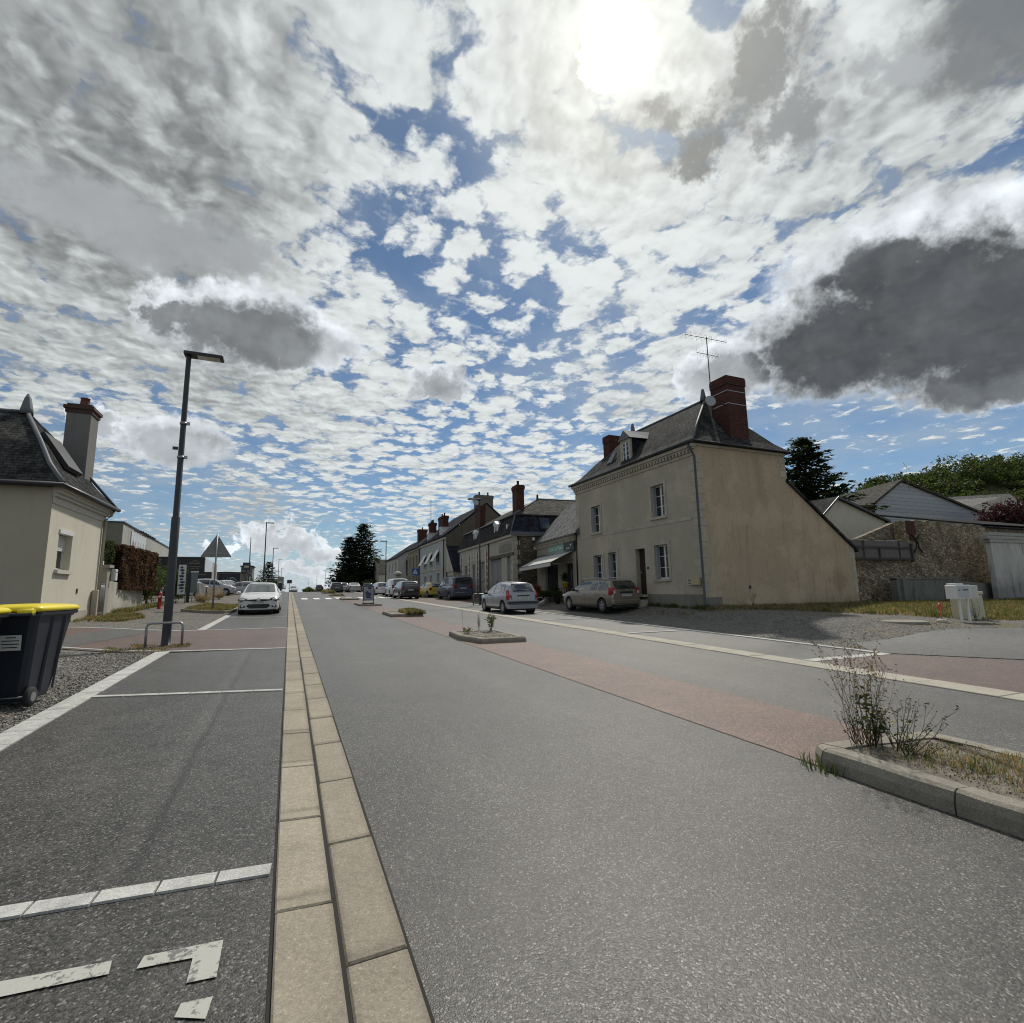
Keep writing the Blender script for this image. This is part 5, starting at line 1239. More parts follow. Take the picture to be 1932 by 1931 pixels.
street_lamp(11.50, 68.0, 6.8, -1, 'street lamp in front of the white gabled house')
street_lamp(11.50, 106.4, 6.8, -1, 'street lamp standing before the big conifer')
street_lamp(11.50, 190, 9.0, -1, 'small pale street lamp at the crest left of the conifer')
for (x, y, h, lb) in ((-4.3, 66, 6.6, 'thin mast without a head left of the far street lamp'), (11.0, 240, 9.5, 'thin dark pole rising over the crest of the road'), (7.6, 240, 7.5, 'short thin pole beyond the crest of the road'), (16.6, 240, 7.0, 'faint thin pole right of the dark one beyond the crest')):
    b = MB(); b.lathe([(.07, 0), (.04, h)], 8); o = b.build('utility_pole', M_DARKMET, None, loc=(x, y, gz(x, y))); tag(o, lb, 'pole', 'thin poles near the skyline')
def hoop(x0, x1, y, h, label):
    t = thing('hoop_barrier', label, 'hoop barrier', ((x0+x1)/2, y, gz((x0+x1)/2, y)), 0, 'steel hoops round the lamp bases')
    w2 = (x1-x0)/2; c = .09; p = [(-w2, 0, -.1), (-w2, 0, h-c)] + [(-w2+c-c*math.cos(a), 0, h-c+c*math.sin(a)) for a in (R(30), R(60), R(90))] + [(w2-c+c*math.sin(a), 0, h-c+c*math.cos(a)) for a in (0, R(30), R(60), R(90))] + [(w2, 0, -.1)]
    b = MB(); b.tube(p, .027, 10); b.build('tube', M_GALV, t)
    for s_ in (-1, 1):
        b = MB(); b.lathe([(.07, 0), (.07, .012), (.03, .016)], 12, c=(s_*w2, 0, 0)); b.build('base_plate', M_GALV, t)
hoop(-2.95, -2.24, 14.25, .56, 'bent steel tube hoop around the near street lamp')
hoop(10.85, 11.75, 31.3, .75, 'dark tube hoop around the lamp beside the silver hatchback')

# ================================================================ wheelie bins
M_BIN = plain("bin_dark_plastic", (0.010, 0.015, 0.026), .5, var=.2, scale=3)
M_LID = plain("bin_yellow_lid", (0.74, 0.60, 0.02), .38, var=.08, scale=3)
def wheelie_bin(x, y, rz, label, lid, stick=True):
    t = thing('wheelie_bin', label, 'bin', (x, y, gz(x, y)+.01), rz, 'wheelie bins on the gravel'); t.scale = (1.12,)*3
    def rr(hw, y0, y1, z, c=.06):
        return [(-hw+c, y0, z), (hw-c, y0, z), (hw-c*.3, y0+c*.3, z), (hw, y0+c, z), (hw, y1-c, z), (hw-c*.3, y1-c*.3, z), (hw-c, y1, z), (-hw+c, y1, z), (-hw+c*.3, y1-c*.3, z), (-hw, y1-c, z), (-hw, y0+c, z), (-hw+c*.3, y0+c*.3, z)]
    b = MB(); b.loft([rr(.215, .10, .60, .06), rr(.225, .08, .64, .16), rr(.285, .02, .80, .90), rr(.29, .015, .81, .96)], smooth=False)
    b.loft([rr(.315, -.01, .84, .955, .05), rr(.325, -.02, .855, .965, .05), rr(.325, -.02, .855, .99, .05), rr(.315, -.01, .845, 1.0, .05)])
    bd = b.build('body', M_BIN, t)
    for yy in (.34, .60): b = MB(); b.loft([[(.232, yy-.02, .12), (.246, yy, .12), (.232, yy+.02, .12)], [(.288, yy-.03, .93), (.304, yy, .93), (.288, yy+.03, .93)]]); b.build('rib', M_BIN, bd)
    # lid: domed with a raised centre and rolled rim
    b = MB(); rings = [rr(.330, -.03, .865, 1.0, .06), rr(.335, -.035, .87, 1.03, .06), rr(.315, -.02, .85, 1.055, .07), rr(.27, .04, .77, 1.068, .09), rr(.15, .2, .6, 1.080, .09), rr(.02, .37, .43, 1.083, .004)]
    b.loft(rings, smooth=True); ld = b.build('lid', lid, t)
    for s_ in (-1, 1):
        b = MB(); b.tube([(s_*.17, -.07, 1.0), (s_*.30, -.07, 1.0)], .035, 10); b.build('hinge', lid, ld)
    b = MB(); b.tube([(-.30, -.09, .975), (.30, -.09, .975)], .018, 8); b.box(-.30, -.27, -.1, .0, .955, .99); b.box(.27, .30, -.1, .0, .955, .99); b.build('handle', M_BIN, t)
    b = MB(); b.cbox(-.24, .24, .84, .93, .93, .975, .012); b.build('front_lip', M_BIN, t)
    for s_ in (-1, 1):
        w_ = MB(); n = 20
        prof = [(.02, -.028), (.085, -.028), (.10, -.018), (.104, 0), (.10, .018), (.085, .028), (.02, .028)]
        rings = [[(s_*.27+q, r_*math.cos(2*math.pi*k/n), .104+r_*math.sin(2*math.pi*k/n)) for k in range(n)] for r_, q in prof]
        w_.loft(rings, smooth=True); wo = w_.build('wheel', M_TYRE, t); wo.location = (0, .10, 0)
        h_ = MB(); rings = [[(s_*.27+q, r_*math.cos(2*math.pi*k/n), .104+r_*math.sin(2*math.pi*k/n)) for k in range(n)] for r_, q in ((.05, -.031), (.05, .031))]
        h_.loft(rings); h_.build('hub', M_GALV, wo)
    b = MB(); b.tube([(-.27, .1, .104), (.27, .1, .104)], .012, 6); b.build('axle', M_GALV, t)
    if stick:
        b = MB(); b.add([(.0, .012, .60), (.19, .012, .60), (.19, .004, .76), (.0, .004, .76)], [(0, 1, 2, 3)]); s_ = b.build('sticker', M_PLATE, bd); s_.location = (0, -.012, 0)
        b = MB()
        for i, (a, c) in enumerate(((.05, .14), (.02, .17), (.02, .17), (.03, .16))): zz = .735-i*.034; yy = .004+(.76-zz)*.05; b.add([(a, yy-.001, zz-.005), (c, yy-.001, zz-.005), (c, yy-.0015, zz+.005), (a, yy-.0015, zz+.005)], [(0, 1, 2, 3)])
        l_ = b.build('lettering', M_INK, s_)
    return t
wheelie_bin(-3.10, 8.04, R(-6), 'dark wheelie bin with yellow lid and a white sticker on its back', M_LID)
wheelie_bin(-3.33, 6.95, R(0), 'wheelie bin cut by the left edge of the photo, standing nearer than the other', M_LID, False)

# ================================================================ signs and small things
def post(par, x0, y0, z0, z1, r=.03, m=None): b = MB(); b.lathe([(r, z0), (r, z1)], 10, c=(x0, y0, 0)); return b.build('post', m or M_GALV, par)
t = thing('warning_sign', 'triangular road sign seen from behind on a grey post by the white car', 'road sign', (-3.42, 29.3, gz(-3.4, 29.3)), R(4))
post(t, 0, 0, -.1, 3.85, .04)
b = MB(); s_ = .64; hh = s_*1.732; z0 = 2.70; tri = [(-s_, z0), (s_, z0), (0, z0+hh)]
def rtri(k): return [(-s_*k+.0, z0+.0), (-s_*k-.03, z0+.04), (-.035, z0+hh*k), (.035, z0+hh*k), (s_*k+.03, z0+.04), (s_*k, z0)]
b.loft([[(x, .045, z) for x, z in rtri(1)], [(x, .075, z) for x, z in rtri(1)]]); pl = b.build('plate', plain("sign_back_grey", (0.23, 0.23, 0.225), .5), t)
b = MB(); b.box(-.42, .42, .02, .045, z0+.18, z0+.23); b.box(-.18, .18, .02, .045, z0+.78, z0+.83); b.build('bracket', M_GALV, pl)
b = MB(); b.add([(x*.96, .0765, z0+.02+(z-z0)*.97) for x, z in rtri(1)], [(0, 1, 2, 3, 4, 5)]); b.build('face', plain("sign_red", (.5, .03, .03), .5), pl)
def xing_sign(x, y, zc, s, label):
    t = thing('crossing_sign', label, 'road sign', (x, y, gz(x, y)), 0, 'blue pedestrian crossing signs'); z = zc-gz(x, y)
    post(t, 0, 0, -.1, z+s/2, .03, M_DARKMET)
    b = MB(); b.cbox(-s/2, s/2, -.06, -.035, z-s/2, z+s/2, .01); p_ = b.build('plate', plain("sign_blue", (0.03, 0.09, 0.30), .4), t)
    b = MB(); k = s*.36; b.add([(-k, -.062, z-k*.75), (k, -.062, z-k*.75), (0, -.062, z+k)], [(0, 1, 2)]); tr = b.build('white_triangle', M_WHITE, p_)
    b = MB(); k2 = s*.10; b.sphere((0, -.064, z+k*.35), k2*.45, 6, 4)
    b.add([(-.03*s, -.0635, z+k*.22), (.05*s, -.0635, z+k*.2), (.03*s, -.0635, z-k*.2), (.10*s, -.0635, z-k*.62), (.05*s, -.0635, z-k*.62), (-.01*s, -.0635, z-k*.3), (-.09*s, -.0635, z-k*.62), (-.13*s, -.0635, z-k*.6), (-.05*s, -.0635, z-k*.1)], [tuple(range(9))]); b.build('walking_figure', M_INK, tr)
xing_sign(11.8, 52.2, 3.35, .72, 'blue crossing sign in front of the brown stone house')
xing_sign(12.0, 108, 3.45, .8, 'smaller blue crossing sign below the big conifer')
# A-board on the island
t = thing('advertising_board', 'black framed pavement board with a dark blue picture standing on the traffic island', 'pavement board', (4.68, 33.9, gz(4.68, 33.9)+.13), R(-6))
b = MB(); b.box(-.34, -.30, -.02, .02, .0, 1.12); b.box(.30, .34, -.02, .02, .0, 1.12); b.box(-.30, .30, -.02, .02, 1.08, 1.12); b.box(-.30, .30, -.02, .02, .20, .24); b.box(-.36, .36, -.22, .25, .0, .05)
b.box(-.34, -.30, .10, .14, .0, .9); b.box(.30, .34, .10, .14, .0, .9); b.build('frame', M_BLACK, t)
b = MB(); b.box(-.30, .30, -.015, .005, .24, 1.08); pp = b.build('panel', plain("poster_pale", (0.30, 0.32, 0.37), .5, var=.25, scale=9), t)
b = MB(); M_PB = plain("poster_blue", (0.05, 0.06, 0.11), .5)
for (cx, cz, rx, rz_) in ((.08, .98, .13, .07), (-.08, .66, .13, .12), (.08, .60, .12, .1), (-.03, .45, .14, .09), (.1, .38, .08, .05)): b.sphere((cx, -.016, cz), (rx, .003, rz_), 12, 8, jit=.3)
b.build('picture', M_PB, pp)
# hydrant
t = thing('fire_hydrant', 'red and white fire hydrant at the end of the cream wall', 'hydrant', (-5.76, 29.94, gz(-5.76, 29.94)))
b = MB(); b.lathe([(.11, -.05), (.11, .02), (.085, .04), (.08, .50), (.10, .52), (.105, .62), (.09, .66), (.085, .74), (.06, .80), (.01, .82)], 14); b.build('body', plain("hydrant_red", (0.36, 0.02, 0.025), .4), t)
b = MB(); b.tube([(0, -.06, .60), (.0, -.14, .60)], .05, 10); b.tube([(.06, 0, .58), (.17, -.03, .56)], .045, 10); b.build('outlet_cap', M_WHITE, t)
# letter boxes, cabinet, marker, manhole
t = thing('mailbox', 'white letter boxes on two thin posts at the edge of the gravel', 'mailbox', (18.95, 9.15, gz(18.9, 9.1)), R(-14))
for x in (.06, .36): b = MB(); b.box(x-.025, x+.025, 0, .05, -.1, .72); b.build('post', M_WHITE, t)
b = MB(); b.cbox(-.08, .46, -.06, .30, .70, 1.12, .015); bx = b.build('box', M_WHITE, t)
b = MB(); b.cbox(-.05, .25, -.02, .26, 1.12, 1.17, .01); b.build('top_cap', M_WHITE, bx)
b = MB(); b.box(-.05, .40, -.066, -.061, .73, 1.09); b.build('door', plain("box_door_grey", (0.50, 0.52, 0.53), .4), bx)
b = MB(); b.box(.14, .33, -.07, -.067, .95, .985); b.build('slot', M_INK, bx); b = MB(); b.box(.0, .05, -.07, -.067, .95, .98); b.build('lettering', M_INK, bx)
b = MB(); b.cbox(.46, .80, .0, .30, .70, 1.10, .015); b.build('box', plain("box_offwhite", (0.58, 0.57, 0.52), .5), t)
t = thing('utility_cabinet', 'cream plastic utility cabinet leaning behind the white letter boxes', 'cabinet', (20.45, 9.6, gz(20.3, 9.5)), R(-18))
t.rotation_euler = (R(-3), R(2), R(-18))
b = MB(); b.cbox(-.50, .42, -.14, .16, -.2, .80, .03); b.build('case', plain("cabinet_cream", (0.50, 0.47, 0.34), .5), t); b = MB(); b.cbox(-.02, .44, -.16, .18, .80, .90, .02); b.build('lid', plain("cabinet_cream2", (0.54, 0.50, 0.36), .5), t)
b = MB(); b.box(-.02, -.005, -.143, -.139, -.1, .78); b.build('door_seam', M_INK, t)
t = thing('marker_post', 'small round red marker on a red stem in a concrete foot', 'marker', (18.15, 9.25, gz(18.15, 9.25)))
M_RM = plain("marker_red", (0.55, 0.07, 0.06), .5)
b = MB(); b.lathe([(.14, -.03), (.15, .05), (.10, .09), (.02, .10)], 9); b.build('foot', M_LIME, t); b = MB(); b.tube([(0, 0, .05), (.01, 0, .40)], .014, 6); b.build('stem', M_RM, t)
b = MB(); n = 16; b.loft([[(.01+.105*math.cos(2*math.pi*k/n), q, .47+.105*math.sin(2*math.pi*k/n)) for k in range(n)] for q in (-.008, .008)]); b.build('disc', M_RM, t)
t = thing('manhole_cover', 'round concrete manhole cover lying proud of the gravel', 'manhole cover', (16.85, 9.55, gz(16.85, 9.55)))
b = MB(); b.lathe([(.58, -.1), (.58, .05), (.53, .06), (.50, .045)], 28); b.build('ring', M_ISL, t); b = MB(); b.lathe([(.49, .0), (.49, .035), (.02, .045)], 28); b.build('lid', plain("rusty_grey_lid", (0.17, 0.155, 0.13), .8, var=.3, scale=8), t)
# left background bits
t = thing('information_panel', 'tall narrow green glazed information panel on a post at the left', 'information panel', (-5.72, 38.6, gz(-5.7, 38.6)), R(6))
b = MB(); b.box(-.32, -.12, -.05, .05, -.1, 1.95); b.build('post', M_BLACK, t); b = MB(); b.cbox(-.12, .26, -.05, .06, .62, 1.92, .02); fr = b.build('case', plain("panel_green_glass", (0.10, 0.14, 0.125), .15), t); b = MB(); b.box(-.15, .29, -.07, .08, 1.92, 1.99); b.build('top_cap', M_WHITE, fr); b = MB(); b.box(-.02, .04, -.02, .02, -.1, .62); b.build('post', M_GALV, t)
t = thing('banner', 'narrow white banner printed with dark shapes in a black frame', 'banner', (-6.05, 36.9, gz(-6.0, 36.9)), R(3))
b = MB(); b.box(-.24, -.21, -.02, .02, 0, 2.75); b.box(.21, .24, -.02, .02, 0, 2.75); b.box(-.21, .21, -.02, .02, 2.7, 2.75); b.box(-.21, .21, -.02, .02, .5, .54); b.build('frame', M_BLACK, t)
b = MB(); b.box(-.20, .20, -.012, .0, .55, 2.35); pp = b.build('cloth', M_WHITE, t); b = MB()
for k in range(9): b.sphere((rnd.uniform(-.05, .05), -.013, .75+k*.18), (rnd.uniform(.08, .16), .004, rnd.uniform(.05, .08)), 8, 5, jit=.5)
b.build('print', M_PB, pp)
t = thing('billboard', 'dark blue billboard with pale mountain shaped lettering above the car lot', 'billboard', (-8.0, 72.0, gz(-7, 72)), 0)
z0 = gz(-7, 72); b = MB(); b.box(0, 2.35, -.05, .05, 2.40-z0, 3.90-z0); pn = b.build('panel', plain("billboard_navy", (0.012, 0.014, 0.028), .5), t)
b = MB(); L = [(.35, 2.9), (.5, 3.45), (.8, 3.0), (1.0, 3.45), (1.1, 3.15), (1.3, 3.4), (1.25, 2.95), (1.45, 3.5), (1.65, 3.1), (1.7, 3.4), (2.05, 2.95)]
b.tube([(x, -.06, z-z0) for x, z in L], .022, 4); b.tube([(1.15, -.06, 3.42-z0), (1.5, -.06, 3.5-z0), (2.1, -.06, 2.98-z0)], .02, 4); b.box(.5, 2.0, -.056, -.052, 2.72-z0, 2.76-z0); b.build('lettering', M_WHITE, pn)
for x in (.0, 2.42): b = MB(); b.box(x-.05, x+.05, -.02, .08, -.1, 3.95-z0); b.build('post', plain("bare_wood_post", (0.25, 0.22, 0.17), .8), t)
t = thing('pylon_sign', 'small dark blue square sign with a cream stripe on a tall post', 'sign', (-4.85, 70, gz(-4.85, 70))); z0 = gz(-4.85, 70)
post(t, 0, 0, -.1, 4.32-z0, .07, M_BLACK); b = MB(); b.box(-.42, .42, -.12, .12, 4.30-z0, 5.20-z0); pn = b.build('panel', plain("pylon_navy", (0.02, 0.03, 0.06), .5), t); b = MB(); b.box(-.27, .33, -.125, -.121, 4.58-z0, 4.82-z0); b.build('stripe', plain("cream_stripe", (.42, .40, .30), .5), pn)
b = MB(); b.box(.2, .28, -.05, .05, -.1, 4.3-z0); b.build('post', M_GALV, t)
t = thing('road_sign', 'grey back of a large rectangular road sign behind the white car', 'road sign', (-.85, 60, gz(-.85, 60))); z0 = gz(-.85, 60)
post(t, 0, 0, -.1, 2.3-z0, .04); b = MB(); b.box(-.32, .30, .03, .06, 2.2-z0, 3.15-z0); b.build('plate', plain("sign_back_grey2", (0.25, 0.255, 0.25), .5), t)
t = thing('road_sign', 'small square sign on a thin post at the crest left of the road', 'road sign', (.02, 88, gz(0, 88))); z0 = gz(0, 88)
post(t, 0, 0, -.1, 2.6-z0+.6, .04); b = MB(); b.box(-.35, .35, .03, .06, 2.55-z0+.35, 3.1-z0+.35); b.build('plate', M_DARKMET, t)
t = thing('bollard_sign', 'black upright panel with white top beside the white sedan', 'sign', (-.50, 34.0, gz(-.5, 34))); b = MB(); b.cbox(-.10, .10, -.05, .05, -.1, 1.45, .02); b.build('panel', M_BLACK, t); b = MB(); b.box(-.09, .09, -.06, .06, 1.45, 1.52); b.build('top', M_WHITE, t)
t = thing('low_wall', 'short stone wall with white posts bordering the car lot', 'wall', (-5.6, 44.5, gz(-5.6, 44.5)))
b = MB(); b.box(-.12, .12, -1.2, 9.0, -.2, .95); b.build('masonry', M_RUBBLE, t)
for k in range(6): b = MB(); b.box(-.06, .06, -4.4+k*.55, -4.3+k*.55, -.1, 1.15); b.build('post', M_WH, t)
# far things on the skyline

# ================================================================ cars
def interp(cp):
    cp = sorted(cp)
    def f0(x):
        if x <= cp[0][0]: return cp[0][1]
        for (a, va), (b, vb) in zip(cp, cp[1:]):
            if x <= b: return va+(vb-va)*(x-a)/(b-a)
        return cp[-1][1]
    def f(x): return sum(f0(x+d)*k for d, k in ((-.07, 1), (-.035, 2), (0, 3), (.035, 2), (.07, 1)))/9
    return f
def wheel(par, x, y, r, wdt, rim, spokes):
    n = 24; t = MB(); s_ = 1 if y > 0 else -1
    def ring(rr, q): return [(rr*math.cos(2*math.pi*k/n), q, rr*math.sin(2*math.pi*k/n)) for k in range(n)]
    o = wdt/2
    t.loft([ring(r*.62, -o*s_), ring(r*.95, -o*s_), ring(r, -o*.7*s_), ring(r, o*.7*s_), ring(r*.95, o*s_), ring(r*.66, o*s_), ring(r*.64, o*.55*s_)], smooth=True)
    w_ = t.build('wheel', M_TYRE, par, loc=(x, y, r))
    b = MB(); q = o*s_*.86
    b.loft([ring(r*.655, q), ring(r*.655, q*1.08), ring(r*.60, q*1.10), ring(r*.585, q*.80)], cap=False)
    for k in range(spokes):
        a = 2*math.pi*k/spokes+.3; c, s2 = math.cos(a), math.sin(a); wd = .055 if spokes < 8 else .035
        pts = [(.03, wd), (.60*r, wd*.75), (.60*r, -wd*.75), (.03, -wd)]
        b.loft([[(p*c-v*s2, q*.86, p*s2+v*c) for p, v in pts], [(p*c-v*s2, q*1.06, p*s2+v*c) for p, v in pts]])
    b.loft([ring(.055, q*.8), ring(.05, q*1.1)]); b.build('rim', rim, w_)
    b = MB(); b.loft([ring(r*.63, q*.35), ring(r*.63, q*.4)]); b.build('brake_back', M_BLACK, w_)
    return w_
def car(label, x, y, rz, spec, paint, group=None, z=None, detail=True, plate=None, pitch=0.0):
    L, Wd, Hh = spec['L'], spec['W'], spec['H']; hw = Wd/2
    top = interp(spec['top']); belt = interp(spec['belt']); bot = interp(spec['bot']); wid = interp(spec['wid']); wr = interp(spec['wr'])
    t = thing('parked_car' if spec.get('kind', 'car') == 'car' else 'parked_van', label, spec.get('kind', 'car'), (x, y, gz(x, y) if z is None else z), rz, group)
    fx, fy = math.cos(rz), math.sin(rz)
    sl = (gz(x+fx, y+fy)-gz(x-fx, y-fy))/2; t.rotation_euler = (0, -math.atan(sl), rz)
    N = 64 if detail else 34; rings = []; xs = []
    for i in range(N+1):
        u = i/N; xx = -L/2+L*(.5-.5*math.cos(math.pi*u))*.35 + L*u*.65; xs.append(xx)
    def sec(xx):
        T, B, Z, w_, r_ = top(xx), belt(xx), bot(xx), wid(xx)*hw, wr(xx)*hw
        B = min(B, T-.02); m = Z+(B-Z)*.5
        return T, B, Z, w_, r_, m
    def half(xx):
        T, B, Z, w_, r_, m = sec(xx)
        return [(w_*.55, Z), (w_*.93, Z+.015), (w_*.985, Z+.09), (w_*1.0, m), (w_*.985, B-.10), (w_*.955, B-.005), (w_*.94, B+.012),
                (r_+(w_*.94-r_)*.45, B+(T-B)*.5), (r_+.03*(T-B > .15), T-.075*min(1, (T-B)*3)), (r_*.90, T-.025*min(1, (T-B)*3)), (r_*.55, T+.006), (0.0, T+.014)]
    for xx in xs:
        h = half(xx); rings.append([(xx, yy, zz) for yy, zz in h] + [(xx, -yy, zz) for yy, zz in reversed(h[:-1])])
    b = MB(); b.loft(rings, 0, smooth=True)
    me_o = b.build('body', paint, t)
    WR = spec['wheel_r']; xf, xr = spec['axles']
    # wheel arches cut out of the body
    for ax in (xf, xr):
        for s_ in (-1, 1):
            c = MB(); n = 26; rr = WR*1.17
            c.loft([[(ax+rr*math.cos(2*math.pi*k/n), q, WR+.02+rr*math.sin(2*math.pi*k/n)) for k in range(n)] for q in (s_*(hw-.30), s_*(hw+.25))])
            co = c.build('cutter', M_BLACK); md = me_o.modifiers.new('b', 'BOOLEAN'); md.object = co; md.operation = 'DIFFERENCE'; md.solver = 'EXACT'
            dg = bpy.context.evaluated_depsgraph_get(); co.parent = t
            dg.update(); nm = bpy.data.meshes.new_from_object(me_o.evaluated_get(dg)); me_o.modifiers.clear()
            old = me_o.data
            if len(nm.polygons) > 50: me_o.data = nm; nm.name = 'body'
            bpy.data.objects.remove(co)
    me = me_o.data
    me.materials.clear(); me.materials.append(paint)
    for p in me.polygons: p.use_smooth = True; p.material_index = 0
    try: me.set_sharp_from_angle(angle=R(32))
    except Exception: pass
    for ax in (xf, xr):
        for s_ in (-1, 1):
            c = MB(); n = 26; rr = WR*1.155
            c.loft([[(ax+rr*math.cos(2*math.pi*k/n), q, WR+.02+rr*math.sin(2*math.pi*k/n)) for k in range(n)] for q in (s_*(hw-.29), s_*(hw-.05))], cap=False)
            c.add([(ax+rr*math.cos(2*math.pi*k/n), s_*(hw-.285), WR+.02+rr*math.sin(2*math.pi*k/n)) for k in range(n)], [tuple(range(n))])
            c.build('wheel_arch', M_BLACK, t)
            wheel(t, ax, s_*(hw-.115), WR, .20, spec.get('rim', M_ALLOY), spec.get('spokes', 5))
    c = MB(); c.box(-L/2+.25, L/2-.25, -hw+.3, hw-.3, .16, .30); c.build('underbody', M_BLACK, t)
    # glass: patches that lie just proud of the body
    def patch(name, f, nu, nv, m=M_CGLASS, par=t):
        g_ = MB(); vs = [f(i/nu, j/nv) for j in range(nv+1) for i in range(nu+1)]
        g_.add(vs, [(j*(nu+1)+i, j*(nu+1)+i+1, (j+1)*(nu+1)+i+1, (j+1)*(nu+1)+i) for j in range(nv) for i in range(nu)], 0, True)
        return g_.build(name, m, par)
    def roofpt(xx, v, off):
        T, B, Z, w_, r_, m = sec(xx); yy = v*r_*.93; e = .002
        T = T + .014 - .020*abs(v)**3
        sl_ = (top(xx+.02)-top(xx-.02))/.04; k = 1/math.sqrt(1+sl_*sl_)
        return (xx-sl_*k*off, yy, T+k*off)
    a0, a1 = spec['screen']; patch('windscreen', lambda u, v: roofpt(a0+(a1-a0)*v, (u*2-1)*.97, .010), 8, 10)
    if spec.get('rear'):
        r0, r1 = spec['rear']; patch('rear_window', lambda u, v: roofpt(r0+(r1-r0)*v, (u*2-1)*.88, .012), 8, 8)
    def sidept(xx, k, s_, off=.010):
        T, B, Z, w_, r_, m = sec(xx); Tz = T-.085; y0 = w_*.94; y1 = r_+.03; zz = B+.02+(Tz-B-.03)*k
        ym = r_+(w_*.94-r_)*.45; zm = B+(T-B)*.5
        if zz < zm: yy = y0+(ym-y0)*(zz-B)/(zm-B)
        else: yy = ym+(y1-ym)*(zz-zm)/max(.01, (Tz-zm))
        return (xx, s_*(yy+off), zz)
    for s_ in (-1, 1):
        for (g0, g1) in spec['glass']:
            patch('side_window', lambda u, v: sidept(g0+(g1-g0)*u, .06+.88*v, s_), 8, 5)
    # handles, mirrors, lamps, plates
    for s_ in (-1, 1):
        if detail:
            for hx in spec.get('handles', ()):
                q = sidept(hx, 0, 0); b = MB(); yy = wid(hx)*hw*.985; zz = belt(hx)-.12; b.cbox(hx-.09, hx+.09, min(s_*(yy-.01), s_*(yy+.03)), max(s_*(yy-.01), s_*(yy+.03)), zz-.018, zz+.018, .008); b.build('door_handle', spec.get('trim', paint), t)
            for dx_ in spec.get('doorlines', ()):
                b = MB(); yy = [(wid(dx_)*hw*k) for k in (.989, 1.004, .989)]; zb, zt = bot(dx_)+.12, belt(dx_)
                zm = bot(dx_)+(belt(dx_)-bot(dx_))*.5
                b.add([(dx_-.006, s_*yy[0], zb), (dx_+.006, s_*yy[0], zb), (dx_+.006, s_*yy[1], zm), (dx_-.006, s_*yy[1], zm), (dx_+.006, s_*yy[2], zt-.1), (dx_-.006, s_*yy[2], zt-.1)], [(0, 1, 2, 3), (3, 2, 4, 5)]); b.build('door_gap', M_BLACK, t)
            b = MB(); b.box(xr+WR*1.25, xf-WR*1.25, min(s_*(hw-.03), s_*(hw+.008)), max(s_*(hw-.03), s_*(hw+.008)), bot(0)+.02, bot(0)+.09); b.build('sill_trim', M_BLACK, t)
        mx = spec['mirror']; b = MB(); b.sphere((mx, s_*(hw+.07), belt(mx)+.09), (.075, .115, .075), 10, 8); b.box(mx-.03, mx+.03, min(s_*(hw-.08), s_*(hw+.02)), max(s_*(hw-.08), s_*(hw+.02)), belt(mx)+.03, belt(mx)+.07); b.build('mirror', spec.get('mirror_m', M_BLACK), t)
    def lens(name, cx, cy, cz, rx, ry, rz_, m, s=None):
        b = MB(); b.sphere((cx, cy, cz), (rx, ry, rz_), 12, 8); return b.build(name, m, t)
    spec['extra'](t, paint, lens, patch, sec)
    return t
def box_part(t, name, m, *a, c=.01): b = MB(); b.cbox(*a, c); return b.build(name, m, t)
def numplate(t, x, z, txt, face, w_=.52, m=None):
    """face = +1 front, -1 rear"""
    b = MB(); xx = sorted((x, x+face*.02)); b.box(xx[0], xx[1], -w_/2, w_/2, z-.055, z+.055); p = b.build('number_plate', m or M_PLATE, t)
    text('lettering', txt, .105, M_INK if m is None else M_PLATE, p, (x+face*.022, 0, z), (R(90), 0, R(90 if face > 0 else -90)), depth=.001, sx=.88)
    return p

# ---- white sedan, seen from the front
def ex_sedan(t, paint, lens, patch, sec):
    F_ = 2.27
    for s_ in (-1, 1):
        lens('headlight_housing', 2.17, s_*.655, .695, .17, .215, .088, M_BLACK); lens('headlight', 2.20, s_*.67, .70, .17, .165, .066, M_CLEARL)
        box_part(t, 'fog_lamp', M_BLACK, 2.12, 2.315, *sorted((s_*.54, s_*.76)), .33, .44, c=.02)
        b = MB(); b.sphere((2.315, s_*.66, .385), (.03, .06, .045), 8, 6); b.build('lamp', M_CLEARL, t)
    b = MB(); n = 10
    for s_ in (-1, 1): b.loft([[(2.20, s_*.05, .585), (2.20, s_*.05, .72), (2.335, s_*.05, .71), (2.335, s_*.05, .595)], [(2.15, s_*.56, .655), (2.15, s_*.56, .70), (2.335, s_*.54, .695), (2.335, s_*.54, .66)]])
    b.build('upper_grille', M_BLACK, t)
    b = MB(); b.loft([[(2.26, y, z) for y, z in ((-.50, .40), (-.42, .49), (.42, .49), (.50, .40), (.36, .30), (-.36, .30))], [(2.335, y, z) for y, z in ((-.50, .40), (-.42, .49), (.42, .49), (.50, .40), (.36, .30), (-.36, .30))]]); b.build('lower_grille', M_BLACK, t)
    o = [(0, .13), (.085, 0), (0, -.13), (-.085, 0)]; i_ = [(0, .065), (.04, 0), (0, -.065), (-.04, 0)]
    b = MB()
    for k in range(4):
        a, c, d, e = o[k], o[(k+1) % 4], i_[(k+1) % 4], i_[k]
        b.loft([[(2.33, p[0], .665+p[1]) for p in (a, c, d, e)], [(2.355, p[0], .665+p[1]) for p in (a, c, d, e)]])
    b.build('emblem', M_ALLOY, t)
    numplate(t, 2.325, .545, "DH-199-NK", 1, .50)
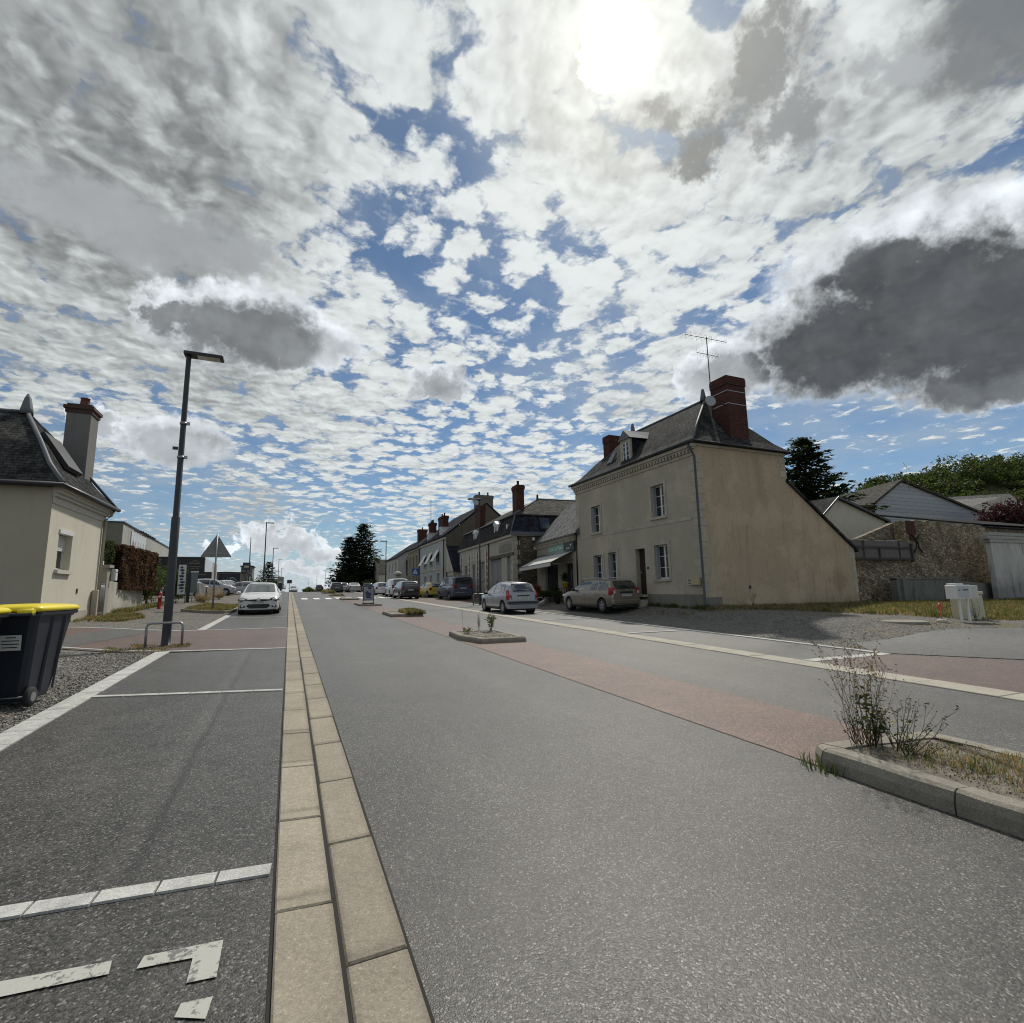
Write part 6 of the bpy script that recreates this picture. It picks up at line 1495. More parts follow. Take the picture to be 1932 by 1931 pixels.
SEDAN = dict(L=4.62, W=1.80, H=1.47, wheel_r=.32, axles=(1.38, -1.32), spokes=10,
    top=[(-2.31, .95), (-2.1, 1.06), (-1.75, 1.10), (-1.15, 1.36), (-.4, 1.465), (.1, 1.46), (.55, 1.33), (1.28, 1.00), (1.8, .90), (2.12, .79), (2.31, .66)],
    belt=[(-2.31, .88), (-1.8, .98), (0, .93), (1.2, .90), (1.9, .78), (2.31, .60)], bot=[(-2.31, .32), (-2.0, .20), (2.0, .19), (2.31, .24)],
    wid=[(-2.31, .86), (-2.0, .96), (-1.2, 1), (1.4, 1), (1.95, .96), (2.2, .86), (2.31, .74)], wr=[(-2.31, .7), (-1.7, .72), (-.5, .66), (.2, .67), (1.3, .82), (2.0, .80), (2.31, .62)],
    screen=(.30, 1.24), rear=(-1.68, -1.02), glass=((-.18, .82), (-1.2, -.26)), mirror=.85, handles=(.0, -.95), doorlines=(-.22, .95), extra=ex_sedan, mirror_m=M_WHITE)
M_CARW = mat_paint("car_white", (0.66, 0.66, 0.66), dirt=.1)
car('white sedan parked facing the camera on the left behind the triangular sign', -1.25, 28.9, R(-90.5), SEDAN, M_CARW)

# ---- beige estate, rear and left side
def ex_estate(t, paint, lens, patch, sec):
    xr = -2.25
    for s_ in (-1, 1):
        b = MB(); P_ = [(-2.26, s_*.60), (-2.20, s_*.80), (-2.02, s_*.845), (-1.98, s_*.80), (-2.16, s_*.58)]
        b.loft([[(x, y, .80) for x, y in P_], [(x-.01, y*1.0, .98) for x, y in P_], [(x+.03, y*.985, 1.14) for x, y in P_]]); tl = b.build('tail_light', M_REDL, t)
        b = MB(); b.cbox(-2.285, -2.25, *sorted((s_*.62, s_*.73)), .86, 1.0, .01); b.build('reversing_lens', M_CLEARL, tl)
        b = MB(); b.tube([(-1.75, s_*.60, 1.47), (-1.55, s_*.61, 1.555), (-.4, s_*.625, 1.60), (.35, s_*.62, 1.57), (.6, s_*.61, 1.50)], .022, 6); b.build('roof_rail', M_ALLOY, t)
        lens('headlight', 2.0, s_*.68, .72, .2, .16, .09, M_CLEARL)
    box_part(t, 'badge_strip', M_BLACK, -2.295, -2.24, -.36, .36, .88, .96)
    box_part(t, 'bumper_lower', M_BLACK, -2.29, -2.1, -.72, .72, .24, .33, c=.03)
    numplate(t, -2.278, .79, "DA 777 XS", -1)
    b = MB(); b.cbox(-2.31, -2.16, -.80, .80, .42, .60, .05); b.build('bumper', paint, t)
    box_part(t, 'wiper', M_BLACK, -2.27, -2.235, -.02, .42, 1.10, 1.125)
    box_part(t, 'emblem', M_ALLOY, -2.285, -2.25, -.07, .07, 1.02, 1.06)
ESTATE = dict(L=4.50, W=1.74, H=1.54, wheel_r=.315, axles=(1.42, -1.48), spokes=5,
    top=[(-2.25, .66), (-2.235, 1.05), (-2.16, 1.18), (-1.92, 1.45), (-1.75, 1.50), (-.5, 1.535), (.2, 1.51), (.55, 1.40), (1.22, 1.02), (1.8, .93), (2.1, .82), (2.25, .68)],
    belt=[(-2.25, .62), (-2.20, .98), (-1.5, .98), (0, .95), (1.2, .92), (1.9, .80), (2.25, .62)], bot=[(-2.25, .36), (-2.0, .24), (2.0, .20), (2.25, .26)],
    wid=[(-2.25, .90), (-2.1, .96), (-1.2, 1), (1.4, 1), (1.95, .95), (2.25, .75)], wr=[(-2.25, .80), (-2.16, .80), (-1.9, .76), (-1, .72), (.2, .72), (1.3, .84), (2.0, .80), (2.25, .62)],
    screen=(.42, 1.18), rear=(-2.20, -1.93), glass=((-.02, .80), (-1.0, -.10), (-1.82, -1.12)), mirror=.80, handles=(-.02, -1.0), doorlines=(-.06, .88, -1.06), extra=ex_estate)
M_CARB = mat_paint("car_beige_grey", (0.23, 0.20, 0.155), .30, .35)
car('beige grey estate car parked in front of the big house', 14.22, 22.0, R(92), ESTATE, M_CARB)

# ---- silver hatchback with red tail lamps
def ex_hatch(t, paint, lens, patch, sec):
    for s_ in (-1, 1):
        b = MB(); P_ = [(-1.93, s_*.62), (-1.86, s_*.79), (-1.70, s_*.82), (-1.66, s_*.77), (-1.82, s_*.60)]
        b.loft([[(x-.01, y*.98, .66) for x, y in P_], [(x+.0, y, .86) for x, y in P_], [(x+.17, y*.93, 1.12) for x, y in P_]]); b.build('tail_light', M_REDL, t)
        lens('headlight', 1.68, s_*.62, .74, .2, .16, .10, M_CLEARL)
    b = MB(); b.cbox(-1.985, -1.80, -.80, .80, .50, .60, .03); b.build('bumper_strip', M_DARKMET, t)
    b = MB(); b.cbox(-1.96, -1.72, -.79, .79, .26, .50, .06); b.build('bumper', paint, t)
    box_part(t, 'plate_recess', M_DARKMET, -1.945, -1.88, -.32, .32, .84, .89)
    numplate(t, -1.93, .77, "51 JBC 94", -1)
    box_part(t, 'wiper', M_BLACK, -1.89, -1.84, -.05, .38, 1.03, 1.055)
    b = MB(); b.tube([(-1.2, .1, 1.52), (-1.28, .1, 1.60)], .008, 5); b.build('aerial', M_BLACK, t)
    lens('fuel_cap', -1.93, .62, .30, .03, .05, .05, M_BLACK)
HATCH = dict(L=3.85, W=1.67, H=1.52, wheel_r=.30, axles=(1.22, -1.24), spokes=9, rim=plain("wheel_trim", (0.34, 0.34, 0.35), .4, .3),
    top=[(-1.925, .62), (-1.92, .98), (-1.86, 1.06), (-1.55, 1.42), (-1.4, 1.47), (-.5, 1.525), (.0, 1.50), (.4, 1.38), (1.15, .98), (1.55, .86), (1.8, .74), (1.925, .58)],
    belt=[(-1.925, .58), (-1.88, .93), (-1.0, .93), (.2, .88), (1.1, .84), (1.6, .74), (1.925, .55)], bot=[(-1.925, .34), (-1.7, .24), (1.7, .20), (1.925, .26)],
    wid=[(-1.925, .86), (-1.75, .95), (-1.2, 1), (1.1, 1), (1.6, .94), (1.85, .80), (1.925, .68)], wr=[(-1.925, .78), (-1.8, .76), (-1.4, .72), (-.5, .66), (.2, .66), (1.1, .80), (1.7, .74), (1.925, .58)],
    screen=(.20, 1.08), rear=(-1.86, -1.52), glass=((-.02, .62), (-.82, -.10), (-1.28, -.90)), mirror=.72, handles=(-.02, -.86), doorlines=(-.06, .75), extra=ex_hatch)
M_CARS = mat_paint("car_silver_violet", (0.33, 0.33, 0.36), .32, .4)
car('silver hatchback with tall red tail lamps parked by the florist', 10.20, 24.15, R(90.5), HATCH, M_CARS)

# ---- generic smaller bodies for the far cars
def ex_plain(rear=True, pl="AB-204-CD", dark=False):
    def f(t, paint, lens, patch, sec):
        L = t['len']/2; h = t['hgt']
        for s_ in (-1, 1):
            b = MB(); b.cbox(-L-.01, -L+.16, *sorted((s_*.58, s_*.80)), h*.50, h*.66, .03); b.build('tail_light', M_REDL, t)
            lens('headlight', L-.16, s_*.62, h*.46, .18, .18, .08, M_CLEARL)
        numplate(t, -L-.012, h*.50, pl, -1); numplate(t, L-.005, h*.30, pl, 1)
        b = MB(); b.cbox(-L-.035, -L+.1, -.76, .76, h*.20, h*.34, .04); b.build('bumper', M_BLACK if dark else paint, t)
        b = MB(); b.cbox(L-.1, L+.012, -.5, .5, h*.20, h*.27, .02); b.build('grille', M_BLACK, t)
    return f
def scaled(base, L, W_, H, **kw):
    kx = L/base['L']; kz = H/base['H']; s = dict(base)
    for k in ('top', 'belt', 'bot'): s[k] = [(a*kx, v*kz) for a, v in base[k]]
    for k in ('wid', 'wr'): s[k] = [(a*kx, v) for a, v in base[k]]
    s['axles'] = tuple(a*kx for a in base['axles']); s['screen'] = tuple(a*kx for a in base['screen']); s['rear'] = tuple(a*kx for a in base['rear'])
    s['glass'] = tuple((a*kx, b*kx) for a, b in base['glass']); s['mirror'] = base['mirror']*kx; s['handles'] = tuple(a*kx for a in base['handles']); s['doorlines'] = tuple(a*kx for a in base['doorlines'])
    s['L'], s['W'], s['H'] = L, W_, H; s.update(kw); return s
_car = car
def gcar(label, x, y, rz, spec, paint, dark=False, detail=False, group='cars parked or driving up the street', **k):
    s = dict(spec); ex = ex_plain(dark=dark)
    def pre(t, *a): t['len'] = spec['L']; t['hgt'] = spec['H']; ex(t, *a); del t['len']; del t['hgt']
    s['extra'] = pre; return _car(label, x, y, rz, s, paint, group, detail=detail, **k)
VAN = dict(L=4.9, W=1.92, H=1.96, kind='van', wheel_r=.33, axles=(1.55, -1.45), spokes=5,
    top=[(-2.45, .6), (-2.44, 1.3), (-2.40, 1.5), (-2.28, 1.90), (-2.1, 1.94), (-.5, 1.96), (.75, 1.93), (1.05, 1.82), (1.75, 1.22), (2.1, 1.08), (2.38, .92), (2.45, .7)],
    belt=[(-2.45, .56), (-2.4, 1.15), (0, 1.12), (1.7, 1.06), (2.1, .95), (2.45, .62)], bot=[(-2.45, .32), (-2.2, .24), (2.2, .22), (2.45, .26)],
    wid=[(-2.45, .95), (-2.3, .99), (-1.2, 1), (1.6, 1), (2.1, .95), (2.45, .80)], wr=[(-2.45, .88), (-2.2, .86), (0, .84), (.8, .82), (1.7, .86), (2.2, .84), (2.45, .7)],
    screen=(1.0, 1.68), rear=(-2.41, -2.27), glass=((.55, 1.35),), mirror=1.35, handles=(.4,), doorlines=(.4, 1.4), extra=None)
M_VAN = mat_paint("van_blue_grey", (0.075, 0.085, 0.12), .4, .2)
v = gcar('dark blue grey panel van seen from behind next to the brick piers', 13.35, 43.6, R(91), dict(VAN, kind='van'), M_VAN, detail=True, group=None)
b = MB(); b.cbox(-2.0, .3, -.62, -.56, 1.97, 2.05, .01); b.build('roof_bar', M_DARKMET, v); b = MB(); b.cbox(-2.0, .3, .56, .62, 1.97, 2.05, .01); b.build('roof_bar', M_DARKMET, v)
gcar('yellow small car half hidden behind the blue grey van', 13.05, 51.0, R(98), scaled(HATCH, 3.75, 1.62, 1.48), mat_paint("car_yellow", (0.55, 0.42, 0.05), .3), group=None)
MPV = scaled(ESTATE, 4.35, 1.81, 1.62)
M_MPV = mat_paint("car_dark_brown", (0.035, 0.028, 0.030), .25)
gcar('dark people carrier, nearest of the row parked on the right before the crossing', 9.85, 47.4, R(90), dict(MPV, W=1.78), M_MPV, detail=True, group='row of cars parked on the right')
KANG = scaled(VAN, 4.2, 1.76, 1.85); KANG['kind'] = 'van'; KANG['glass'] = ((.5, 1.15), (-.45, .42), (-1.7, -.55))
gcar('white high roofed van parked behind the dark people carrier', 10.25, 54.2, R(90), KANG, M_CARW, group='row of cars parked on the right')
gcar('white hatchback, farthest of the row parked on the right', 9.65, 60.8, R(91), scaled(HATCH, 3.95, 1.68, 1.47), M_CARW, group='row of cars parked on the right')
M_DBLUE = mat_paint("car_dark_blue", (0.02, 0.03, 0.06), .25); M_DGRN = mat_paint("car_dark_green", (0.022, 0.028, 0.026), .25); M_LGREY = mat_paint("car_light_grey", (0.42, 0.43, 0.44), .28)
gcar('dark blue car parked right behind the white hatchback row', 13.3, 87.5, R(88), scaled(SEDAN, 4.3, 1.76, 1.45), M_DBLUE)
gcar('dark green car parked before the small cottage', 12.0, 89.5, R(89), scaled(HATCH, 4.1, 1.72, 1.50), M_DGRN)
gcar('light grey sedan right of the white car near the crest', 8.9, 80.5, R(90), scaled(SEDAN, 4.4, 1.80, 1.46), M_LGREY)
gcar('white car between the dark hatchback and the light grey sedan', 7.6, 84.0, R(90), scaled(HATCH, 4.1, 1.70, 1.46), M_CARW)
gcar('dark hatchback, leftmost of the four cars under the big conifer', 6.3, 79.5, R(90), scaled(ESTATE, 4.1, 1.76, 1.50), M_DGRN)
gcar('dark car disappearing over the crest of the road', 6.1, 122, R(90), scaled(HATCH, 4.2, 1.75, 1.7), M_DGRN, z=gz(6.1, 122)+.0)
gcar('tiny dark roofed car on the crest just right of the stone gutter', .9, 124, R(-90), scaled(HATCH, 4.2, 1.72, 1.5), M_LGREY)
gcar('silver people carrier standing sideways in the car lot under the billboard', -6.95, 57.5, R(0), scaled(ESTATE, 4.2, 1.78, 1.62), M_LGREY, detail=True, group='cars standing in the car lot')
gcar('small white car behind the silver one in the car lot', -6.4, 66.5, R(-60), scaled(HATCH, 4.0, 1.7, 1.5), M_CARW, group='cars standing in the car lot')
gcar('silver hatchback right of the car lot, half behind the white sedan', -4.6, 62.5, R(170), scaled(HATCH, 4.0, 1.7, 1.47), M_LGREY, group='cars standing in the car lot')
gcar('white car whose nose shows behind the post of the triangular sign', -7.6, 50.0, R(-25), scaled(HATCH, 3.9, 1.7, 1.47), M_CARW, group='cars standing in the car lot')

# ================================================================ traffic islands with kerbs, soil and weeds
def island(name_label, pts, h=.155, kerb=.16, joints=1.0):
    """pts: ground polygon, anticlockwise; kerb stones round the rim, soil within"""
    cx = sum(p[0] for p in pts)/len(pts); cy = sum(p[1] for p in pts)/len(pts)
    z0 = gz(cx, cy)
    t = thing('traffic_island', name_label, 'traffic island', (cx, cy, z0), 0, 'raised islands along the red middle strip')
    P = [Vector((x-cx, y-cy)) for x, y in pts]; n = len(P)
    def inset(d):
        out = []
        for i in range(n):
            a, b_, c = P[i-1], P[i], P[(i+1) % n]
            e1 = (b_-a).normalized(); e2 = (c-b_).normalized(); n1 = Vector((-e1.y, e1.x)); n2 = Vector((-e2.y, e2.x))
            m = (n1+n2).normalized(); out.append(b_ + m*d/max(.3, m.dot(n1)))
        return out
    I = inset(kerb); C1 = inset(.02); C2 = inset(.05)
    H_ = lambda p, z: (p.x, p.y, gz(cx+p.x, cy+p.y)-z0+z)
    for i in range(n):
        a, b_ = P[i], P[(i+1) % n]; ia, ib = I[i], I[(i+1) % n]; L = (b_-a).length; k = max(1, round(L/joints))
        for j in range(k):
            f0, f1 = j/k, (j+1)/k; g = .006/L*(1 if k else 1)
            f0 += g; f1 -= g; lp = lambda u, v, f: u+(v-u)*f
            q0, q1, r0, r1 = lp(a, b_, f0), lp(a, b_, f1), lp(ia, ib, f0), lp(ia, ib, f1)
            c0, c1 = lp(C1[i], C1[(i+1) % n], f0), lp(C1[i], C1[(i+1) % n], f1); d0, d1 = lp(C2[i], C2[(i+1) % n], f0), lp(C2[i], C2[(i+1) % n], f1)
            jz = (rnd.random()-.5)*.008
            rings = []
            for s0, s1 in ((0, 1), (.5, .5)): pass
            prof = []
            for (u, v, z) in ((q0, q1, -.06), (q0, q1, h*.55), (c0, c1, h-.018), (d0, d1, h), (r0, r1, h-.004), (r0, r1, -.06)): prof.append((u, v, z+jz))
            m = MB(); seg = 6; vs = []
            for u, v, z in prof:
                for s_ in range(seg+1):
                    p = u+(v-u)*(s_/seg); w_ = (mnoise.noise(Vector(((cx+p.x)*6, (cy+p.y)*6, z*9)))*.007); vs.append(H_(p, z+w_))
            fs = [(a_*(seg+1)+s_, a_*(seg+1)+s_+1, (a_+1)*(seg+1)+s_+1, (a_+1)*(seg+1)+s_) for a_ in range(5) for s_ in range(seg)]
            m.add(vs, fs, 0); m.add([vs[a_*(seg+1)] for a_ in range(6)], [(0, 1, 2, 3, 4, 5)]); m.add([vs[a_*(seg+1)+seg] for a_ in range(6)], [(5, 4, 3, 2, 1, 0)])
            m.build('kerb_stone', M_ISL, t)
    # soil: lumpy sheet
    m = MB(); c0 = Vector((0, 0)); R_ = 7; vs = [H_(c0, h-.01)]; fs = []; M_ = 28
    per = []
    for i in range(n):
        a, b_ = I[i], I[(i+1) % n]
        for j in range(8): per.append(a+(b_-a)*j/8)
    K = len(per)
    for r_ in range(1, R_+1):
        for p in per:
            q = p*(r_/R_)*1.01; w_ = mnoise.noise(Vector(((cx+q.x)*3.5, (cy+q.y)*3.5, 2)))*.025 if r_ < R_ else 0; vs.append(H_(q, h-.016+w_))
    for k in range(K): fs.append((0, 1+k, 1+(k+1) % K))
    for r_ in range(R_-1):
        for k in range(K): fs.append((1+r_*K+k, 1+(r_+1)*K+k, 1+(r_+1)*K+(k+1) % K, 1+r_*K+(k+1) % K))
    m.add(vs, fs, 0, True); m.build('soil', M_SOIL, t); return t
island('nearest traffic island with a large weed at the right edge of the photo', [(4.02, -.6), (5.52, -.6), (5.42, 2.95), (5.30, 3.02), (4.12, 3.16), (4.00, 3.02)], h=.165, kerb=.19)
island('second traffic island with three upright weeds on its far side', [(4.30, 11.9), (5.50, 11.85), (5.54, 13.9), (4.14, 14.05), (4.06, 12.9)], h=.15)
island('third traffic island overgrown with a low green mound', [(4.05, 22.3), (5.42, 22.3), (5.45, 24.6), (4.05, 24.7)], h=.15)
island('traffic island carrying the black framed pavement board', [(4.05, 33.2), (5.42, 33.2), (5.45, 36.0), (4.05, 36.1)], h=.13)
island('narrow traffic island in front of the crossing stripes', [(4.05, 44.6), (5.42, 44.6), (5.45, 47.2), (4.05, 47.3)], h=.15)
island('traffic island just beyond the crossing stripes', [(4.05, 57.0), (5.42, 57.0), (5.45, 60.0), (4.05, 60.2)], h=.15)
island('farthest low island before the crest of the road', [(4.05, 70.0), (5.42, 70.0), (5.45, 76.0), (4.05, 76.0)], h=.15)
# kerbed grass corner by the triangular sign
M_GR1 = mat_foliage("green_weed", (0.05, 0.075, 0.02), (0.12, 0.15, 0.045), (0.17, 0.14, 0.055), 6)
M_DRY = mat_foliage("dry_grass", (0.17, 0.12, 0.065), (0.33, 0.25, 0.145), (0.085, 0.09, 0.035), 1.6)
M_STRAW = mat_foliage("straw_stalks", (0.12, 0.085, 0.05), (0.22, 0.165, 0.10), None, 8)
M_STEMD = mat_foliage("dark_weed_stem", (0.04, 0.04, 0.018), (0.10, 0.085, 0.045), None, 8)
M_LEAFD = mat_foliage("dark_weed_leaf", (0.022, 0.038, 0.012), (0.06, 0.085, 0.025), (0.11, 0.09, 0.05), 10)
t = thing('grass_bed', 'kerbed corner bed of dry grass at the foot of the triangular sign', 'kerbed bed', (-3.4, 30.2, gz(-3.4, 30.2)))
t.location = (0, 0, 0)
k = MB(); edge = [(-4.6, 28.3), (-3.7, 28.0), (-2.8, 28.2), (-2.5, 28.8), (-2.44, 30.5), (-2.44, 36)]
for i in range(len(edge)-1):
    a, c = Vector(edge[i]), Vector(edge[i+1]); q = Vector((-(c-a).y, (c-a).x)).normalized()*.14
    k.loft([[(p.x, p.y, gz(p.x, p.y)-.05) for p in (a, c, c+q, a+q)], [(p.x, p.y, gz(p.x, p.y)+.13) for p in (a, c, c+q, a+q)]])
k.build('kerb', M_ISL, t)
k = MB(); sheet_poly(k, [(-4.5, 28.42), (-3.7, 28.14), (-2.85, 28.34), (-2.6, 28.9), (-2.55, 36), (-4.6, 36)], .09); k.build('turf_base', M_SOIL, t)

def blades(mb, x, y, z, h, n=3, spread=.04, lean=.35, w_=.006, mi=0):
    for _ in range(n):
        a = rnd.random()*6.28; hh = h*(.5+.7*rnd.random()); ox, oy = (rnd.random()-.5)*spread*2, (rnd.random()-.5)*spread*2
        lx, ly = math.cos(a)*lean*hh*rnd.random(), math.sin(a)*lean*hh*rnd.random(); px_, py_ = -math.sin(a+.7)*w_, math.cos(a+.7)*w_
        b0 = (x+ox, y+oy)
        mb.add([(b0[0]-px_, b0[1]-py_, z), (b0[0]+px_, b0[1]+py_, z), (b0[0]+lx*.4+px_*.8, b0[1]+ly*.4+py_*.8, z+hh*.6), (b0[0]+lx*.4-px_*.8, b0[1]+ly*.4-py_*.8, z+hh*.6), (b0[0]+lx*1.3, b0[1]+ly*1.3, z+hh)], [(0, 1, 2, 3), (3, 2, 4)], mi)
def grass_area(label, pts, n, h, w_=.007, dz=0.0, mats=None, clump=.5, name='grass', per=3):
    xs = [p[0] for p in pts]; ys = [p[1] for p in pts]; mb = MB(); c = 0; tries = 0
    def inside(x, y):
        r_ = False
        for i in range(len(pts)):
            (x0, y0), (x1, y1) = pts[i], pts[i-1]
            if (y0 > y) != (y1 > y) and x < (x1-x0)*(y-y0)/(y1-y0)+x0: r_ = not r_
        return r_
    while c < n and tries < n*12:
        tries += 1; x, y = rnd.uniform(min(xs), max(xs)), rnd.uniform(min(ys), max(ys))
        if not inside(x, y): continue
        nv = mnoise.noise(Vector((x*.9, y*.9, 3)))+mnoise.noise(Vector((x*4, y*4, 5)))*.5
        if nv < (rnd.random()-.75)*clump*2: continue
        blades(mb, x, y, gz(x, y)+dz, h*(.7+.6*max(0, nv)), per, .05, .5, w_, 0 if rnd.random() < (.62 if nv < .25 else .35) else 1); c += 1
    o = mb.build(name, mats or [M_DRY, M_GR1], recalc=False); return tag(o, label, 'grass', kind='stuff')
grass_area('dry yellow and green grass strip along the foot of the beige house and stone wall', [(15.5, 15.0), (15.2, 16.2), (27, 16.4), (28, 16.2), (37, 15.9), (40, 15.2), (34, 7), (24, 7.6), (20.2, 9.6), (18.3, 12.2), (16.8, 14.2)], 16000, .20, .010)
grass_area('dry grass on the bank to the right of the letter boxes', [(20.3, 9.4), (26, 9), (40, 11), (40, 3.5), (30, 5.0), (24, 6.6)], 6000, .16, .010)
grass_area('sparse weeds scattered over the gravel before the big house', [(14.9, 16), (15.6, 30), (14.6, 30), (14.2, 16)], 500, .10, .006)
grass_area('green weeds along the base of the house front', [(15.50, 16), (15.66, 16), (15.66, 19.8), (15.50, 19.8)], 260, .22, .012, mats=[M_GR1, M_GR1])
grass_area('dry grass in the kerbed bed by the triangular sign', [(-4.5, 28.45), (-2.9, 28.4), (-2.6, 29), (-2.6, 35.5), (-4.5, 35.5)], 2600, .14, .012, .1)
grass_area('tuft of green and dry grass at the corner of the left house', [(-6.5, 21.0), (-5.2, 21.3), (-4.9, 23.2), (-5.6, 25.4), (-6.3, 25.4), (-6.5, 24)], 1500, .16, .011)
grass_area('weeds along the foot of the cream garden wall', [(-6.6, 25.6), (-6.2, 25.6), (-6.3, 34.5), (-7.0, 34.5)], 900, .25, .012)
grass_area('dry weeds round the foot of the near street lamp', [(-3.15, 14.05), (-2.1, 14.05), (-2.1, 14.6), (-3.3, 14.8)], 260, .09, .007)
grass_area('small weeds growing along the gutter joint', [(-3.6, 13.5), (-2.5, 13.4), (-2.5, 13.9), (-3.6, 14.1)], 200, .08, .006)
grass_area('dry tufts on the soil of the nearest island', [(4.35, .2), (5.3, .2), (5.2, 2.35), (4.55, 2.45)], 900, .09, .0035, .155, per=4)
grass_area('green weed clump at the outer corner of the nearest island', [(3.93, 2.85), (4.03, 2.85), (4.03, 3.2), (3.9, 3.2)], 26, .16, .004, 0, mats=[M_GR1, M_GR1])
grass_area('low green mat on the third island', [(4.7, 22.2), (5.5, 22.2), (5.5, 24.2), (4.7, 24.2)], 1400, .22, .014, .12, mats=[M_GR1, M_DRY])
grass_area('thin grass on the far islands', [(4.2, 70), (5.4, 70), (5.4, 76), (4.2, 76)], 500, .45, .03, .1)
grass_area('thin grass on the island beyond the crossing', [(4.2, 57), (5.4, 57), (5.4, 60), (4.2, 60)], 160, .2, .02, .12)

# weeds: stems that branch, leaves low down, seed heads above
def weed(name, label, x, y, z, h, spread, nstem, leafy, seedy, seed, leafsize=.05, mats=(None, None, None), flower=False, group=None, lean=(0, 0), r0=.004):
    q = random.Random(seed); t = thing(name, label, 'weed', (x, y, z), 0, group)
    st, lf, sd_ = MB(), MB(), MB()
    def leaf(mb, p, d, s, wd=.22):
        d = d.normalized(); a = d.cross(Vector((q.uniform(-1, 1), q.uniform(-1, 1), q.uniform(.3, 1)))).normalized()*s*wd
        m1 = p+d*s*.45+Vector((0, 0, s*.06)); e = p+d*s+Vector((0, 0, -s*.12)); mb.add([p, m1+a, e, m1-a], [(0, 1, 2, 3)])
    def stem(p, d, L, r, depth, hfrac0):
        n = max(4, int(L/.05)); pts = [p.copy()]; cur = p.copy(); dd = d.copy()
        for i in range(n):
            dd = (dd + Vector((q.gauss(0, .07), q.gauss(0, .07), .035 if depth == 0 else .05))).normalized(); cur = cur+dd*L/n; pts.append(cur.copy())
            hf = cur.z/h
            if i > 0 and q.random() < leafy*(1.25-hf if depth < 2 else .3):
                a = q.random()*6.28; leaf(lf, cur, Vector((math.cos(a), math.sin(a), q.uniform(.0, .8))), leafsize*(1.3-hf*.8)*q.uniform(.6, 1.3))
            if depth < 2 and i > n*.25 and q.random() < (.42 if depth == 0 else .30):
                a = q.random()*6.28; nd = (dd*.9 + Vector((math.cos(a), math.sin(a), .25))*.75).normalized(); stem(cur.copy(), nd, L*q.uniform(.22, .45)*(1-i/n*.4), r*.55, depth+1, hf)
            if hf > .55 and q.random() < seedy:
                for _ in range(2): a = q.random()*6.28; leaf(sd_, cur, Vector((math.cos(a), math.sin(a), q.uniform(-.2, 1))), q.uniform(.007, .016), .35)
        st.tube(pts, [r*(1-.75*i/n) for i in range(n+1)], 3, smooth=True, cap=False)
        for _ in range(2 if seedy else 0): a = q.random()*6.28; leaf(sd_, cur, Vector((math.cos(a), math.sin(a), .8)), .016, .4)
    for i in range(nstem):
        a = q.random()*6.28; s_ = q.random()*spread; d = Vector((math.cos(a)*s_+lean[0], math.sin(a)*s_+lean[1], 1)).normalized()
        stem(Vector((math.cos(a)*.02*nstem*.3*q.random(), math.sin(a)*.02*nstem*.3*q.random(), 0)), d, h*q.uniform(.65, 1.05), r0*q.uniform(.7, 1.2), 0, 0)
    ms, ml, msd = mats
    st.build('stems', ms or M_STEMD, t, recalc=False)
    if lf.v: lf.build('leaves', ml or M_LEAFD, t, recalc=False)
    if sd_.v: sd_.build('seed_heads', msd or M_STRAW, t, recalc=False)
    if flower:
        fl = MB()
        for _ in range(flower): a = q.random()*6.28; rr_ = q.random()*spread*h*.8; fl.sphere((math.cos(a)*rr_, math.sin(a)*rr_, h*q.uniform(.2, .55)), .008, 5, 4)
        fl.build('flowers', plain("yellow_flower", (0.75, 0.62, 0.08), .6), t)
    return t
Zi = gz(4.5, 2.9)+.155
weed('tall_weed', 'tall wispy dried weed with brown seed heads at the corner of the nearest island', 4.46, 2.96, Zi, .82, .34, 24, .30, .8, 11, .028, (M_STRAW, M_LEAFD, M_STRAW), r0=.003)
weed('leafy_weed', 'dark green weed with broad leaves growing inside the tall dry one', 4.50, 2.90, Zi, .46, .35, 6, 1.1, 0, 5, .080, r0=.005)
weed('bushy_weed', 'dense low green weed at the foot of the tall dry one', 4.47, 2.93, Zi, .28, .8, 26, 1.3, .1, 6, .045)
weed('sprawling_weed', 'dark sprawling weed with small yellow flowers lying over the nearest island', 4.62, 2.74, Zi, .40, 1.0, 20, .8, .35, 8, .032, (M_STEMD, M_LEAFD, M_STEMD), flower=9, lean=(.45, -.2))
weed('sprawling_weed', 'low creeping dark weed on the middle of the nearest island', 4.52, 2.62, Zi, .16, 1.5, 16, 1.1, .0, 18, .03, lean=(.2, -.3))
weed('thin_weed', 'single thin bare weed stalk rising left of the second island plants', 4.42, 13.6, gz(4.4, 13.6)+.14, .95, .05, 1, .05, .2, 9, .03, (M_STRAW, M_LEAFD, M_STRAW))
weed('upright_weed', 'bushy green weed on the far right corner of the second island', 5.25, 13.7, gz(5.2, 13.7)+.14, .50, .30, 10, 1.6, .2, 21, .10, (M_STEMD, M_GR1, M_GR1), r0=.006)
weed('upright_weed', 'slim pair of upright weeds in the middle of the second island', 4.98, 13.9, gz(5, 13.9)+.14, .50, .12, 4, 1.4, .0, 22, .06, (M_STEMD, M_GR1, M_STEMD), r0=.006)
weed('low_weed', 'small low weed on the left of the second island', 4.35, 13.1, gz(4.3, 13.1)+.14, .18, 1.0, 12, 1.4, .2, 23, .08, (M_STEMD, M_GR1, M_STRAW), r0=.005)
weed('upright_weed', 'tall roadside weed near the green weeds by the house gable', 17.9, 15.9, gz(17.9, 15.9), .75, .3, 5, .6, .6, 31, .06, r0=.007)
weed('upright_weed', 'dark weed bush at the left end of the concrete wall', 25.9, 15.9, gz(25.9, 15.9), .8, .5, 12, .9, .4, 32, .09, r0=.008)
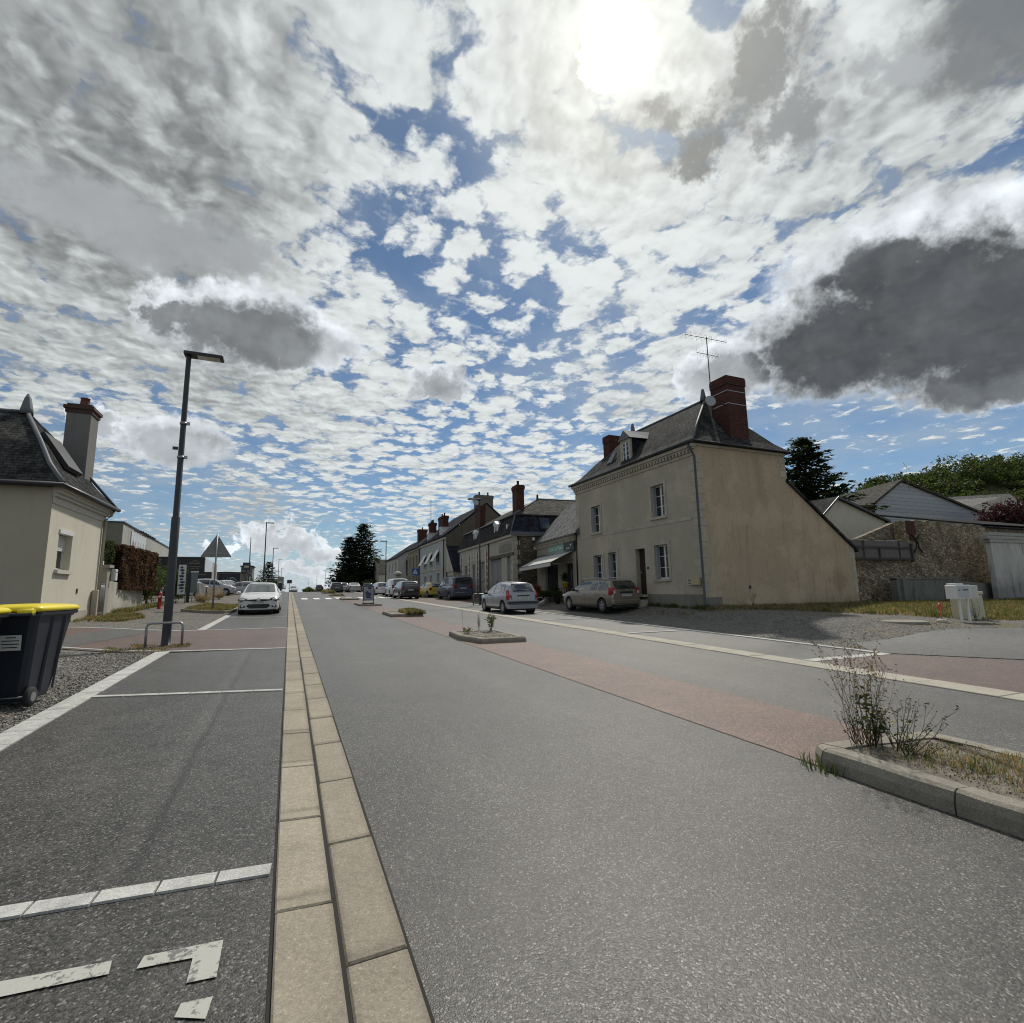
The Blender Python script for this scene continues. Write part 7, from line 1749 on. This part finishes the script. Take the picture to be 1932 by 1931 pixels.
weed('upright_weed', 'weed standing beside the cream utility cabinet', 20.0, 9.25, gz(20, 9.25), .55, .3, 8, .9, .5, 33, .05, r0=.006)

def reg_isl(): return (rnd.uniform(4.25, 5.3), rnd.uniform(-.2, 2.85))
sm_ = stones(reg_isl, 2600, .003, .012); sm_.v = [(a, b_, c+.15) for a, b_, c in sm_.v]
tag(sm_.build('debris', [plain('debris_dark', (0.04, 0.035, 0.03), .9), plain('debris_straw', (0.30, 0.25, 0.17), .9), GR[0]], recalc=False), kind='stuff', label='grit and dry debris on the soil of the nearest island', cat='debris')
def reg_isl2(): return (rnd.uniform(4.3, 5.4), rnd.uniform(12.1, 13.9))
sm_ = stones(reg_isl2, 700, .006, .02); sm_.v = [(a, b_, c+.135) for a, b_, c in sm_.v]
tag(sm_.build('debris', GR, recalc=False), kind='stuff', label='stones and debris on the second island', cat='debris')
grass_area('dry moss and low grass patches on the nearest island', [(4.3, .0), (5.3, .0), (5.25, 2.8), (4.35, 2.8)], 1500, .03, .003, .152, per=4)

# ---------------------------------------------------------------- foliage clumps
def leafclump(mb, c, r, n, s, q, flat=.0, shell=.55, mi=0, nm=1):
    rx, ry, rz_ = r if hasattr(r, '__len__') else (r, r, r)
    for _ in range(n):
        while True:
            v = Vector((q.uniform(-1, 1), q.uniform(-1, 1), q.uniform(-1, 1)))
            if v.length < 1 and v.length > .05: break
        k = (shell+(1-shell)*q.random())/v.length*(q.random()**.3); v = v*k
        p = Vector((c[0]+v.x*rx, c[1]+v.y*ry, c[2]+v.z*rz_))
        a = Vector((q.gauss(0, 1), q.gauss(0, 1), q.gauss(0, 1)*(1-flat))).normalized(); b_ = a.cross(Vector((q.gauss(0, 1), q.gauss(0, 1), q.gauss(0, 1)))).normalized()
        ss_ = s*q.uniform(.5, 1.3); mb.add([p-a*ss_*.5, p+b_*ss_*.28, p+a*ss_*.5, p-b_*ss_*.28], [(0, 1, 2, 3)], mi if nm == 1 else q.randrange(nm))
def conifer(label, x, y, z0, h, rad, seed, n_lv, s, spiky=.35, base=.08, gapz=.0, dens=1.0):
    q = random.Random(seed); t = thing('conifer_tree', label, 'tree', (x, y, z0))
    b = MB(); b.tube([(0, 0, -.5), (q.uniform(-.2, .2), 0, h*.5), (0, 0, h)], [h*.022, h*.013, .03], 8)
    f = MB()
    for i in range(n_lv):
        u = base+(1-base)*(i/(n_lv-1)); prof = (1-u)**.72*(1.0 if u > .25 else .72+u*1.1)
        L0 = rad*prof+.15; nb = max(7, int(17*(1-u)+7))
        for k in range(nb):
            a = k*6.283/nb+q.random()*.9+i*.7; L = L0*q.uniform(.62, 1.0+spiky); zz = u*h+q.uniform(-.3, .3)*h/n_lv
            dr = q.uniform(-.02, .28); m = max(3, int(L/(s*1.1)))
            e = None; pts = []
            for j in range(m+1):
                v = j/m; p = Vector((math.cos(a)*L*v, math.sin(a)*L*v, zz + L*(dr*v - .30*v*v*(1-u) + .10*v**4))); pts.append(p)
                if v > .12:
                    wd = s*(1.9*(1-v)+.5)
                    for _ in range(max(1, int(6*dens))):
                        c = p+Vector((q.gauss(0, wd*.55), q.gauss(0, wd*.55), q.gauss(0, wd*.16)-wd*.12))
                        d = Vector((math.cos(a+q.gauss(0, .8)), math.sin(a+q.gauss(0, .8)), q.gauss(.0, .28))); sd2 = d.cross(Vector((q.gauss(0, .35), q.gauss(0, .35), 1))).normalized(); ss_ = s*q.uniform(.5, 1.15)
                        f.add([c-d*ss_*.5, c+sd2*ss_*.30, c+d*ss_*.75, c-sd2*ss_*.30], [(0, 1, 2, 3)])
            if q.random() < .5: b.tube([pts[0], pts[len(pts)//2], pts[-1]], [.03*h/12, .02*h/12, .008], 4, cap=False)
    b.build('trunk', plain("conifer_bark", (0.06, 0.045, 0.035), .9), t, recalc=False)
    f.build('crown', mat_foliage("conifer_needles", (0.012, 0.024, 0.012), (0.035, 0.055, 0.022), None, .8), t, recalc=False); return t
conifer('large dark cedar rising behind the lean to roof of the beige house', 52.6, 38.0, 1.5, 15.9, 8.2, 3, 26, .60, .25, .10, dens=1.7)
conifer('big dark conifer on the right of the road beyond the houses', 13.0, 103.0, .8, 13.6, 5.4, 4, 30, .60, .22, .05)
conifer('second leader of the big conifer group, slightly lower and to the left', 10.6, 104.0, .6, 11.2, 4.4, 14, 24, .60, .25, .06)
conifer('small dark conifer on the skyline behind the white sedan', -4.1, 120, .8, 7.0, 2.9, 6, 16, .40, .3, .05)
def bush(name, label, x, y, z0, r, n, s, seed, m, cat='bush', parts=5, group=None, trunk=0.0, kind=None):
    q = random.Random(seed); t = thing(name, label, cat, (x, y, z0), 0, group); f = MB()
    rx, ry, rz_ = r
    for i in range(parts):
        a = q.random()*6.28; k = q.uniform(.2, .62) if parts > 1 else 0
        leafclump(f, (math.cos(a)*rx*k, math.sin(a)*ry*k, trunk+rz_*(.9+q.uniform(-.35, .35)*(parts > 1))), (rx*q.uniform(.5, .75), ry*q.uniform(.5, .75), rz_*q.uniform(.5, .85)), n//parts, s, q)
    f.build('crown' if trunk else 'foliage', m, t, recalc=False)
    b = MB()
    for i in range(4): a = q.random()*6.28; b.tube([(0, 0, -.1), (math.cos(a)*rx*.15, math.sin(a)*ry*.15, trunk+rz_*.6), (math.cos(a)*rx*.4, math.sin(a)*ry*.4, trunk+rz_*1.2)], [.02+trunk*.04, .015+trunk*.02, .008], 5)
    b.build('trunk' if trunk else 'branches', plain("bush_wood", (0.07, 0.055, 0.04), .9), t, recalc=False); return t
M_HG = mat_foliage("hedge_green", (0.018, 0.034, 0.010), (0.05, 0.075, 0.022), None, 2)
M_HB = mat_foliage("hedge_dead_brown", (0.045, 0.024, 0.015), (0.092, 0.05, 0.032), (0.03, 0.025, 0.014), 2.5)
M_IVY = mat_foliage("ivy_green", (0.03, 0.05, 0.014), (0.085, 0.115, 0.035), None, 3)
def hedge(label, x0, x1, y0, y1, z0, z1, n, s, seed, m):
    q = random.Random(seed); t = thing('hedge', label, 'hedge', ((x0+x1)/2, y0, 0)); f = MB(); cx = (x0+x1)/2
    for _ in range(n):
        fx = q.choice((-1, 1, 1)); face = q.random(); X = q.uniform(x0, x1); Y = q.uniform(y0, y1); Z = q.uniform(z0, z1); top_ = z1+.15*mnoise.noise(Vector((Y*1.3, 1, seed)))
        if face < .5: X = (x1 if fx > 0 else x0) + mnoise.noise(Vector((Y*1.2, Z*1.2, seed)))*.18 - q.random()*.12
        elif face < .75: Z = top_-q.random()*.1
        else: Y = y0+q.random()*.15 if fx < 0 else y1-q.random()*.15
        p = Vector((X-cx, Y-y0, min(Z, top_))); a = Vector((q.gauss(0, 1), q.gauss(0, 1), q.gauss(0, 1))).normalized(); b_ = a.cross(Vector((q.gauss(0, 1), q.gauss(0, 1), q.gauss(0, 1)))).normalized(); ss_ = s*q.uniform(.5, 1.3)
        f.add([p-a*ss_*.5, p+b_*ss_*.3, p+a*ss_*.5, p-b_*ss_*.3], [(0, 1, 2, 3)])
    f.build('foliage', m, t, recalc=False)
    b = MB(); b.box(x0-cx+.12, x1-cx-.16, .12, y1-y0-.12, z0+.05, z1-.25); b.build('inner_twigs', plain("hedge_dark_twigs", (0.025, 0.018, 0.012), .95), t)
    return t
hedge('dark green clipped hedge behind the wall pillar', -9.0, -7.1, 25.9, 27.6, 1.2, 3.80, 7000, .10, 1, M_HG)
hedge('dead brown clipped hedge overhanging the cream garden wall', -8.6, -6.75, 27.6, 34.0, 1.75, 3.75, 22000, .11, 2, M_HB)
bush('climbing_shrub', 'green ivy covered shrub at the right end of the brown hedge', -7.5, 35.6, gz(-7.5, 35), (1.0, 1.8, 1.7), 8000, .13, 7, M_IVY, 'shrub')
bush('climbing_shrub', 'green shrub behind the printed banner', -7.0, 39.5, gz(-7, 39), (.9, 2.2, 1.45), 7000, .13, 8, M_IVY, 'shrub')
bush('thin_tree', 'spindly young conifer sticking up behind the hedge corner', -8.4, 27.5, 2.6, (.45, .45, 1.35), 900, .10, 9, M_HG, 'tree', parts=3)
bush('weed_bush', 'rusty green bush at the foot of the green information panel', -5.15, 39.2, gz(-5, 39), (.65, .6, .38), 2400, .06, 10, M_DRY, 'bush')
bush('weed_bush', 'small reddish bush beside the low stone wall of the car lot', -4.9, 45.3, gz(-5, 45), (.55, .6, .30), 1500, .06, 12, M_DRY, 'bush')
for i, (x, y, r, lb) in enumerate(((-5.9, 100, (2.6, 2, 1.9), 'broad dark bush below the grey block building'), (-3.0, 104, (2.2, 2, 1.5), 'dark bush just left of the white sedan roof'), (-9.5, 98, (2.5, 2, 1.7), 'dark bush behind the dark billboard'), (3.1, 96, (1.4, 1.2, .55), 'low green clump on the crest in the middle of the road'))):
    bush('bush', lb, x, y, gz(x, y)-.2, r, 3200, .26 if i < 3 else .16, 40+i, M_HG if i < 3 else M_GR1, 'bush', group='bushes near the crest')
for i, (x, y, r, lb) in enumerate(((13.6, 97.5, (1.6, 1.3, 1.3), 'round light green shrub at the foot of the big conifer'), (10.6, 101, (2.0, 1.5, 1.9), 'olive shrub at the left foot of the big conifer'), (13.9, 72.2, (.9, 1.6, 1.2), 'dark climbing plant beside the white gate pillar'))):
    bush('shrub', lb, x, y, gz(x, y), r, 2600, .22, 50+i, M_IVY, 'shrub', group='shrubs by the far houses')
bush('purple_tree', 'dark purple leaved tree at the right edge behind the barn roof', 79.5, 30.0, 1.5, (5.0, 5.0, 3.4), 14000, .34, 60, mat_foliage("purple_leaves", (0.022, 0.008, 0.012), (0.055, 0.018, 0.026), None, 1), 'tree', parts=9, trunk=3.6)
# florist's plants
M_FL = mat_foliage("orange_flowers", (0.30, 0.07, 0.02), (0.10, 0.06, 0.02), None, 12)
pots = [(15.1, 31.6, .5, .55, 'dark leafy plant in a grey pot at the left of the shop front'), (15.05, 30.6, .42, .8, 'orange leaved plant in an orange pot'), (14.9, 29.6, .45, .45, 'low green plant before the shop window'), (14.8, 28.7, .55, .45, 'spreading green plant beside the white basket'), (15.0, 27.9, .4, .75, 'dark plant on the step of the florist door'), (14.75, 27.2, .45, .5, 'small flowering pot near the corner of the big house'), (14.5, 30.2, .5, .4, 'front row green plant left of the shop door'), (14.5, 29.1, .45, .38, 'front row green plant under the awning')]
for i, (x, y, r, h, lb) in enumerate(pots):
    z = gz(x, y); t = thing('potted_plant', lb, 'potted plant', (x, y, z), 0, "pots in front of the florist"); b = MB(); b.lathe([(.12, 0), (.17, .30), (.19, .30), (.19, .34), (.15, .33), (.02, .28)], 12); b.build('pot', (M_LIME, M_BRICK, M_DARKMET)[i % 3], t)
    q = random.Random(70+i); f = MB(); leafclump(f, (0, 0, .3+h*.5), (r, r, h*.6), 900, .09, q, shell=.3); f.build('foliage', M_HG if i != 1 else M_FL, t, recalc=False)
t = thing('basket', 'white trug basket tipped forward on the ground before the florist', 'basket', (14.15, 28.0, gz(14.1, 28)+.10), R(20)); t.rotation_euler = (R(25), R(-20), R(-60))
b = MB(); b.loft([[(-.18, -.12, 0), (.18, -.12, 0), (.18, .12, 0), (-.18, .12, 0)], [(-.25, -.17, .18), (.25, -.17, .18), (.25, .17, .18), (-.25, .17, .18)]]); b.build('tray', plain("basket_white", (0.42, 0.42, 0.42), .6), t); b = MB(); b.tube([(-.22, 0, .16), (-.18, 0, .40), (0, 0, .48), (.18, 0, .40), (.22, 0, .16)], .014, 5); b.build('handle', M_WHITE, t)
t = thing('flower_pot', 'yellow flower pot with a dark plant on a wooden stand under the sign', 'flower pot', (15.3, 27.2, gz(15.3, 27.2)))
b = MB(); b.box(-.22, .22, -.22, .22, .78, .84)
for sx_ in (-1, 1):
    for sy_ in (-1, 1): b.box(sx_*.19-.02, sx_*.19+.02, sy_*.19-.02, sy_*.19+.02, 0, .78)
b.build('stand', plain("stand_wood", (0.08, 0.055, 0.035), .8), t); b = MB(); b.lathe([(.14, .84), (.23, 1.14), (.25, 1.14), (.2, 1.1), (.02, 1.05)], 14); b.build('pot', plain("pot_yellow", (0.52, 0.40, 0.05), .5), t)
f = MB(); leafclump(f, (0, 0, 1.45), (.3, .3, .38), 700, .09, random.Random(5), shell=.3); f.build('foliage', M_HG, t, recalc=False)

# ---------------------------------------------------------------- wooded hill at the far right
crest = [(112, 92, 19), (128, 91, 24.5), (144, 90, 28.5), (158, 90, 31.8), (182, 90, 37.0), (209, 90, 42.6), (242, 90, 47.5), (300, 90, 54), (380, 90, 58)]
b = MB(); fr = [(x-10, y-38, 3) for x, y, z in crest]; bk = [(x+20, y+60, z-6) for x, y, z in crest]; n = len(crest); vs = fr+[(x, y, z-4) for x, y, z in crest]+bk
b.add(vs, [(i, i+1, n+i+1, n+i) for i in range(n-1)]+[(n+i, n+i+1, 2*n+i+1, 2*n+i) for i in range(n-1)], 0, True); tag(b.build('hill', mat_foliage("hill_scrub", (0.02, 0.03, 0.01), (0.05, 0.06, 0.02), None, .1), recalc=False), kind='structure')
q = random.Random(99); f = MB()
for i in range(520):
    u = q.random()**.8*(n-1.001); k = int(u); fr_ = u-k; c0, c1 = crest[k], crest[k+1]; v = q.random()**1.2
    X = c0[0]+(c1[0]-c0[0])*fr_; Z = (c0[2]+(c1[2]-c0[2])*fr_-3.5)*(1-v)+3*v; Y = 90-38*v; X -= 10*v
    rr_ = q.uniform(2.2, 4.6); leafclump(f, (X, Y, Z+rr_*.35+q.uniform(-.5, 1.6)), (rr_, rr_, rr_*.8), 230, .85, q, shell=.6, nm=3)
tag(f.build('wood', [mat_foliage("wood_dark", (0.018, 0.032, 0.010), (0.045, 0.07, 0.018), None, .25), mat_foliage("wood_mid", (0.03, 0.05, 0.012), (0.07, 0.10, 0.025), None, .2), mat_foliage("wood_olive", (0.045, 0.055, 0.016), (0.085, 0.095, 0.03), None, .2)], recalc=False), 'wooded hillside of mixed green trees at the far right', 'wood', kind='stuff')
